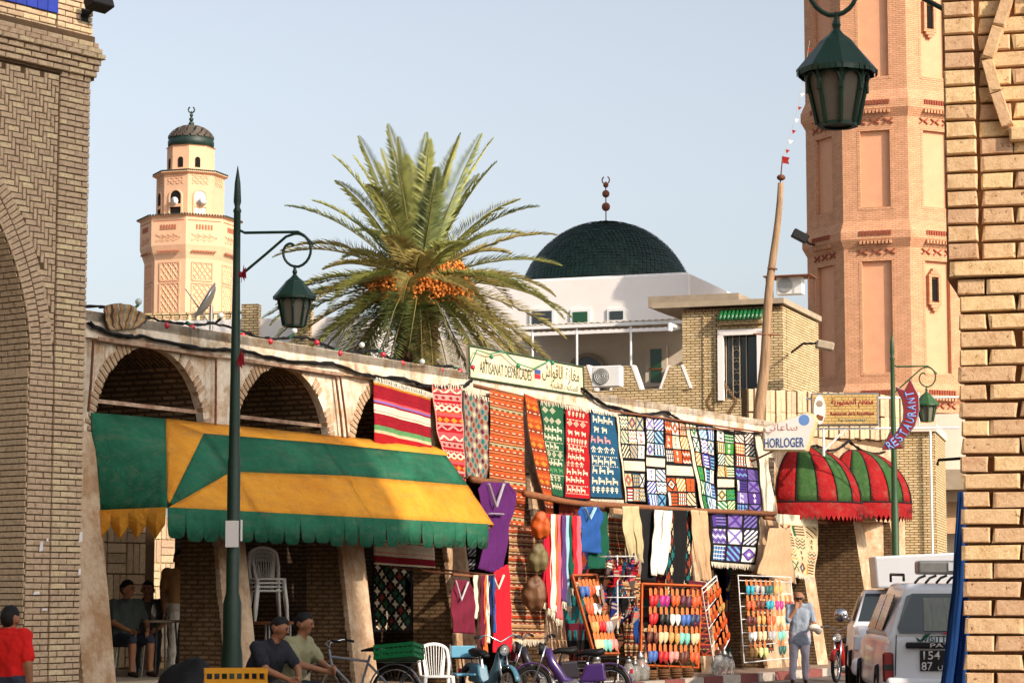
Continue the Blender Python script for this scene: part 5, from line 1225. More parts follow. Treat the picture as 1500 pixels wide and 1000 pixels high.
rail('hanging_rail', 'short wooden rail beside the sand coloured carpet', (1120, 757), (1210, 764), -.45, .05)
rail('hanging_rail', 'grey wooden batten under the shop sign', (694, 564), (860, 600), -.1, .03)
# garments
def fab(name, rgb, rough=.9, sheen=0.): 
    m = mat(name, C(*rgb), rough, .2, 9, .2, 90); m.node_tree.nodes['Principled BSDF'].inputs['Sheen Weight'].default_value = sheen; return name
fab('f_purple', (82, 26, 92)); fab('f_red', (222, 26, 44)); fab('f_maroon', (108, 26, 48)); fab('f_cream', (232, 220, 196)); fab('f_brown', (74, 40, 34)); fab('f_orange', (226, 110, 50)); fab('f_navy', (30, 36, 92)); fab('f_black', (20, 18, 20)); fab('f_blue', (34, 82, 150)); fab('f_green', (8, 82, 60)); fab('f_khaki', (186, 172, 132)); fab('f_white', (226, 218, 200)); fab('f_beige', (190, 156, 120)); fab('f_crimson', (196, 20, 60)); fab('f_pink', (226, 100, 110)); fab('f_lblue', (150, 190, 206)); fab('f_violet', (92, 56, 110)); fab('f_silver', (190, 186, 190), .4)
fab('f_bluedeep', (18, 56, 120))
GG = 'garments hung along the arcade front'
d = cloth('long_dress', 'long purple dress with silver embroidered neckline', 'dress', [(709, 705), (700, 716), (704, 745), (714, 765), (711, 795), (697, 832)], [(744, 707), (757, 722), (753, 745), (745, 768), (741, 800), (736, 842)], -.95, m='f_purple', folds=5, amp=.035, grow=.1, group=GG, seed=30, nv=40, nu=60)
q = MB()
for s in (-1, 1):
    A, B = AR.p(727+s*11, 708, -1.01), AR.p(727, 742, -1.03); q.tube([A-d.location, B-d.location], .028, 5, flat=.4)
A, B = AR.p(717, 752, -1.02), AR.p(737, 753, -1.02); q.tube([A-d.location, B-d.location], .035, 5, flat=.4); q.build('embroidery', 'f_silver', d)
d = cloth('long_dress', 'bright red long dress with white neck trim', 'dress', [(722, 838), (723, 880), (722, 955)], [(744, 826), (747, 850), (748, 955)], -1.05, m='f_red', folds=3, amp=.03, group=GG, seed=31, nu=36)
q = MB(); A, B, D = AR.p(724, 846, -1.12), AR.p(730, 862, -1.13), AR.p(738, 842, -1.12); q.tube([A-d.location, B-d.location, D-d.location], .018, 5); q.build('neck_trim', 'f_cream', d)
d = cloth('embroidered_tunic', 'maroon tunic with embroidered neck on the scarf rack', 'tunic', [(666, 848), (661, 870), (660, 926)], [(686, 850), (694, 868), (695, 928)], -1.25, m='f_maroon', folds=3, amp=.03, group=GG, seed=32, nu=36)
q = MB(); q.tube([AR.p(668, 850, -1.3)-d.location, AR.p(676, 878, -1.33)-d.location, AR.p(686, 852, -1.3)-d.location], .022, 5, flat=.5); q.build('embroidery', 'f_silver', d)
for i, (x, wd, mm, y1, nm) in enumerate(((693, 6, 'f_cream', 905, 'cream'), (699, 5, 'f_brown', 950, 'dark brown'), (704, 6, 'f_maroon', 945, 'maroon'), (709, 4, 'f_orange', 955, 'orange'), (712, 4, 'f_white', 940, 'white'), (715, 4, 'f_navy', 900, 'navy blue'), (718, 4, 'f_black', 935, 'black'), (721, 4, 'f_blue', 925, 'bright blue'))):
    cloth('scarf', f'{nm} scarf hanging from the rack in front of the red dress', 'scarf', [(x, 842), (x-1, y1)], [(x+wd, 842), (x+wd, y1+2)], -1.22, m=mm, folds=2, amp=.02, group='scarves on the rack by the red dress', seed=40+i, nu=14)
for i, (x, wd, mm, y1, nm) in enumerate(((796, 5, 'f_crimson', 880, 'deep crimson'), (800, 6, 'f_red', 890, 'bright red'), (806, 6, 'f_cream', 895, 'cream'), (812, 5, 'f_orange', 885, 'orange'), (817, 5, 'f_pink', 905, 'salmon pink'), (822, 6, 'f_violet', 880, 'violet'), (828, 6, 'f_lblue', 885, 'pale blue'), (834, 5, 'f_green', 860, 'dark green'), (839, 6, 'f_red', 850, 'scarlet'), (843, 7, 'f_pink', 842, 'rose'))):
    cloth('scarf', f'{nm} scarf in the bunch between the leather poufs and blue tunic', 'scarf', [(x, 752+i*.4), (x, y1)], [(x+wd, 752+i*.4), (x+wd+1, y1+3)], -.75-.02*(i % 3), m=mm, folds=2, amp=.025, group='scarves bunched on the rail', seed=60+i, nu=14, fringe=True)
d = cloth('embroidered_tunic', 'shiny blue tunic with pale neck hanging from the thick rail', 'tunic', [(852, 742), (846, 750), (851, 770), (849, 808)], [(876, 742), (884, 752), (879, 772), (882, 810)], -.7, m='f_blue', folds=3, amp=.02, group=GG, seed=33, nu=36)
q = MB(); q.tube([AR.p(857, 743, -.76)-d.location, AR.p(864, 760, -.78)-d.location, AR.p(872, 743, -.76)-d.location], .03, 5, flat=.4); q.build('neck_trim', 'f_lblue', d)
cloth('green_cloth', 'dark green cloth hanging behind the blue tunic', 'cloth', [(862, 748), (861, 833)], [(889, 750), (892, 832)], -.6, m='f_green', folds=3, amp=.025, group=GG, seed=34, nu=30)
def trousers(label, l, r, mid, y, w, m, seed):
    t = thing('trousers', label, 'trousers', AR.p(mid[0], y[1], w), 0, GG)
    for s, (a, b) in enumerate(((l, [(mid[0], y[0]), (mid[0]+mid[1]*.5, (y[0]+y[1])/2), (mid[0]+mid[1], y[1])]), ([(mid[0]+.5, y[0]), (mid[0]+.5+mid[1]*.5, (y[0]+y[1])/2), (mid[0]+mid[1]+1, y[1]-3)], r))):
        cloth('trouser_leg', None, None, a, b, w, m=m, folds=2, amp=.035, seed=seed+s, nu=20, parent=t)
    return t
trousers('khaki baggy trousers on the long rail', [(912, 741), (913, 780), (927, 826)], [(935, 741), (941, 790), (941, 824)], (924, 10), (741, 826), -.6, 'f_khaki', 70)
trousers('off white baggy trousers on the long rail between two black dresses', [(958, 746), (955, 800), (952, 842)], [(984, 748), (980, 800), (972, 842)], (970, -8), (747, 843), -.62, 'f_white', 72)
trousers('beige trousers on the long rail above the orange rack', [(1012, 746), (1016, 800), (1030, 850)], [(1036, 748), (1040, 800), (1041, 852)], (1024, 12), (747, 852), -.62, 'f_beige', 74)
cloth('black_tunic', 'plain black tunic beside the khaki trousers', 'tunic', [(938, 745), (940, 850)], [(958, 746), (960, 852)], -.55, m='f_black', folds=3, amp=.025, group=GG, seed=36, nu=30)
d = cloth('patterned_dress', 'black dress with woven diamond side bands', 'dress', [(976, 746), (978, 800), (974, 876)], [(1014, 748), (1013, 800), (1012, 878)], -.54, np.concatenate([diamonds(['black', 'teal', 'rust', 'sand'], 60, 10, 3, 5), np.tile(cc('black'), (60, 22, 1)), diamonds(['black', 'rust', 'teal', 'sand'], 60, 8, 3, 5)], 1), folds=4, amp=.03, group=GG, seed=37)
cloth('gathered_skirt', 'beige gathered skirt hanging in front of the sand coloured carpet', 'skirt', [(1128, 773), (1122, 800), (1110, 840)], [(1157, 773), (1161, 810), (1166, 855)], -.75, m='f_beige', folds=7, amp=.035, grow=.3, group=GG, seed=38, nu=80)
# round leather poufs and the orange bag on the pier
mat('leather', C(112, 74, 46), .55, .4, 6, .4, 30, spec=.4); mat('leather_olive', C(120, 106, 70), .55, .4, 6, .4, 30); mat('leather_orange', C(206, 92, 30), .5, .3, 6, .3, 30)
for (px, py, rr, mm, lb) in ((788, 818, .2, 'leather_olive', 'olive leather pouf hanging on the kilim beside the scarves'), (782, 870, .23, 'leather', 'dark brown leather pouf hanging lowest on the kilim'), (792, 770, .19, 'leather_orange', 'orange leather bag hanging above the poufs')):
    p = AR.p(px, py, -.75); t = thing('leather_pouf', lb, 'pouf', p)
    b = MB(); b.ball((0, 0, 0), rr, 28, 20, sq=(.85, .6, 1.15)); crumple(b.build('body', mm, t, smooth=True), rr*.22, 9., rr)
    for k in range(6):
        a = math.pi*k/6; s_ = MB(); s_.tube([(rr*.87*math.cos(a)*math.cos(q), rr*.615*math.sin(a)*math.cos(q), rr*1.17*math.sin(q)) for q in np.linspace(-1.5, 1.5, 9)], .006, 4); s_.build('seam', 'leather', t)
    b = MB(); b.tube([(0, 0, rr*1.1), (0, .2, rr*1.5)], .008, 4); b.build('cord', 'black', t)
# dark rugs added inside the shop arches to stand for their shade
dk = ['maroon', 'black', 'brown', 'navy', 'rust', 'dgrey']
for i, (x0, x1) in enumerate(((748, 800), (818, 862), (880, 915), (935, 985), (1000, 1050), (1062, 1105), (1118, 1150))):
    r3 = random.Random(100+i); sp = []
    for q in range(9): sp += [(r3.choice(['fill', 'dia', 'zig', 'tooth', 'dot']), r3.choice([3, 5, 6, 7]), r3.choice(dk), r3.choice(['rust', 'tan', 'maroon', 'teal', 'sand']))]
    cloth('hanging_rug', ['dark striped rug hanging inside the arch behind the red dress', 'dark rug inside the arch behind the bunched scarves', 'dark rug inside the arch behind the little bags', 'dark rug inside the arch behind the khaki trousers', 'dark rug inside the arch above the orange rack', 'dark rug inside the arch behind the violet patchwork', 'dark rug inside the arch behind the beige skirt'][i], 'rug', [(x0, 735+i*2), (x0, 968)], [(x1, 738+i*2), (x1, 966)], .16+.03*i, bands(sp, 26), folds=2, amp=.03, group='dark rugs added for arch shade', seed=110+i)
cloth('pier_kilim', 'red and ochre kilim covering the pier between the bags and the orange rack', 'carpet', [(908, 830), (916, 960)], [(936, 832), (944, 960)], -.62, bands(kb_[:50], 22), folds=1, amp=.02, group=GC, seed=120, w2=-.72)  # dark kilims added over the bright piers to stand for shade
cloth('pier_kilim', 'maroon kilim covering the pier behind the narrow white rack', 'carpet', [(1008, 850), (1016, 960)], [(1034, 852), (1042, 960)], -.62, bands([('fill', 4, 'maroon', 'red'), ('dot', 3, 'brown', 'tan'), ('zig', 6, 'black', 'rust'), ('fill', 2, 'dorange', 'red')]*7, 22), folds=1, amp=.02, group=GC, seed=121, w2=-.72)
cloth('pier_kilim', 'dark brown kilim covering the pier behind the white metal rack', 'carpet', [(1100, 840), (1108, 955)], [(1126, 842), (1134, 955)], -.62, bands([('fill', 4, 'brown', 'red'), ('dia', 7, 'black', 'tan'), ('fill', 2, 'rust', 'red'), ('tooth', 4, 'dgrey', 'sand')]*6, 22), folds=1, amp=.02, group=GC, seed=122, w2=-.72)
# ------------------------------------------------------------------ signs
mat('sign_cream', C(228, 214, 184), .7, .2, 2.5, .15, 40, c2=C(206, 176, 136)); mat('ink_green', C(60, 84, 60), .8, .3, 12, 0); mat('ink_blue', C(60, 92, 150), .7, .2, 6, 0); mat('ink_pink', C(226, 170, 160), .7, .2, 6, 0); mat('ink_crimson', C(150, 14, 44), .7, .2, 6, 0); mat('ink_red', C(190, 40, 60), .7, .2, 6, 0); mat('sign_white', C(232, 230, 222), .5, .08, 3, .05, 40); mat('sign_edge', C(206, 190, 140), .6, .2, 4, .1, 40); mat('ink_white', C(226, 220, 214), .7, .1, 6, 0); mat('sign_maroon', C(120, 22, 34), .6, .2, 4, .1, 40); mat('ink_teal', C(30, 110, 110), .7, .1, 6, 0); mat('sky_disc', C(110, 150, 210), .6, .1, 6, 0)
FLAT = Matrix.Rotation(R(90), 4, 'X')
sg = thing('shop_sign', 'long weathered cream board lettered for the arcades shop above the carpets', 'sign', AR.w(.85, -.1, 5.04), AR.rz)
b = MB(); b.prism([(0, 0), (3.98, .0), (3.94, .5), (-.03, .51)], 0, .05); b.build('board', 'sign_cream', sg)
b = MB()
for (p, q) in (((0, 0), (3.98, 0)), ((3.98, 0), (3.94, .5)), ((3.94, .5), (-.03, .51)), ((-.03, .51), (0, 0))): b.tube([(p[0], -.01, p[1]), (q[0], -.01, q[1])], .016, 4)
b.build('board_frame', 'ink_green', sg)
lettering('lettering', 'ARTISANAT DES ARCADES', 1.75, .19, 'ink_green', sg, Matrix.Translation((1.2, -.006, .2)) @ FLAT, .004)
lettering('lettering', arabic('مغازة الاقواس'), 1.35, .3, 'ink_green', sg, Matrix.Translation((3.13, -.006, .3)) @ FLAT, .004)
lettering('lettering', arabic('للصناعات التقليدية'), 1.0, .13, 'ink_green', sg, Matrix.Translation((3.25, -.006, .09)) @ FLAT, .004)
for (z, mm) in ((.28, 'ink_blue'), (.2, 'ink_red')): b = MB(); b.box((2.28, -.008, z), (.2, .008, .07)); b.build('painted_flag', mm, sg)
# watchmaker
_w = AR.p(1117, 640, -.5); HG = Frame(_w.x, _w.y, 112)
hg = thing('watchmaker_sign', 'white lightbox sign with slanted top lettered HORLOGER', 'sign', HG.w(0), HG.rz)
pp = [HG.hit(x, y) for x, y in ((1117, 660), (1181, 661), (1196, 615), (1190, 606), (1181, 603), (1117, 626))]
b = MB(); b.prism(pp, 0, .2); b.build('box', 'sign_edge', hg, bevel=.02)
cx, cy = sum(p[0] for p in pp)/6, sum(p[1] for p in pp)/6
b = MB(); b.prism([(cx+(x-cx)*.93, cy+(z-cy)*.92) for x, z in pp], -.012, .01); b.build('face', 'sign_white', hg)
u0, z0 = HG.hit(1120, 650); u1, z1 = HG.hit(1178, 644)
lettering('lettering', 'HORLOGER', u1-u0, .19, 'ink_blue', hg, Matrix.Translation(((u0+u1)/2, -.018, HG.hit(1148, 648)[1])) @ FLAT, .004, .01)
lettering('lettering', arabic('ساعاتي'), .68, .22, 'ink_pink', hg, Matrix.Translation((HG.hit(1145, 630)[0], -.018, HG.hit(1145, 628)[1])) @ FLAT, .004, .01)
u, z = HG.hit(1178, 615); b = MB(); b.lathe([(.11, -.02), (.11, 0)], 20, (u, -.014, z), Q=Matrix.Rotation(R(90), 3, 'X')); b.build('dial', 'sky_disc', hg)
b = MB(); b.tube([(pp[0][0]+.2, .1, pp[0][1]), (pp[0][0]-.3, .2, pp[0][1]-.2)], .02, 6); b.build('bracket', 'rust', hg)
# restaurant board
_w = AR.p(1188, 600, -1.0); RS = Frame(_w.x, _w.y, 97)
rs_ = thing('restaurant_sign', 'framed restaurant sign board with painted brick pattern and a cook portrait plate', 'sign', RS.w(0), RS.rz)
u0, zb = RS.hit(1188, 624); u1, zt_ = RS.hit(1287, 575); Wd, Hd = u1-u0, zt_-zb
b = MB(); b.box(((u0+u1)/2, .06, (zb+zt_)/2), (Wd, .14, Hd)); b.build('box', 'steel', rs_, bevel=.02)
mat_brick('brick_painted', C(206, 176, 116), C(196, 162, 100), C(140, 104, 62), .14, .06, .006, .05)
b = MB(); b.box(((u0+u1)/2, -.012, (zb+zt_)/2), (Wd*.95, .012, Hd*.9)); b.build('face', 'brick_painted', rs_, uv=True)
X = lambda f: u0+Wd*f; Z = lambda f: zb+Hd*f
lettering('lettering', arabic('مطعم الجمهورية'), Wd*.62, Hd*.3, 'ink_crimson', rs_, Matrix.Translation((X(.61), -.024, Z(.7))) @ FLAT, .005, .014)
lettering('lettering', 'Restaurant de la Republique', Wd*.64, Hd*.14, 'ink_crimson', rs_, Matrix.Translation((X(.61), -.024, Z(.36))) @ FLAT, .005, .012)
lettering('lettering', 'Tel : (76) 452.354', Wd*.4, Hd*.09, 'ink_teal', rs_, Matrix.Translation((X(.6), -.024, Z(.16))) @ FLAT, .004, .004)
b = MB(); b.prism([(X(.13)+.12*math.cos(a), Z(.5)+.3*math.sin(a)) for a in np.linspace(0, 6.2, 18)], -.03, -.02); b.build('portrait_plate', 'ink_white', rs_)
b = MB(); b.ball((X(.13), -.03, Z(.68)), .07, 10, 6, sq=(1, .1, 1)); b.build('portrait_head', 'concrete', rs_); b = MB(); b.box((X(.13), -.034, Z(.26)), (.14, .01, .09), rot=(0, R(20), 0)); b.build('portrait_dish', 'wood', rs_)
b = MB()
for z in (zb-.05, zt_-.1): b.tube([(u0-.1, .1, z), (u1+1.6, .1, z)], .025, 6)
b.tube([(u0+.25, .1, zb-.05), (u0+.25, .1, zb-.6)], .03, 6); b.tube([(u0+.7, .1, zb-.05), (u0+.25, .1, zb-.5)], .025, 6); b.tube([(u1+.8, .1, zb), (u1+.8, .1, zt_)], .02, 6); b.build('bracket', 'white_metal', rs_)
# arrow
_w = atY(1320, 610, 45.4); AWF = Frame(_w.x, _w.y, 92)
ra = thing('restaurant_arrow', 'curved maroon arrow sign lettered RESTAURANT pointing down', 'sign', AWF.w(0), AWF.rz)
out = [(1313, 567), (1326, 573), (1333, 556), (1345, 579), (1346, 600), (1340, 622), (1327, 639), (1317, 648), (1322, 655), (1293, 658), (1305, 632), (1308, 640), (1316, 631), (1324, 615), (1325, 600), (1322, 583)]
op = [AWF.hit(*p) for p in out]
b = MB(); b.prism(op, 0, .1); b.build('arrow_body', 'sign_maroon', ra)
b = MB(); b.tube([(x, .05, z) for x, z in op]+[(op[0][0], .05, op[0][1])], .022, 5); b.build('edge_trim', 'steel', ra)
path = [AWF.hit(*p) for p in ((1303, 652), (1313, 645), (1323, 634), (1331, 620), (1335, 606), (1335, 592), (1332, 577))]
for i, ch in enumerate('RESTAURANT'):
    f = i/9*(len(path)-1); k = min(len(path)-2, int(f)); a, c2 = path[k], path[k+1]; p = (lerp(a[0], c2[0], f-k), lerp(a[1], c2[1], f-k)); an = math.atan2(c2[1]-a[1], c2[0]-a[0])
    lettering('letter', ch, .1, .17, 'sky_disc', ra, Matrix.Translation((p[0], -.01, p[1])) @ Matrix.Rotation(-an, 4, 'Y') @ FLAT, .006, .01)
# ------------------------------------------------------------------ cables and coloured bulbs along the parapet
def cable(name, label, pts, r, n=40, sag=.05, seed=0, strands=1):
    t = thing(name, label, 'cable', AR.w(0), AR.rz); rr = random.Random(seed)
    for s in range(strands):
        P = []
        for (a, c2) in zip(pts[:-1], pts[1:]):
            for k in range(n//max(1, len(pts)-1)):
                f = k/(n//max(1, len(pts)-1)); p = lerp(Vector(a), Vector(c2), f); P.append(p+Vector((0, rr.uniform(-.02, .02)-.012*s, -sag*math.sin(math.pi*f)+rr.uniform(-.02, .02))))
        P.append(Vector(pts[-1])); b = MB(); b.tube(P, r*rr.uniform(.8, 1.2), 5); b.build('strand', 'black', t, smooth=True)
    return t
cable('cable_bundle', 'thick black cable bundle sagging along the front of the arcade parapet', [(-8.7, -.12, 4.95), (-7.6, -.12, 4.9), (-5.4, -.12, 4.92), (-3.2, -.12, 4.92), (-1.2, -.12, 4.86), (0.1, -.13, 4.85), (.9, -.12, 5.0)], .016, 60, .06, 1, 4)
cable('cable_bundle', 'tangled black cables running above the patchwork carpets to the watchmaker sign', [(4.7, -.14, 5.15), (6.2, -.14, 4.9), (8, -.14, 4.98), (10, -.14, 4.82), (12.6, -.14, 4.86), (13.6, -.14, 4.75)], .018, 60, .08, 2, 4)
cable('cable_bundle', 'loose cables drooping between the restaurant sign and the hood awnings', [(13.6, -.15, 4.9), (15.5, -.15, 4.75), (17.5, -.15, 4.95), (19.8, -.15, 4.85)], .02, 40, .14, 3, 3)
q = thing('rusty_pipe', 'thin rusty red pipe fixed along the wall above the patchwork carpets', 'pipe', AR.w(0), AR.rz); b = MB(); b.tube([(5.6, -.2, 4.83), (13.2, -.2, 4.86)], .018, 6); b.build('pipe', 'rust', q); b = MB(); b.tube([(8.6, -.22, 4.72), (11.4, -.22, 4.83)], .014, 6); b.build('pipe', 'rust', q)
mat('bulb_red', C(190, 40, 56), .25, .2, 5, 0, spec=.6); mat('bulb_clear', C(200, 206, 204), .15, .1, 5, 0, spec=.7); mat('bulb_green', C(40, 130, 90), .25, .2, 5, 0, spec=.6)
sl_ = thing('string_lights', 'string of red, clear and green bulbs looped along the arcade roof edge', 'string lights', AR.w(0), AR.rz)
P = []; rr = random.Random(5)
for k in range(80): u = -8.7+k*.118; P.append((u, .03+rr.uniform(-.03, .03), 5.2+.05*math.sin(u*3)+rr.uniform(-.015, .015)-(.06 if k > 60 else 0)))
for s in range(3): b = MB(); b.tube([(x, y+rr.uniform(-.02, .02), z+rr.uniform(-.02, .02)) for x, y, z in P], .013, 5); b.build('wire', 'black', sl_)
for k in range(4, 80, 5):
    x, y, z = P[k]; up = (k//5) % 3
    b = MB(); b.ball((x, y-.1, z-.06 if up != 1 else z+.09), .045, 8, 6); bo = b.build('bulb', ['bulb_red', 'bulb_clear', 'bulb_red'][up], sl_, smooth=True)
    b = MB(); b.tube([(x, y-.02, z), (x, y-.1, z-.03 if up != 1 else z+.05)], .018, 6); b.build('bulb_socket', 'bulb_green' if k % 2 else 'black', sl_)
sg_l = thing('string_lights', 'green wire with coloured bulbs looped across the shop sign', 'string lights', AR.w(.85, -.18, 5.04), AR.rz)
Q = [(0, 0, .1), (-.1, 0, .2), (.1, 0, .45), (.5, 0, .42), (1, 0, .5), (1.4, 0, .35), (2, 0, .3), (2.6, 0, .5)]
b = MB(); b.tube(Q, .012, 5); b.build('wire', 'bulb_green', sg_l)
for x, y, z in Q[1::2]: b = MB(); b.ball((x, -.04, z-.05), .04, 8, 6); b.build('bulb', 'bulb_red' if x < .3 else 'bulb_green', sg_l, smooth=True)
# striped rag over the parapet
mat_attr('rag_cloth')
rc = stripes([('tan', 1), ('rust', .3), ('grey', .7), ('khaki', .6), ('brown', .4), ('tan', 1.), ('dgrey', .5), ('khaki', .4)]*2*4, 24, 40).transpose(1, 0, 2)
cloth('striped_rag', 'faded striped rug thrown over the arcade parapet', 'rug', [(150, 450), (150, 462), (160, 484)], [(214, 462), (212, 470), (196, 482)], -.16, rc, folds=3, amp=.06, seed=80, sag=-.1)
# satellite dish
p = atY(309, 445, 36.); ds = thing('satellite_dish', 'grey satellite dish seen edge on above the arcade roof', 'satellite dish', (p.x, p.y, p.z-.62))
b = MB(); Qd = Matrix.Rotation(R(78), 3, 'Y') @ Matrix.Rotation(R(0), 3, 'X'); Qd = Vector((-.84, -.22, .49)).to_track_quat('Z', 'Y').to_matrix()
b.lathe([(.01, 0), (.1, .01), (.22, .045), (.3, .1), (.32, .115), (.3, .12), (.22, .065), (.1, .03), (.01, .02)], 28, (0, 0, .62), Q=Qd); b.build('reflector', 'steel', ds, smooth=True)
b = MB(); b.tube([(0, .05, -.4), (0, .05, .6)], .03, 8); b.tube([(0, 0, .3), Qd @ Vector((0, 0, .45))+Vector((0, 0, .62))], .012, 6); b.build('mast', 'steel', ds)
# ------------------------------------------------------------------ slipper racks
mat('sole_tan', C(206, 112, 56), .7, .3, 8, .1, 60)
SC = dict(red=(190, 20, 26), orange=(206, 84, 30), magenta=(170, 30, 120), white=(226, 220, 212), blue=(60, 100, 170), sky=(96, 160, 206), navy=(40, 50, 84), mint=(120, 196, 180), turquoise=(30, 150, 170), brown=(100, 44, 24), maroon=(96, 24, 24), cream=(220, 196, 150), black=(26, 22, 22), pink=(220, 140, 130), gold=(200, 150, 80), teal=(20, 90, 84), silver=(160, 160, 160), plum=(96, 40, 60), lime=(190, 200, 130))
SME = {}
def slipper_mesh(cn):
    if cn in SME: return SME[cn]
    mat('slip_'+cn, C(*SC[cn]), .5, .2, 8, .1, 60, spec=.4)
    b = MB(); n = 9
    prof = [(0, .034), (.03, .05), (.08, .054), (.13, .048), (.17, .053), (.22, .058), (.26, .05), (.295, .028), (.315, .004)]
    # hangs toe down: length along -z, width along x, thickness toward -y
    vs = []; 
    for (l, w) in prof:
        for k in range(6):
            a = math.pi*k/5; vs.append((-w*math.cos(a), -.006-.012*math.sin(a), -l))
    b.add(vs, [(i*6+k, i*6+k+1, (i+1)*6+k+1, (i+1)*6+k) for i in range(len(prof)-1) for k in range(5)], 0)
    vs = []; tp = [p for p in prof if p[0] >= .12]
    for (l, w) in tp:
        h = .05*min(1, (.33-l)/.12)
        for k in range(7):
            a = math.pi*k/6; vs.append((-(w*1.08)*math.cos(a), -.008-(h+.006)*math.sin(a), -l-.004))
    b.add(vs, [(i*7+k, i*7+k+1, (i+1)*7+k+1, (i+1)*7+k) for i in range(len(tp)-1) for k in range(6)], 1)
    o = b.build('slipper', ['sole_tan', 'slip_'+cn], smooth=True); SME[cn] = o.data; bpy.data.objects.remove(o); return SME[cn]
def frame_rack(name, label, px, w0, w1, m, wd=.05, wires=4):
    """px: TL, TR, BR, BL pixels; w0 top / w1 bottom offsets"""
    P = [AR.p(*px[0], w0), AR.p(*px[1], w0), AR.p(*px[2], w1), AR.p(*px[3], w1)]; org = lerp(P[2], P[3], .5); t = thing(name, label, 'rack', org)
    for (a, c2) in ((0, 1), (1, 2), (2, 3), (3, 0)):
        b = MB(); b.tube([P[a]-org, P[c2]-org], wd, 4 if wd > .03 else 6, flat=.6); b.build('frame_bar', m, t)
    for k in range(wires):
        f = .06+k*.9/wires; b = MB(); b.tube([lerp(P[0], P[3], f)-org, lerp(P[1], P[2], f)-org], .008, 4); b.build('wire', m if wd < .03 else 'black', t)
    return P
def fill(P, rows, where, seed, sc_=1., push=-.05):
    r = random.Random(seed)
    for j, row in enumerate(rows):
        v = .05+j*.91/len(rows); n = len(row)
        for i, cn in enumerate(row):
            if cn is None: continue
            for s in (-1, 1):
                u = .05+(i+.5)/n*.9+s*.235/n*.9; p = lerp(lerp(P[0], P[3], v), lerp(P[1], P[2], v), u)-AR.i*(-push)
                o = inst('slipper', slipper_mesh(cn)); dn = (P[3]-P[0]).normalized(); xx = (P[1]-P[0]).normalized(); yy = dn.cross(xx).normalized()
                if yy.dot(AR.i) < 0: yy = -yy
                xx = yy.cross(-dn).normalized() if yy.cross(-dn).dot(xx) > 0 else -(yy.cross(-dn).normalized())
                Mx = Matrix((xx, yy, -dn)).transposed()
                if Mx.determinant() < 0: Mx = Matrix((-xx, yy, -dn)).transposed()
                o.matrix_world = Matrix.Translation(p) @ Mx.to_4x4() @ Matrix.Rotation(r.uniform(-.14, .14), 4, 'Y') @ Matrix.Scale(sc_*r.uniform(.94, 1.04), 4)
                tag(o, f'{cn} toed leather slipper in the {["top", "second", "third", "fourth", "fifth"][j]} row {where}', 'slipper', 'slippers '+where)
B_ = frame_rack('slipper_rack', 'orange wooden frame rack full of pointed slippers', [(940, 855), (1027, 858), (1022, 978), (938, 974)], -1.15, -1.35, 'leather_orange', .045)
fill(B_, [['red', 'magenta', 'orange', 'plum', 'orange'], ['red', 'black', 'white', 'blue', 'navy'], ['brown', 'cream', 'gold', 'mint', 'cream'], ['blue', 'red', 'pink', 'brown', 'orange']], 'on the orange wooden rack', 1, 1.08)
mat('rack_wood', C(176, 92, 44), .6, .3, 4, .2, 40)
A_ = frame_rack('slipper_rack', 'leaning brown wooden rack with mixed slippers beside the mopeds', [(838, 843), (873, 842), (905, 957), (870, 957)], -.9, -1.35, 'rack_wood', .05)
fill(A_, [['blue', 'orange', 'white'], ['orange', 'white', 'brown'], ['gold', 'red', 'silver'], ['cream', 'mint', 'pink']], 'on the leaning brown rack', 2, 1.)
D_ = frame_rack('slipper_rack', 'white metal rack of slippers beside the old man', [(1081, 842), (1158, 845), (1165, 962), (1090, 970)], -1.1, -1.4, 'white_metal', .018, 6)
fill(D_, [['turquoise', 'silver', 'teal', 'gold', None], ['orange', 'brown', 'turquoise', 'magenta', 'red'], ['maroon', 'gold', 'orange', 'cream', 'sky'], ['white', 'cream', 'silver', 'mint', 'white'], ['gold', 'lime', None, 'teal', None]], 'on the white metal rack', 3, .95)
C_r = frame_rack('slipper_rack', 'narrow white rack crammed with orange slippers between the two bigger racks', [(1028, 862), (1049, 843), (1068, 935), (1047, 978)], -1.3, -1.3, 'white_metal', .016, 4)
fill(C_r, [['orange', 'orange'], ['orange', 'gold'], ['orange', 'orange'], ['brown', 'orange']], 'on the narrow white rack', 4, .9)
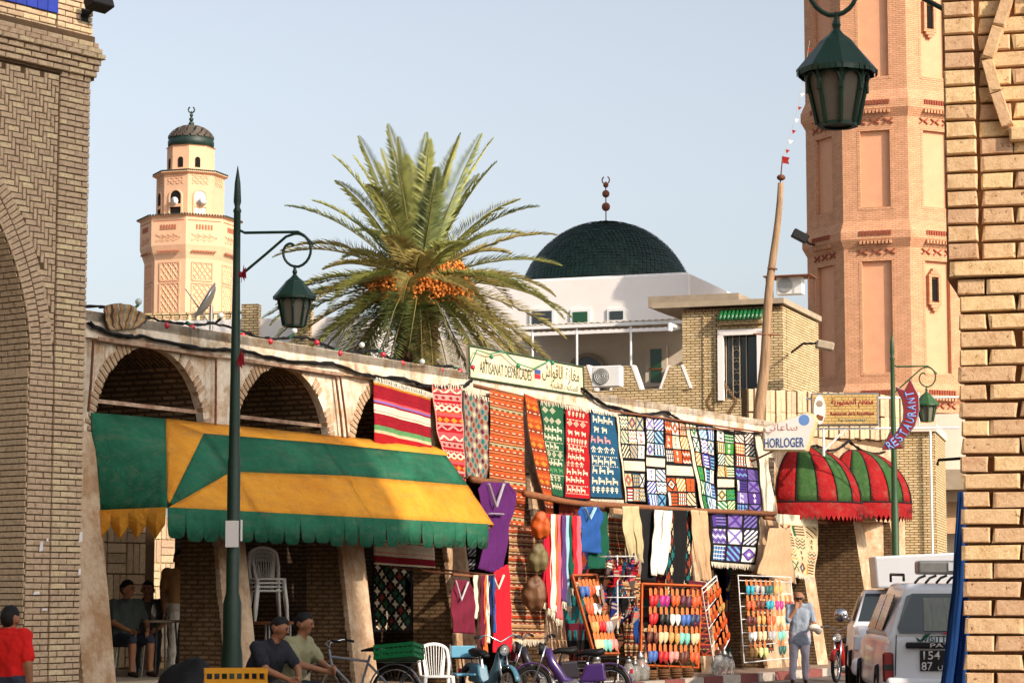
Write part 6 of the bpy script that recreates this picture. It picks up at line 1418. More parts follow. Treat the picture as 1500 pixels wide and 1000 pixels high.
# rack of small bags
bp = AR.p(905, 975, -1.2); br_ = thing('bag_stand', 'white wire stand hung with little patterned bags', 'rack', (bp.x, bp.y, .15), AR.rz)
b = MB(); b.tube([(0, 0, 0), (0, 0, 2.1)], .015, 6)
for a in (0, 2.1, 4.2): b.tube([(0, 0, .02), (.3*math.cos(a), .3*math.sin(a), .0)], .012, 5)
for z in (1.4, 1.75, 2.08): b.tube([(.32*math.cos(a), .3*math.sin(a), z) for a in np.linspace(0, 6.28, 17)], .008, 4); b.tube([(-.32, 0, z), (.32, 0, z)], .008, 4)
b.build('wire_frame', 'white_metal', br_)
mat_attr('pouch_cloth', bump=.2)
r2 = random.Random(8)
for k in range(46):
    cn = r2.choice(['maroon', 'grey', 'navy', 'crim', 'black', 'brown', 'tan', 'blue', 'dgrey', 'crim', 'grey']); c2 = r2.choice(['cream', 'red', 'grey', 'black', 'navy', 'pink'])
    px, py = r2.uniform(876, 936), r2.uniform(815, 930)
    if py > 895 and px > 925: continue
    p = AR.p(px, py, -1.05-r2.uniform(0, .25)); b = MB(); s = r2.uniform(.045, .085); hgt = r2.uniform(.09, .17)
    for j in range(5):
        f = j/4; b.cc = (*cc(cn if j % 2 == 0 else c2), 1); b.hexa([(-s*(1-.1*f), -.02, -hgt*(1-f*.2)+f*hgt*.8*.0+(-hgt*.0)+j*hgt/5-hgt), (s*(1-.1*f), -.02, j*hgt/5-hgt), (s, .02, j*hgt/5-hgt), (-s, .02, j*hgt/5-hgt)], [(-s*(.98-.12*f), -.03, (j+1)*hgt/5-hgt), (s*(.98-.12*f), -.03, (j+1)*hgt/5-hgt), (s*.98, .025, (j+1)*hgt/5-hgt), (-s*.98, .025, (j+1)*hgt/5-hgt)])
    b.tube([(-s*.8, 0, 0), (-s*.3, 0, .1), (s*.3, 0, .1), (s*.8, 0, 0)], .008, 4, col_=(*cc(cn), 1))
    o = b.build('small_bag', 'pouch_cloth'); o.location = p; o.rotation_euler = (r2.uniform(-.3, .3), r2.uniform(-.4, .4), AR.rz+r2.uniform(-1, 1))
    tag(o, f'little woven bag hanging on the wire stand, mostly {({"crim": "crimson", "dgrey": "dark grey"}).get(cn, cn)}', 'bag', 'little bags on the wire stand')
cloth('scarf', 'long royal blue scarf hanging beside the wire bag stand', 'scarf', [(928, 890), (928, 942)], [(934, 885), (937, 942)], -1.2, m='f_bluedeep', folds=2, amp=.02, seed=90, nu=14)
# glass lanterns, baskets, crates on the pavement
def mat_clear(name):
    m, nt, N, L, P = _new(name); P.inputs['Base Color'].default_value = (.8, .8, .76, 1); P.inputs['Roughness'].default_value = .08; P.inputs['Transmission Weight'].default_value = .8; v = _coord(N, L); _bump(N, L, P, _noise(N, L, v, 30., 2), .2, .01)
mat_clear('clear_glass')
def jar(px, py, h, label, w=-1.35):
    p = AR.p(px, py, w); t = thing('glass_lantern', label, 'lantern', (p.x, p.y, .155), 0, 'glass lanterns on the pavement')
    b = MB(); b.lathe([(.05*h*2, 0), (.11*h*2, .02), (.13*h*2, h*.3), (.1*h*2, h*.6), (.05*h*2, h*.75)], 14); b.build('globe', 'clear_glass', t, smooth=True)
    b = MB(); b.lathe([(.07*h*2, h*.74), (.06*h*2, h*.85), (.015, h*.98), (.02, h)], 10); b.build('cap', 'steel', t, smooth=True)
for i, (px, h) in enumerate(((921, .42), (930, .36), (938, .5), (945, .38), (1052, .5), (1061, .46), (1069, .4), (874, .5))): jar(px, 980, h, 'clear glass lantern with metal cap on the pavement by the '+('orange slipper rack' if px < 1000 and px > 900 else ('narrow white rack' if px > 1000 else 'leaning brown rack')))
mat('wicker', C(120, 84, 54), .9, .4, 30, .8, 120)
for px in (954, 972, 990, 1007):
    p = AR.p(px, 985, -1.42); t = thing('wicker_basket', 'small dark wicker basket at the foot of the orange slipper rack', 'basket', (p.x, p.y, .15), 0, 'baskets under the orange rack')
    b = MB(); b.lathe([(.07, 0), (.1, .08), (.11, .17), (.1, .18), (.09, .1), (.06, .02)], 14); b.build('body', 'wicker', t); b = MB(); b.tube([(.1*math.cos(a), 0, .17+.16*math.sin(a)) for a in np.linspace(0, math.pi, 11)], .012, 5); b.build('handle', 'wicker', t)
    for z in (.05, .09, .13): b = MB(); b.tube([(.112*math.cos(a), .112*math.sin(a), z) for a in np.linspace(0, 6.28, 15)], .01, 4); b.build('weave_ring', 'wicker', t)
def slat_crate(loc, rz, label, m, L=.55, W=.36, H=.26, tilt=0., group=None):
    t = thing('plastic_crate', label, 'crate', loc, rz, group); t.rotation_euler = (tilt, tilt*.6, rz)
    b = MB(); b.box((0, 0, .012), (L, W, .02)); b.build('floor', m, t)
    for (cx, cy, lx, ly) in ((0, -W/2, L, .015), (0, W/2, L, .015), (-L/2, 0, .015, W), (L/2, 0, .015, W)):
        b = MB()
        for z in (.03, H*.5, H-.025): b.box((cx, cy, z), (lx+.01, ly+.008, .045))
        n = 8 if lx > .1 else 6
        for k in range(n+1):
            f = k/n-.5; b.box((cx+(f*lx*.98 if lx > .1 else 0), cy+(f*ly*.98 if ly > .1 else 0), H/2), (.016, .016, H-.01))
        b.build('side', m, t)
    return t
mat('crate_yellow', C(230, 160, 30), .5, .2, 6, .05, 40); mat('crate_green', C(14, 110, 60), .5, .2, 6, .05, 40)
# ------------------------------------------------------------------ people
PAINT = []
def blob(name, prims, mats_, parent=None, voxel=.011, smooth_it=3):
    """prims: (p0, p1, r0, r1, material index[, flat (sx, sy, sz)]) tapered capsules grown into one continuous skin"""
    b = MB(); segs = []
    for q in prims:
        p0, p1, r0, r1, mi = q[:5]; fl = q[5] if len(q) > 5 else (1, 1, 1); p0, p1 = Vector(p0), Vector(p1)
        d = p1-p0; L = d.length
        if L < 1e-4:
            b.ball(p0, r0, 14, 10, sq=fl)
        else:
            Q = Matrix.Identity(3) if L < 1e-4 else d.to_track_quat('Z', 'Y').to_matrix()
            prof = [(r0*math.cos(a)+1e-4, r0*math.sin(a)) for a in np.linspace(-1.57, 0, 5)]+[(r1*math.cos(a)+1e-4, L+r1*math.sin(a)) for a in np.linspace(0, 1.57, 5)]
            b.lathe(prof, 12, p0, Q=Q)
            if fl != (1, 1, 1):
                n = 12*len(prof); c = lerp(p0, p1, .5)
                for k in range(len(b.v)-n, len(b.v)):
                    v = Vector(b.v[k])-c; b.v[k] = (c.x+v.x*fl[0], c.y+v.y*fl[1], c.z+v.z*fl[2])
        segs.append((np.array(p0), np.array(p1), r0, r1, mi, np.array(fl)))
    o = b.build('tmp', mats_[0]); md = o.modifiers.new('r', 'REMESH'); md.mode = 'VOXEL'; md.voxel_size = voxel
    dg = bpy.context.evaluated_depsgraph_get(); me = bpy.data.meshes.new_from_object(o.evaluated_get(dg)); bpy.data.objects.remove(o)
    bm = bmesh.new(); bm.from_mesh(me)
    for _ in range(smooth_it): bmesh.ops.smooth_vert(bm, verts=bm.verts, factor=.5, use_axis_x=True, use_axis_y=True, use_axis_z=True)
    bm.to_mesh(me); bm.free(); me.materials.clear()
    for m in mats_: me.materials.append(MATS[m])
    n = len(me.polygons); ce = np.zeros(n*3); me.polygons.foreach_get('center', ce); ce = ce.reshape(-1, 3); best = np.full(n, 1e9); idx = np.zeros(n, int)
    for (p0, p1, r0, r1, mi, fl) in segs:
        c = (p0+p1)/2; P = (ce-c)/fl+c; d = p1-p0; L2 = max(1e-9, d.dot(d)); t = np.clip(((P-p0) @ d)/L2, 0, 1); dist = np.linalg.norm(P-(p0+t[:, None]*d), axis=1)-(r0+(r1-r0)*t)
        k = dist < best; best[k] = dist[k]; idx[k] = mi
    for (c_, rx, mi) in PAINT: idx[np.linalg.norm(ce-np.array(c_), axis=1) < rx] = mi
    PAINT.clear()
    from mathutils import noise
    cl = set()
    for p, k in zip(me.polygons, idx):
        if k in (1, 2): cl.update(p.vertices)
    nn = np.zeros(len(me.vertices)*3); me.vertices.foreach_get('normal', nn); nn = nn.reshape(-1, 3); co = np.zeros(len(me.vertices)*3); me.vertices.foreach_get('co', co); co = co.reshape(-1, 3)
    for vi in cl:      # soft folds in the clothes
        x, y, z = co[vi]; q = Vector((x*13, y*13, z*8)); co[vi] += nn[vi]*(.013*noise.noise(q)+.007*noise.noise(q*2.3)-.001)
    me.vertices.foreach_set('co', co.ravel())
    me.polygons.foreach_set('material_index', idx.astype(np.int32)); me.polygons.foreach_set('use_smooth', [True]*n); me.name = name
    return inst(name, me, parent)
mat('skin', C(168, 116, 84), .6, .15, 12, .1, 60); mat('skin_dark', C(154, 106, 78), .6, .15, 12, .1, 60); mat('lip', C(112, 62, 52), .6, .1, 9, 0); mat('hair_black', C(20, 17, 16), .7, .3, 40, .4, 200); mat('hair_grey', C(150, 140, 132), .8, .3, 40, .4, 200); mat('eye_dark', C(24, 18, 16), .4, .1, 9, 0)
fab('c_red', (214, 30, 26)); fab('c_olive', (150, 146, 112)); fab('c_dark', (40, 42, 50)); fab('c_grey', (80, 78, 76)); fab('c_paleblue', (150, 162, 178)); fab('c_pale', (186, 182, 196)); fab('c_jean', (52, 58, 74)); fab('c_tan', (186, 140, 90)); fab('c_stripe', (72, 80, 76)); fab('shoe', (46, 30, 24))
def hand(pr, wrist, d, side, mi, curl=.6, palm_dir=None, s=1.):
    """palm and five bent fingers; d = pointing direction, side = thumb side direction"""
    d = Vector(d).normalized(); side = Vector(side); side = (side-d*side.dot(d)).normalized(); dn = d.cross(side).normalized()
    if palm_dir is not None and dn.dot(Vector(palm_dir)) < 0: dn = -dn
    wrist = Vector(wrist)
    for k in range(4):
        o = (-.033+.022*k)*s
        a = wrist+d*.02*s-side*o*.6; kn = wrist+d*.085*s-side*o; pr.append((a, kn, .015*s, .012*s, mi))
        l = [.034, .042, .046, .038][3-k]*s; a1 = curl*.7; p1 = kn+(d*math.cos(a1)+dn*math.sin(a1))*l; a2 = curl*1.6; p2 = p1+(d*math.cos(a2)+dn*math.sin(a2))*l*.8
        pr.append((kn, p1, .0105*s, .0095*s, mi)); pr.append((p1, p2, .0095*s, .0085*s, mi))
    t0 = wrist+d*.02*s+side*.02*s; t1 = wrist+d*.06*s+side*.05*s+dn*.012*s; t2 = wrist+d*.095*s+side*.052*s+dn*.03*s
    pr.append((t0, t1, .014*s, .012*s, mi)); pr.append((t1, t2, .011*s, .0095*s, mi))
def head(pr, c, f, up, skin, hair, bald=False, glasses=False, s=1.):
    f0 = Vector(f).normalized(); u0_ = Vector(up).normalized(); r0_ = f0.cross(u0_).normalized(); c0 = Vector(c)
    if not glasses:
        for q in (-1, 1):
            PAINT.append((c0+f0*.094+r0_*q*.034-u0_*.006, .0135, 4))
            for w_q in (.016, .03, .044): PAINT.append((c0+f0*.094+r0_*q*w_q+u0_*.018, .0095, hair))
    for w_q in (-.02, -.007, .007, .02): PAINT.append((c0+f0*.094-u0_*.082+r0_*w_q, .01, 6))
    """c = centre of the skull, f = face direction"""
    f = Vector(f).normalized(); up = Vector(up).normalized(); r = f.cross(up).normalized(); c = Vector(c)
    pr.append((c+f*.005*s, c-f*.025*s, .088*s, .086*s, skin)); pr.append((c+f*.03*s-up*.07*s, c+f*.045*s-up*.085*s, .055*s, .045*s, skin)); pr.append((c+f*.055*s-up*.0*s, c+f*.06*s-up*.02*s, .045*s, .04*s, skin))
    pr.append((c+f*.088*s-up*.012*s, c+f*.107*s-up*.042*s, .011*s, .016*s, skin))      # nose
    pr.append((c+f*.082*s-up*.08*s-r*.016*s, c+f*.082*s-up*.08*s+r*.016*s, .01*s, .01*s, skin))   # mouth
    for q in (-1, 1):
        pr.append((c+r*q*.09*s-up*.015*s-f*.01*s, c+r*q*.094*s-up*.05*s-f*.005*s, .018*s, .013*s, skin))
        pr.append((c+f*.085*s+r*q*.032*s-up*.005*s, c+f*.085*s+r*q*.034*s-up*.007*s, .006*s, .006*s, 4 if not glasses else 3))
        pr.append((c+f*.09*s+r*q*.02*s+up*.014*s, c+f*.083*s+r*q*.05*s+up*.014*s, .004*s, .004*s, hair))
    if glasses:
        for q in (-1, 1): pr.append((c+f*.094*s+r*q*.02*s-up*.004*s, c+f*.086*s+r*q*.055*s-up*.004*s, .021*s, .02*s, 4))
    if not bald:
        pr.append((c+up*.03*s-f*.02*s, c+up*.035*s-f*.03*s, .088*s, .085*s, hair)); pr.append((c-f*.05*s-up*.02*s, c-f*.06*s+up*.01*s, .07*s, .075*s, hair)); pr.append((c+f*.02*s+up*.062*s, c+up*.065*s, .05*s, .06*s, hair))
    else:
        pr.append((c-f*.055*s-up*.03*s-r*.03*s, c-f*.055*s-up*.03*s+r*.03*s, .066*s, .066*s, hair))
        for q in (-1, 1): pr.append((c+r*q*.078*s+up*.005*s-f*.02*s, c+r*q*.07*s-up*.01*s-f*.05*s, .022*s, .03*s, hair))
def person(label, loc, rz, J, mats_, bald=False, glasses=False, face=(0, -1, 0), build=1., long_tunic=0., sleeves='short', barefoot=False, legs='long', group=None, collar=True, legw=1., handcurl=(.6, .6), voxel=.011):
    """J: joint positions in the person's frame (facing -y). mats_: [skin, shirt, trousers, hair, eye, shoe]"""
    t = thing('person', label, 'person', loc, rz, group); J = {k: Vector(v) for k, v in J.items()}; pr = []; B = build
    pel, chs, nk, hd = J['pelvis'], J['chest'], J['neck'], J['head']; ax = (chs-pel).normalized()
    sh = J['rsh']-J['lsh']; shd = sh.normalized()
    # torso: several overlapping wide capsules
    for f in np.linspace(0, .95, 10):
        hw = float(np.interp(f, [0, .3, .6, .95], [.085, .075, .09, .1])); r = float(np.interp(f, [0, .3, .6, .95], [.125, .12, .122, .118]))
        c = lerp(pel, chs, f); pr.append((c-shd*hw*B, c+shd*hw*B, r*B, r*B, 1 if f > .05 or long_tunic else 2))
    pr.append((lerp(J['lsh'], chs, .25), lerp(J['rsh'], chs, .25), .085*B, .085*B, 1)); pr.append((J['lsh'], J['lsh'], .078*B, .078*B, 1)); pr.append((J['rsh'], J['rsh'], .078*B, .078*B, 1))
    pr.append((chs+ax*.05, nk-ax*.035, .085*B, .058, 1)); pr.append((nk-ax*.05, lerp(nk, hd, .65), .058, .053, 0))
    if collar: pr.append((nk-ax*.03-shd*.045, nk-ax*.03+shd*.045, .042, .042, 1))
    up = (hd-nk).normalized(); head(pr, hd, face, up if up.z > .5 else (0, 0, 1), 0, 3, bald, glasses)
    for s in 'lr':
        a, e, w = J[s+'sh'], J[s+'el'], J[s+'wr']
        if sleeves == 'short':
            m = lerp(a, e, .72); pr.append((a, m, .07*B, .066*B, 1)); pr.append((m, e, .046*B, .041*B, 0)); pr.append((e, w, .042*B, .03, 0))
        else:
            pr.append((a, e, .068*B, .058*B, 1)); m = lerp(e, w, .85 if sleeves == 'long' else .1); pr.append((e, m, .056*B, .047*B, 1)); pr.append((m, w, .036, .03, 0))
        hdir = J.get(s+'hd', w-e); hand(pr, w, hdir, J.get(s+'th', Vector((0, 0, 1))), 0, handcurl[0 if s == 'l' else 1])
        h, k, an = J[s+'hip'], J[s+'kn'], J[s+'an']
        lm = 2; Bq = B; B = B*legw; pr.append((h, k, .098*B, .072*B, lm))
        if legs == 'long': pr.append((k, an+Vector((0, 0, .02)), .07*B, .056*B, lm)); pr.append((an, an, .045, .045, 0))
        elif legs == 'short': pr.append((lerp(h, k, .9), k, .07*B, .055*B, 0)); pr.append((k, lerp(k, an, .35), .055*B, .056*B, 0)); pr.append((lerp(k, an, .35), an, .054*B, .036, 0))
        else: pr.append((k, an, .085*B, .085*B, lm))
        B = Bq
        fd = J.get(s+'ft', Vector((0, -1, 0))).normalized(); pr.append((an+Vector((0, 0, -.045))-fd*.04, an+Vector((0, 0, -.055))+fd*.09, .036, .036, 5)); pr.append((an+Vector((0, 0, -.06))+fd*.09, an+Vector((0, 0, -.065))+fd*.15, .036, .026, 5))
    if long_tunic:
        for f in np.linspace(.05, 1, 9):
            c = pel+Vector((0, 0, -long_tunic*f)); pr.append((c-shd*(.075+.012*f), c+shd*(.075+.012*f), .106+.012*f, .106+.012*f, 1))
    bo = blob('body', pr, mats_+['lip'], t, voxel, 4)
    return t
def stand(h=1.7, **k):
    s = h/1.72
    J = dict(pelvis=(0, 0, .95), chest=(0, 0, 1.33), neck=(0, -.01, 1.47), head=(0, -.02, 1.6), lsh=(-.19, 0, 1.4), rsh=(.19, 0, 1.4), lel=(-.24, .02, 1.12), rel=(.24, .02, 1.12), lwr=(-.25, -.06, .88), rwr=(.25, -.06, .88), lhip=(-.09, 0, .9), rhip=(.09, 0, .9), lkn=(-.1, -.02, .5), rkn=(.1, -.02, .5), lan=(-.1, .02, .09), ran=(.1, .02, .09))
    J.update(k); return {a: tuple(c*s for c in v) for a, v in J.items()}
def sit(**k):
    J = dict(pelvis=(0, .05, .52), chest=(0, .0, .9), neck=(0, -.03, 1.05), head=(0, -.06, 1.18), lsh=(-.19, 0, .97), rsh=(.19, 0, .97), lel=(-.25, -.12, .72), rel=(.25, -.12, .72), lwr=(-.14, -.34, .62), rwr=(.14, -.34, .62), lhip=(-.1, .02, .5), rhip=(.1, .02, .5), lkn=(-.14, -.42, .5), rkn=(.14, -.42, .5), lan=(-.14, -.42, .1), ran=(.14, -.42, .1))
    J.update(k); return J
# old man in pale tunic, hand to chin
om = ground(1172, 1000)
person('old man in pale blue tunic and sunglasses standing with a hand to his chin', (om.x, om.y, 0), R(-6),
       stand(1.7, head=(.0, -.075, 1.575), neck=(0, -.035, 1.46), chest=(0, .0, 1.32), lel=(-.2, -.2, 1.14), lwr=(-.06, -.2, 1.36), lhd=(.3, .35, .9), lth=(.5, .3, .2), rel=(.27, .02, 1.12), rwr=(.24, -.2, 1.02), rhd=(-.3, -1, -.1), rth=(0, 0, 1), lkn=(-.11, -.03, .5), lan=(-.14, -.06, .09), ran=(.1, .06, .09)),
       ['skin_dark', 'c_paleblue', 'c_pale', 'hair_grey', 'eye_dark', 'shoe'], bald=True, glasses=True, face=(.05, -1, -.28), long_tunic=.2, sleeves='half', legs='long', build=.9, legw=1.25)
p_ = Vector((om.x, om.y, 0)); b = MB(); b.ball((0, 0, 0), .1, 12, 8, sq=(1.1, .6, .7)); b.ball((.07, -.01, -.05), .07, 10, 7); o = b.build('folded_cloth', 'f_white', smooth=True); o.location = p_+Vector((.23, -.33, 1.0)); tag(o, 'crumpled white cloth held in the old man\'s hand', 'cloth')
# red shirt man, back to us
pz = atY(12, 920, 22.)
person('man in a red t-shirt walking away beside the shaded brick gateway', (pz.x, 22., 0), R(160), stand(1.5, rel=(.27, .03, 1.1), lel=(-.27, .03, 1.1), rwr=(.27, -.02, .86), lwr=(-.27, -.02, .86), head=(0, -.05, 1.59)), ['skin_dark', 'c_red', 'c_jean', 'hair_black', 'eye_dark', 'shoe'], bald=False, collar=False, build=1.05)
# two seated men by the lamp post
def seat_stool(loc, rz, label, m='white_metal', top='c_jean', h=.45):
    t = thing('stool', label, 'stool', loc, rz)
    b = MB(); b.lathe([(.17, h-.05), (.185, h-.03), (.18, h), (.02, h+.01)], 18); b.build('seat', top, t, smooth=True)
    for a in (.8, 2.4, 3.9, 5.5): b = MB(); b.tube([(.13*math.cos(a), .13*math.sin(a), h-.04), (.18*math.cos(a), .18*math.sin(a), 0)], .012, 6); b.build('leg', 'steel', t)
    return t
A1 = atY(424, 960, 26.2); A2 = atY(380, 960, 25.6)
person('seated man in olive short-sleeved shirt with clasped hands looking aside', (A1.x, 26.2, .07), R(62), sit(chest=(0, -.1, .93), neck=(0, -.16, 1.08), head=(.0, -.2, 1.22), lsh=(-.19, -.1, 1.0), rsh=(.19, -.1, 1.0), lel=(-.24, -.26, .78), rel=(.24, -.26, .78), lwr=(-.04, -.5, .7), rwr=(.05, -.5, .72), lhd=(.3, -1, -.1), rhd=(-.3, -1, -.1)), ['skin_dark', 'c_olive', 'c_jean', 'hair_black', 'eye_dark', 'shoe'], face=(.25, -1, -.05), handcurl=(1.1, 1.1), build=1.08)
seat_stool((A1.x-.04, 26.22, 0.06), 0, 'dark stool under the man in the olive shirt')
person('seated man in dark checked shirt leaning beside the lamp post', (A2.x, 25.6, .09), R(50), sit(chest=(0, -.16, .88), neck=(0, -.24, 1.03), head=(.02, -.3, 1.16), lsh=(-.19, -.16, .95), rsh=(.19, -.16, .95), lel=(-.24, -.34, .72), rel=(.24, -.34, .72), lwr=(-.08, -.52, .62), rwr=(.08, -.52, .62)), ['skin_dark', 'c_dark', 'c_grey', 'hair_black', 'eye_dark', 'shoe'], face=(.35, -1, -.2), build=1.05)
seat_stool((A2.x-.03, 25.62, 0.08), 0, 'dark stool under the man in the dark checked shirt')
# cafe: raised floor, guests, table
q = MB(); q.prism([AR.w(-12.2, .05).xy[:], AR.w(-3.4, .05).xy[:], AR.w(-3.4, 3.2).xy[:], AR.w(-12.2, 3.2).xy[:]], .152, .5, ax='z'); tag(q.build('cafe_floor', 'concrete'), kind='structure')
def cafe_pt(px, py, w): u, z = AR.hit(px, py, w); return AR.w(u, w, .5)
c1 = cafe_pt(184, 900, 1.1); c2 = cafe_pt(216, 900, 1.6); c3 = cafe_pt(262, 900, 1.2)
person('cafe guest in striped t-shirt and shorts sitting in the shade at the table', c1, R(40), sit(chest=(0, -.05, .92)), ['skin_dark', 'c_stripe', 'c_jean', 'hair_black', 'eye_dark', 'shoe'], legs='short', face=(.4, -1, 0), collar=False)
seat_stool(c1+Vector((0, .03, 0)), 0, 'steel stool under the cafe guest in shorts')
person('cafe guest in dark shirt sitting behind the cafe table', c2, R(8), sit(), ['skin_dark', 'c_grey', 'c_dark', 'hair_black', 'eye_dark', 'shoe'], face=(-.2, -1, 0))
seat_stool(c2+Vector((0, .04, 0)), 0, 'steel stool under the cafe guest in dark shirt')
person('man in tan shirt standing in the cafe half hidden by the pier', c3, R(30), stand(1.72), ['skin_dark', 'c_tan', 'f_white', 'hair_black', 'eye_dark', 'shoe'])
tb_ = cafe_pt(236, 915, .9); t = thing('cafe_table', 'round cafe table on steel legs in the shade', 'table', tb_)
b = MB(); b.lathe([(.3, .72), (.31, .73), (.31, .75), (.3, .755)], 24); b.build('table_top', 'concrete', t)
for a in (.4, 2.0, 3.5, 5.1): b = MB(); b.tube([(.2*math.cos(a), .2*math.sin(a), .72), (.26*math.cos(a), .26*math.sin(a), 0)], .014, 6); b.build('leg', 'steel', t)
t = thing('water_bottle', 'small plastic water bottle on the cafe table', 'bottle', tb_+Vector((-.1, -.05, .757))); b = MB(); b.lathe([(.032, 0), (.033, .12), (.03, .15), (.014, .19), (.014, .21)], 12); b.build('body', 'clear_glass', t, smooth=True); b = MB(); b.lathe([(.016, .205), (.016, .225)], 10); b.build('cap', 'ink_blue', t)
t = thing('coffee_glass', 'small tea glass on the cafe table', 'glass', tb_+Vector((.1, -.1, .757))); b = MB(); b.lathe([(.022, 0), (.03, .08), (.028, .08), (.02, .01)], 12); b.build('body', 'clear_glass', t, smooth=True); b = MB(); b.lathe([(.021, .005), (.025, .05)], 10); b.build('tea', 'leather', t)
# ------------------------------------------------------------------ chairs
mat('plastic_white', C(236, 236, 232), .4, .06, 4, .03, 40, spec=.5); mat('vinyl_blue', C(96, 158, 186), .45, .15, 6, .05, 40)
def monobloc(loc, rz, label, group=None):
    t = thing('plastic_chair', label, 'chair', loc, rz, group)
    b = MB(); out = []
    for k in range(17):
        f = k/16; a = math.pi*f; x = -.215*math.cos(a); out.append((x*(1.0 if 0 < k < 16 else 1.0), .2+.0, 0))
    arch = [(-.2, .2, .44), (-.215, .235, .6), (-.2, .265, .76)]+[(-.2*math.cos(math.pi*k/10), .27+.012*math.sin(math.pi*k/10), .76+.11*math.sin(math.pi*k/10)) for k in range(1, 10)]+[(.2, .265, .76), (.215, .235, .6), (.2, .2, .44)]
    b.tube(arch, .024, 8); b.build('back_frame', 'plastic_white', t, smooth=True)
    for k in range(7):
        x = -.105+k*.035; b = MB(); b.tube([(x*.75, .205, .44), (x, .245, .64), (x*1.15, .275, .76+.1*math.sin(math.acos(max(-1, min(1, x*1.15/.2)))))], .0125, 6, flat=.5); b.build('slat', 'plastic_white', t, smooth=True)
    for s in (-1, 1):    # wide side panels of the back
        b = MB(); b.add([(s*.09, .203, .44), (s*.135, .2, .44), (s*.165, .25, .7), (s*.14, .27, .82), (s*.125, .25, .66)], [(0, 1, 2, 3, 4)]); b.build('back_panel', 'plastic_white', t, solid=.01)
    b = MB(); b.box((0, 0, .425), (.44, .42, .03)); b.build('seat', 'plastic_white', t, bevel=.014, seg=2)
    for sx in (-1, 1):
        for sy in (-1, 1): b = MB(); b.tube([(sx*.19, sy*.18, .43), (sx*.235, sy*.22, 0)], [.03, .022], 6); b.build('leg', 'plastic_white', t, smooth=True)
    return t
wc = atY(640, 960, 33.6)
monobloc((wc.x, 33.6, 0.03), R(12), 'white plastic garden chair standing in the street before the shop')
sp_ = AR.w(*[AR.hit(392, 900, .4)[0], .4], .5)
t = thing('side_table', 'small brown table carrying the stacked white chairs', 'table', sp_, AR.rz)
b = MB(); b.box((0, 0, .7), (.6, .5, .04)); b.build('table_top', 'wood', t)
for sx in (-1, 1):
    for sy in (-1, 1): b = MB(); b.tube([(sx*.26, sy*.21, .69), (sx*.26, sy*.21, 0)], .018, 6); b.build('leg', 'steel', t)
base_ = monobloc(sp_+Vector((0, 0, .725)), R(20), 'bottom white plastic chair of the stack standing on the side table', 'stacked white chairs')
tree = {}
for o in bpy.data.objects: tree.setdefault(o.parent, []).append(o)
for k in range(1, 4): clone(base_, None, sp_+Vector((0, -.02*k, .725+.055*k)), R(20), ['', 'second white plastic chair up in the stack on the side table', 'third white plastic chair up in the stack on the side table', 'topmost white plastic chair of the stack on the side table'][k], tree={base_: tree[base_]})
bc = atY(683, 960, 34.3); t = thing('folding_chair', 'steel folding chair with pale blue vinyl backrest', 'chair', (bc.x, 34.3, 0), R(15))
b = MB(); b.box((0, .2, .78), (.36, .03, .17)); b.build('backrest', 'vinyl_blue', t, bevel=.014, seg=2); b = MB(); b.box((0, 0, .46), (.38, .36, .035)); b.build('seat', 'vinyl_blue', t, bevel=.014, seg=2)
for s in (-1, 1):
    b = MB(); b.tube([(s*.19, .21, .88), (s*.2, .17, .7), (s*.21, -.25, .0)], .013, 6); b.build('leg', 'steel', t); b = MB(); b.tube([(s*.19, -.15, .46), (s*.19, .28, 0)], .013, 6); b.build('leg', 'steel', t)
c = atY(345, 1000, 24.5)
slat_crate((c.x, 24.5, .57), R(8), 'yellow plastic crate on top of its stack by the lamp post', 'crate_yellow', .62, .4, .28, .0)
slat_crate((c.x+.02, 24.48, .285), R(6), 'yellow plastic crate in the middle of the stack by the lamp post', 'crate_yellow', .62, .4, .28); slat_crate((c.x, 24.52, -.0), R(9), 'yellow plastic crate at the bottom of the stack by the lamp post', 'crate_yellow', .62, .4, .28)
c = atY(282, 985, 25.5); b = MB(); b.ball((0, 0, .46), .42, 24, 16, sq=(.9, .7, 1.05)); b.tube([(-.2, 0, .6), (0, 0, .75), (.2, 0, .6)], .025, 6); o = b.build('black_sack', 'black', smooth=True); crumple(o, .07, 5., 1); o.location = (c.x, 25.5, .0); tag(o, 'bulging black sack on the ground beside the yellow crates', 'sack'); tag(o)
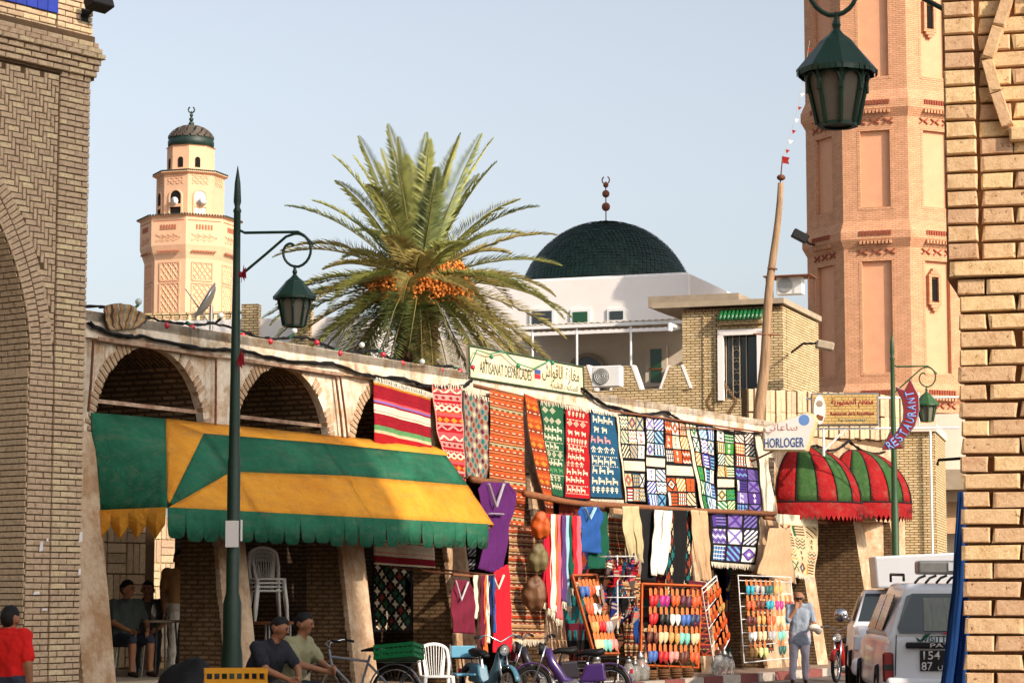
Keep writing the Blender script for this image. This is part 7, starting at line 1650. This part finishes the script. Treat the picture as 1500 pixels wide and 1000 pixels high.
# ------------------------------------------------------------------ two-wheelers
mat('moped_purple', C(64, 38, 100), .3, .15, 5, .02, 40, spec=.5, coat=.5); mat('moped_blue', C(72, 118, 140), .35, .15, 5, .02, 40, spec=.5); mat('moped_dark', C(40, 36, 44), .35, .2, 5, .02, 40); mat('chrome', C(200, 200, 202), .15, .1, 5, 0, metal=1.); mat('bike_red', C(150, 30, 30), .35, .2, 5, .02, 40); mat('bike_grey', C(130, 132, 140), .35, .2, 5, .02, 40)
YQ = Matrix.Rotation(R(90), 3, 'X')
def wheel(t, x, r, tyre=.035, spokes=18, rim='chrome', y=0.):
    b = MB(); b.tube([(x+(r-tyre)*math.cos(a), y, r+(r-tyre)*math.sin(a)) for a in np.linspace(0, 2*math.pi, 33)], tyre, 8); w = b.build('wheel', 'rubber', t, smooth=True)
    b = MB(); b.tube([(x+(r-2*tyre)*math.cos(a), y, r+(r-2*tyre)*math.sin(a)) for a in np.linspace(0, 2*math.pi, 33)], .014, 6); b.build('rim', rim, w, smooth=True)
    b = MB()
    for k in range(spokes): a = 2*math.pi*k/spokes; b.tube([(x+.03*math.cos(a+.3), y+(.02 if k % 2 else -.02), r+.03*math.sin(a+.3)), (x+(r-2*tyre)*math.cos(a), y, r+(r-2*tyre)*math.sin(a))], .0025, 3, caps=False)
    tag(b.build('spokes', 'chrome', w), kind='stuff'); b = MB(); b.tube([(x, y-.05, r), (x, y+.05, r)], .03, 8); b.build('hub', 'chrome', w)
def fender(t, x, r, a0, a1, m, wd=.045):
    b = MB(); P = [(x+(r+.03)*math.cos(a), 0, r+(r+.03)*math.sin(a)) for a in np.linspace(a0, a1, 14)]; b.tube(P, wd, 8, flat=.35); b.build('mudguard', m, t, smooth=True)
def moped(loc, rz, label, m, seatm='black', group='mopeds parked before the shop'):
    """front towards -x"""
    t = thing('moped', label, 'moped', loc, rz, group); r = .29
    wheel(t, -.58, r); wheel(t, .55, r); fender(t, -.58, r, R(20), R(160), m); fender(t, .55, r, R(-5), R(165), m)
    b = MB(); b.tube([(-.36, 0, .82), (-.3, 0, .62), (-.12, 0, .36), (.1, 0, .3), (.34, 0, .36)], [.055, .075, .075, .07, .06], 10); b.build('frame_shell', m, t, smooth=True)
    b = MB(); b.hexa([(.1, -.09, .34), (.5, -.09, .36), (.5, .09, .36), (.1, .09, .34)], [(.2, -.08, .6), (.46, -.08, .62), (.46, .08, .62), (.2, .08, .6)]); b.build('side_panel', m, t, bevel=.03, seg=2)
    b = MB(); b.ball((.02, 0, .27), .13, 12, 8, sq=(1.3, .8, .9)); b.box((-.02, -.09, .27), (.2, .06, .16)); b.build('engine', 'steel', t, smooth=False)
    b = MB(); b.tube([(.1, -.11, .2), (.4, -.13, .2), (.75, -.13, .26)], [.03, .045, .04], 8); b.build('exhaust', 'chrome', t, smooth=True)
    for s in (-1, 1): b = MB(); b.tube([(-.58, s*.06, r), (-.46, s*.06, .6), (-.38, s*.05, .86)], .02, 6); b.build('fork', 'chrome', t, smooth=True)
    b = MB(); b.tube([(-.3, -.34, 1.0), (-.34, -.2, 1.03), (-.36, 0, .93), (-.34, .2, 1.03), (-.3, .34, 1.0)], .014, 6); hb = b.build('handlebar', 'chrome', t, smooth=True)
    for s in (-1, 1): b = MB(); b.tube([(-.31, s*.26, 1.015), (-.285, s*.38, .99)], .02, 8); b.build('grip', 'rubber', hb); b = MB(); b.tube([(-.34, s*.28, 1.0), (-.4, s*.36, .97)], .007, 4); b.build('brake_lever', 'chrome', hb)
    b = MB(); b.lathe([(.02, -.1), (.075, -.05), (.09, .0), (.085, .012)], 16, (-.47, 0, .82), Q=Matrix.Rotation(R(-90), 3, 'Y')); b.build('headlamp', 'black', t, smooth=True); b = MB(); b.lathe([(.08, .0), (.03, .025), (.001, .03)], 16, (-.483, 0, .82), Q=Matrix.Rotation(R(-90), 3, 'Y')); b.build('lamp_lens', 'clear_glass', t, smooth=True)
    b = MB(); b.tube([(.05, 0, .72), (.2, 0, .77), (.36, 0, .76), (.46, 0, .79)], [.05, .09, .12, .1], 10, flat=.5); b.build('saddle', seatm, t, smooth=True); b = MB(); b.tube([(.25, 0, .74), (.2, 0, .55)], .02, 6); b.build('seat_post', 'chrome', t)
    b = MB()
    for s in (-.08, 0, .08): b.tube([(.45, s, .68), (.9, s, .68)], .01, 5)
    b.tube([(.9, -.1, .68), (.9, .1, .68)], .01, 5); b.tube([(.7, -.08, .68), (.6, -.08, .3)], .01, 5); b.tube([(.7, .08, .68), (.6, .08, .3)], .01, 5); b.build('luggage_rack', 'black', t)
    b = MB(); b.box((.86, 0, .5), (.04, .1, .07)); b.build('tail_lamp', 'bulb_red', t, bevel=.01)
    b = MB(); b.tube([(.05, -.14, .18), (.05, .14, .18)], .014, 6); b.build('pedals', 'rubber', t)
    return t
mp = atY(838, 950, 34.6); moped((mp.x, 34.6, 0), R(-6), 'purple moped with black saddle parked before the leaning slipper rack', 'moped_purple')
mp = atY(800, 950, 35.6); moped((mp.x, 35.6, 0), R(12), 'dark moped with round headlamp parked behind the purple moped', 'moped_dark')
mp = atY(716, 960, 34.0); moped((mp.x, 34.0, 0), R(118), 'pale blue moped with black seat beside the folding chair', 'moped_blue')
mb_ = atY(1236, 960, 44.0); moped((mb_.x, 44.0, 0), R(68), 'red and chrome motorbike parked behind the old man', 'bike_red', group='motorbikes at the street end')
def bicycle(loc, rz, label):
    t = thing('bicycle', label, 'bicycle', loc, rz); r = .33
    wheel(t, -.52, r, .02, 28); wheel(t, .52, r, .02, 28)
    F_ = [((-.38, 0, .78), (.15, 0, .72)), ((-.36, 0, .68), (.02, 0, .3)), ((.02, 0, .3), (.17, 0, .8)), ((.02, 0, .3), (.52, 0, .33)), ((.14, 0, .7), (.52, 0, .33)), ((-.35, 0, .62), (-.4, 0, .88))]
    b = MB(); [b.tube(q, .017, 8) for q in F_]; b.build('frame', 'bike_grey', t)
    b = MB(); [b.tube([(-.36, 0, .64), (-.42, s*.045, .55), (-.52, s*.045, .33)], .012, 6) for s in (-1, 1)]; b.build('fork', 'chrome', t)
    b = MB(); b.tube([(-.18, -.3, .98), (-.3, -.27, 1.0), (-.42, -.1, .96), (-.4, 0, .9), (-.42, .1, .96), (-.3, .27, 1.0), (-.18, .3, .98)], .012, 6); hb = b.build('handlebar', 'chrome', t, smooth=True)
    for s in (-1, 1): b = MB(); b.tube([(-.27, s*.28, .995), (-.15, s*.305, .975)], .017, 8); b.build('grip', 'rubber', hb)
    b = MB(); b.tube([(.05, 0, .86), (.2, 0, .88), (.3, 0, .87)], [.03, .08, .1], 10, flat=.4); b.build('saddle', 'black', t, smooth=True)
    b = MB(); b.lathe([(.09, -.005), (.09, .005)], 20, (.02, -.04, .3), Q=YQ); b.tube([(.02, -.06, .3), (.1, -.07, .16)], .01, 5); b.tube([(.02, .06, .3), (-.06, .07, .44)], .01, 5); b.build('crank', 'chrome', t)
    b = MB()
    for s in (-.1, 0, .1): b.tube([(.3, s, .72), (.85, s, .72)], .008, 5)
    for s in (-.09, .09): b.tube([(.8, s, .72), (.52, s*.6, .33)], .008, 5)
    b.tube([(.85, -.12, .72), (.85, .12, .72)], .008, 5); b.build('luggage_rack', 'chrome', t); fender(t, .52, r, R(10), R(170), 'bike_grey', .03); fender(t, -.52, r, R(40), R(170), 'bike_grey', .03)
    return t
bk = atY(524, 960, 31.6); bicycle((bk.x, 31.6, 0), R(-14), 'grey bicycle with rear rack standing in front of the sunlit pier')
slat_crate((bk.x+.57*math.cos(R(-14)), 31.6+.57*math.sin(R(-14)), .74), R(-20), 'green plastic crate tied on the bicycle rack', 'crate_green', .55, .36, .2, R(-9))
# ------------------------------------------------------------------ four-wheel drive and pickup
mat('car_white', C(226, 228, 232), .28, .05, 2, .01, 30, spec=.5, coat=.6); mat('car_black', C(20, 20, 22), .5, .2, 5, .05, 40); mat('lens_red', C(92, 10, 14), .2, .2, 20, .05, 60, spec=.6); mat('lens_clear', C(200, 204, 208), .12, .15, 14, .1, 40, spec=.7); mat('curtain', C(150, 156, 150), .9, .3, 3, .3, 20, stretch=(14, 14, .3)); mat('plate_black', C(16, 16, 18), .4, .1, 5, 0); mat('ink_dkgreen', C(20, 80, 60), .6, .1, 5, 0); mat('ink_sun', C(206, 50, 50), .6, .1, 5, 0)
def loft(b, rows, mi=None, close=True):
    n = len(rows[0]); base = len(b.v)
    vs = [p for r_ in rows for p in r_]; fs = [(i*n+k, i*n+(k+1) % n, (i+1)*n+(k+1) % n, (i+1)*n+k) for i in range(len(rows)-1) for k in range(n if close else n-1)]
    if close: fs += [tuple(range(n-1, -1, -1)), tuple((len(rows)-1)*n+k for k in range(n))]
    b.add(vs, fs, mi)
def rring(y, hw, z0, z1, rd=.1, tum=0.):
    """rounded rectangle ring across x,z at station y"""
    P = []
    for (cx, cz, a0) in ((1, 0, -90), (1, 1, 0), (-1, 1, 90), (-1, 0, 180)):
        for k in range(5):
            a = R(a0+22.5*k); w = hw-(tum if cz else 0); x = cx*(w-rd)+rd*math.cos(a); z = (z1-rd if cz else z0+rd)+rd*math.sin(a); P.append((x, y, z))
    return P
def car_wheel(t, x, y, r=.37, wd=.24):
    Q = Matrix.Rotation(R(90), 3, 'Y'); b = MB(); b.lathe([(r*.62, -wd/2), (r*.95, -wd/2), (r, -wd/2+.04), (r, wd/2-.04), (r*.95, wd/2), (r*.62, wd/2)], 28, (x, y, r), Q=Q, caps=False); w = b.build('wheel', 'rubber', t, smooth='auto')
    b = MB(); b.lathe([(r*.63, -wd*.4), (r*.3, -wd*.25), (.05, -wd*.3), (.05, wd*.3), (r*.3, wd*.25), (r*.63, wd*.4)], 20, (x, y, r), Q=Q); b.build('rim', 'steel', w)
# SUV seen from behind (rear at y = 0, nose towards +y)
ps = atY(1297, 950, 29.); sv = thing('four_wheel_drive', 'white four-wheel drive seen from behind with roof rack and curtained rear window', 'car', (ps.x+.9, 29., 0), R(-4))
b = MB(); loft(b, [rring(y, hw, z0, z1, rd, tm) for (y, hw, z0, z1, rd, tm) in ((0, .84, .42, 1.06, .12, .06), (.05, .9, .4, 1.1, .12, .05), (.5, .93, .38, 1.12, .12, .05), (3.2, .93, .38, 1.12, .12, .05), (4.3, .91, .4, 1.08, .14, .06), (4.75, .84, .45, .98, .14, .08))]); b.build('body', 'car_white', sv, smooth='auto')
b = MB(); loft(b, [rring(y, hw, z0, z1, rd, tm) for (y, hw, z0, z1, rd, tm) in ((.03, .86, 1.02, 1.14, .05, .02), (.1, .87, 1.05, 1.66, .1, .2), (.22, .87, 1.05, 1.73, .1, .22), (2.2, .87, 1.05, 1.75, .1, .22), (2.75, .87, 1.05, 1.66, .1, .22), (3.3, .87, 1.05, 1.14, .05, .02))]); b.build('cabin', 'car_white', sv, smooth='auto')
def quad_panel(name, P, m, t, solid=.012): b = MB(); b.add(P, [tuple(range(len(P)))]); return b.build(name, m, t, solid=solid)
rw = quad_panel('rear_window', [(-.72, .0, 1.13), (.72, .0, 1.13), (.74, .02, 1.2), (.62, .075, 1.58), (.55, .085, 1.61), (-.55, .085, 1.61), (-.62, .075, 1.58), (-.74, .02, 1.2)], 'glass_dark', sv)
b = MB()
n = 44; vs = []
for i in range(n+1):
    x = -.42+i*.9/n; d = .012*math.sin(i*1.9)
    vs += [(x, .0-.012+d*.3, 1.16), (x, .068-.012+d*.3, 1.56)]
b.add(vs, [(2*i, 2*i+2, 2*i+3, 2*i+1) for i in range(n)]); b.build('curtain', 'curtain', sv, smooth=True)
for s in (-1, 1):
    quad_panel('side_window', [(s*.885, .5, 1.16), (s*.885, 1.5, 1.16), (s*.72, 1.5, 1.6), (s*.73, .42, 1.6)], 'glass_dark', sv); quad_panel('side_window', [(s*.885, 1.6, 1.16), (s*.885, 2.75, 1.16), (s*.72, 2.5, 1.6), (s*.72, 1.6, 1.6)], 'glass_dark', sv)
    b = MB(); b.box((s*.865, -.005, .72), (.13, .1, .36)); tl_ = b.build('tail_light', 'lens_red', sv, bevel=.02); b = MB(); b.box((s*.865, -.012, .72), (.132, .1, .08)); b.build('indicator', 'car_black', tl_, bevel=.01)
    car_wheel(sv, s*.82, .95); car_wheel(sv, s*.82, 3.85)
b = MB(); b.box((0, -.1, .5), (1.8, .2, .2)); b.build('bumper', 'car_white', sv, bevel=.05, seg=3)
b = MB(); b.box((.1, -.03, .985), (1.5, .05, .075)); b.build('garnish_strip', 'car_black', sv, bevel=.02, seg=2)
b = MB(); b.tube([(-.76, -.012, 1.11), (-.78, -.012, .62)], .006, 4); b.build('door_gap', 'car_black', sv)
lettering('badge', 'PATROL', .52, .05, 'ink_white', sv, Matrix.Translation((-.1, -.06, .985)) @ FLAT, .004, .01)
lettering('decal', 'VISITTUNISIA', .6, .075, 'ink_dkgreen', sv, Matrix.Translation((-.14, -.02, 1.062)) @ FLAT, .003, .01)
b = MB(); b.prism([(-.53, 1.09), (-.47, 1.05), (-.41, 1.12), (-.34, 1.13), (-.45, 1.03), (-.5, 1.03)], -.022, -.018); b.build('decal_leaf', 'ink_dkgreen', sv)
b = MB(); b.prism([(-.15+.05*math.cos(a), 1.118+.03*math.sin(a)) for a in np.linspace(0, math.pi, 10)], -.035, -.03); b.build('decal_sun', 'ink_sun', sv)
pb = MB(); pb.box((-.22, -.03, .8), (.52, .03, .25)); po = pb.build('number_plate', 'plate_black', sv, bevel=.005)
lettering('plate_digits', '154', .2, .1, 'ink_white', po, Matrix.Translation((-.34, -.05, .865)) @ FLAT, .003, .006); lettering('plate_digits', '87', .13, .1, 'ink_white', po, Matrix.Translation((-.4, -.05, .735)) @ FLAT, .003, .006); lettering('plate_script', arabic('تونس'), .22, .1, 'ink_white', po, Matrix.Translation((-.16, -.05, .735)) @ FLAT, .003, .006)
for s in (-.62, .62): b = MB(); b.tube([(s, .4, 1.76), (s, .4, 1.84), (s, 2.2, 1.86), (s, 2.2, 1.76)], .018, 6); b.build('roof_rail', 'car_black', sv, smooth=True)
for k in range(6): b = MB(); b.tube([(-.5+k*.13, .22, 1.74), (-.44+k*.13, .3, 1.8), (-.36+k*.13, .34, 1.83)], .016, 6); b.build('rack_slat', 'car_black', sv, smooth=True)
b = MB(); b.box((.1, .55, 1.93), (1.1, .45, .17)); o = b.build('light_bar', 'steel', sv, bevel=.03, seg=2); b = MB(); b.box((-.02, .32, 1.94), (.12, .03, .1)); b.build('bar_lamp', 'lens_clear', o)
# pickup facing us with a white box over its cab
pk_ = atY(1249, 950, 36.5); pu = thing('pickup_truck', 'white pickup facing us with a big white box body above the cab', 'truck', (pk_.x+.86, 36.5, 0), R(-7))
b = MB(); loft(b, [rring(y, hw, z0, z1, rd, tm) for (y, hw, z0, z1, rd, tm) in ((-.02, .7, .42, .78, .12, .02), (.06, .8, .36, .92, .14, .06), (.25, .86, .34, 1.04, .14, .1), (.7, .88, .34, 1.1, .12, .08), (1.3, .88, .34, 1.14, .1, .06), (5.0, .88, .36, 1.14, .1, .04))]); b.build('body', 'car_white', pu, smooth='auto')
b = MB(); loft(b, [rring(y, hw, z0, z1, rd, tm) for (y, hw, z0, z1, rd, tm) in ((1.15, .82, 1.08, 1.16, .03, .02), (1.75, .8, 1.08, 1.62, .1, .14), (2.0, .8, 1.08, 1.68, .1, .16), (3.3, .8, 1.08, 1.68, .1, .16), (3.5, .8, 1.08, 1.2, .04, .04))]); b.build('cab', 'car_white', pu, smooth='auto')
quad_panel('windscreen', [(-.74, 1.17, 1.17), (.74, 1.17, 1.17), (.6, 1.74, 1.61), (-.6, 1.74, 1.61)], 'glass_dark', pu)
for s in (-1, 1):
    b = MB(); b.hexa([(s*.84, .12, .74), (s*.5, -.01, .74), (s*.5, .2, .74), (s*.84, .4, .74)], [(s*.83, .2, .97), (s*.52, .06, .93), (s*.52, .26, .95), (s*.83, .45, .98)]); b.build('headlight', 'lens_clear', pu, bevel=.02)
    b = MB(); b.box((s*.62, -.04, .52), (.2, .06, .09)); b.build('fog_lamp', 'lens_clear', pu, bevel=.01)
    b = MB(); b.ball((s*1.0, 1.25, 1.27), .12, 12, 8, sq=(1, .6, .9)); b.tube([(s*.85, 1.3, 1.2), (s*.98, 1.27, 1.24)], .02, 6); b.build('wing_mirror', 'chrome', pu, smooth=True)
    car_wheel(pu, s*.78, .95); car_wheel(pu, s*.78, 4.1)
    quad_panel('side_window', [(s*.825, 1.4, 1.18), (s*.825, 3.1, 1.18), (s*.68, 3.1, 1.58), (s*.68, 1.85, 1.58)], 'glass_dark', pu)
b = MB(); b.box((0, -.03, .84), (.9, .06, .2)); b.build('grille', 'car_black', pu, bevel=.02)
for z in (.79, .84, .89): b = MB(); b.box((0, -.065, z), (.86, .02, .018)); b.build('grille_bar', 'chrome', pu)
b = MB(); b.box((0, -.1, .5), (1.74, .22, .26)); b.build('bumper', 'car_white', pu, bevel=.07, seg=3); b = MB(); b.box((0, -.215, .5), (.8, .02, .1)); b.build('air_intake', 'car_black', pu)
b = MB(); b.hexa([(-.42, 1.5, 1.7), (1.2, 1.5, 1.7), (1.2, 4.9, 1.7), (-.42, 4.9, 1.7)], [(-.46, 1.42, 2.2), (1.22, 1.42, 2.28), (1.22, 4.9, 2.3), (-.46, 4.9, 2.24)]); b.build('box_body', 'car_white', pu, bevel=.03, seg=2)
# ------------------------------------------------------------------ hanging blue cloth behind the near pier, grey awning at the far shop
fab('f_ultra', (16, 62, 124))
F2 = Frame(RP.w(0, .5).x, RP.w(0, .5).y, 95)
cloth('blue_hanging', 'deep blue hanging cloth with sequinned hem behind the near brick pier', 'cloth', [(1404, 720), (1396, 860), (1378, 1010)], [(1440, 720), (1440, 860), (1440, 1010)], 1.2, m='f_ultra', folds=3, amp=.02, seed=95, F=F2, nu=40)
t = thing('shop_awning', 'faded grey and orange awning at the shop at the end of the street', 'awning', FW.w(0), FW.rz)
for k, mm in enumerate(('f_beige', 'c_paleblue', 'leather_orange', 'f_beige', 'c_paleblue')):
    z = FW.hit(1385, 735)[1]; b = MB(); x = .1+k*.5; b.add([(x, -.05, z), (x+.5, -.05, z), (x+.5, -1.0, z-.9), (x, -1.0, z-.9)], [(0, 1, 2, 3)]); b.build('canvas_strip', mm, t, solid=.01)
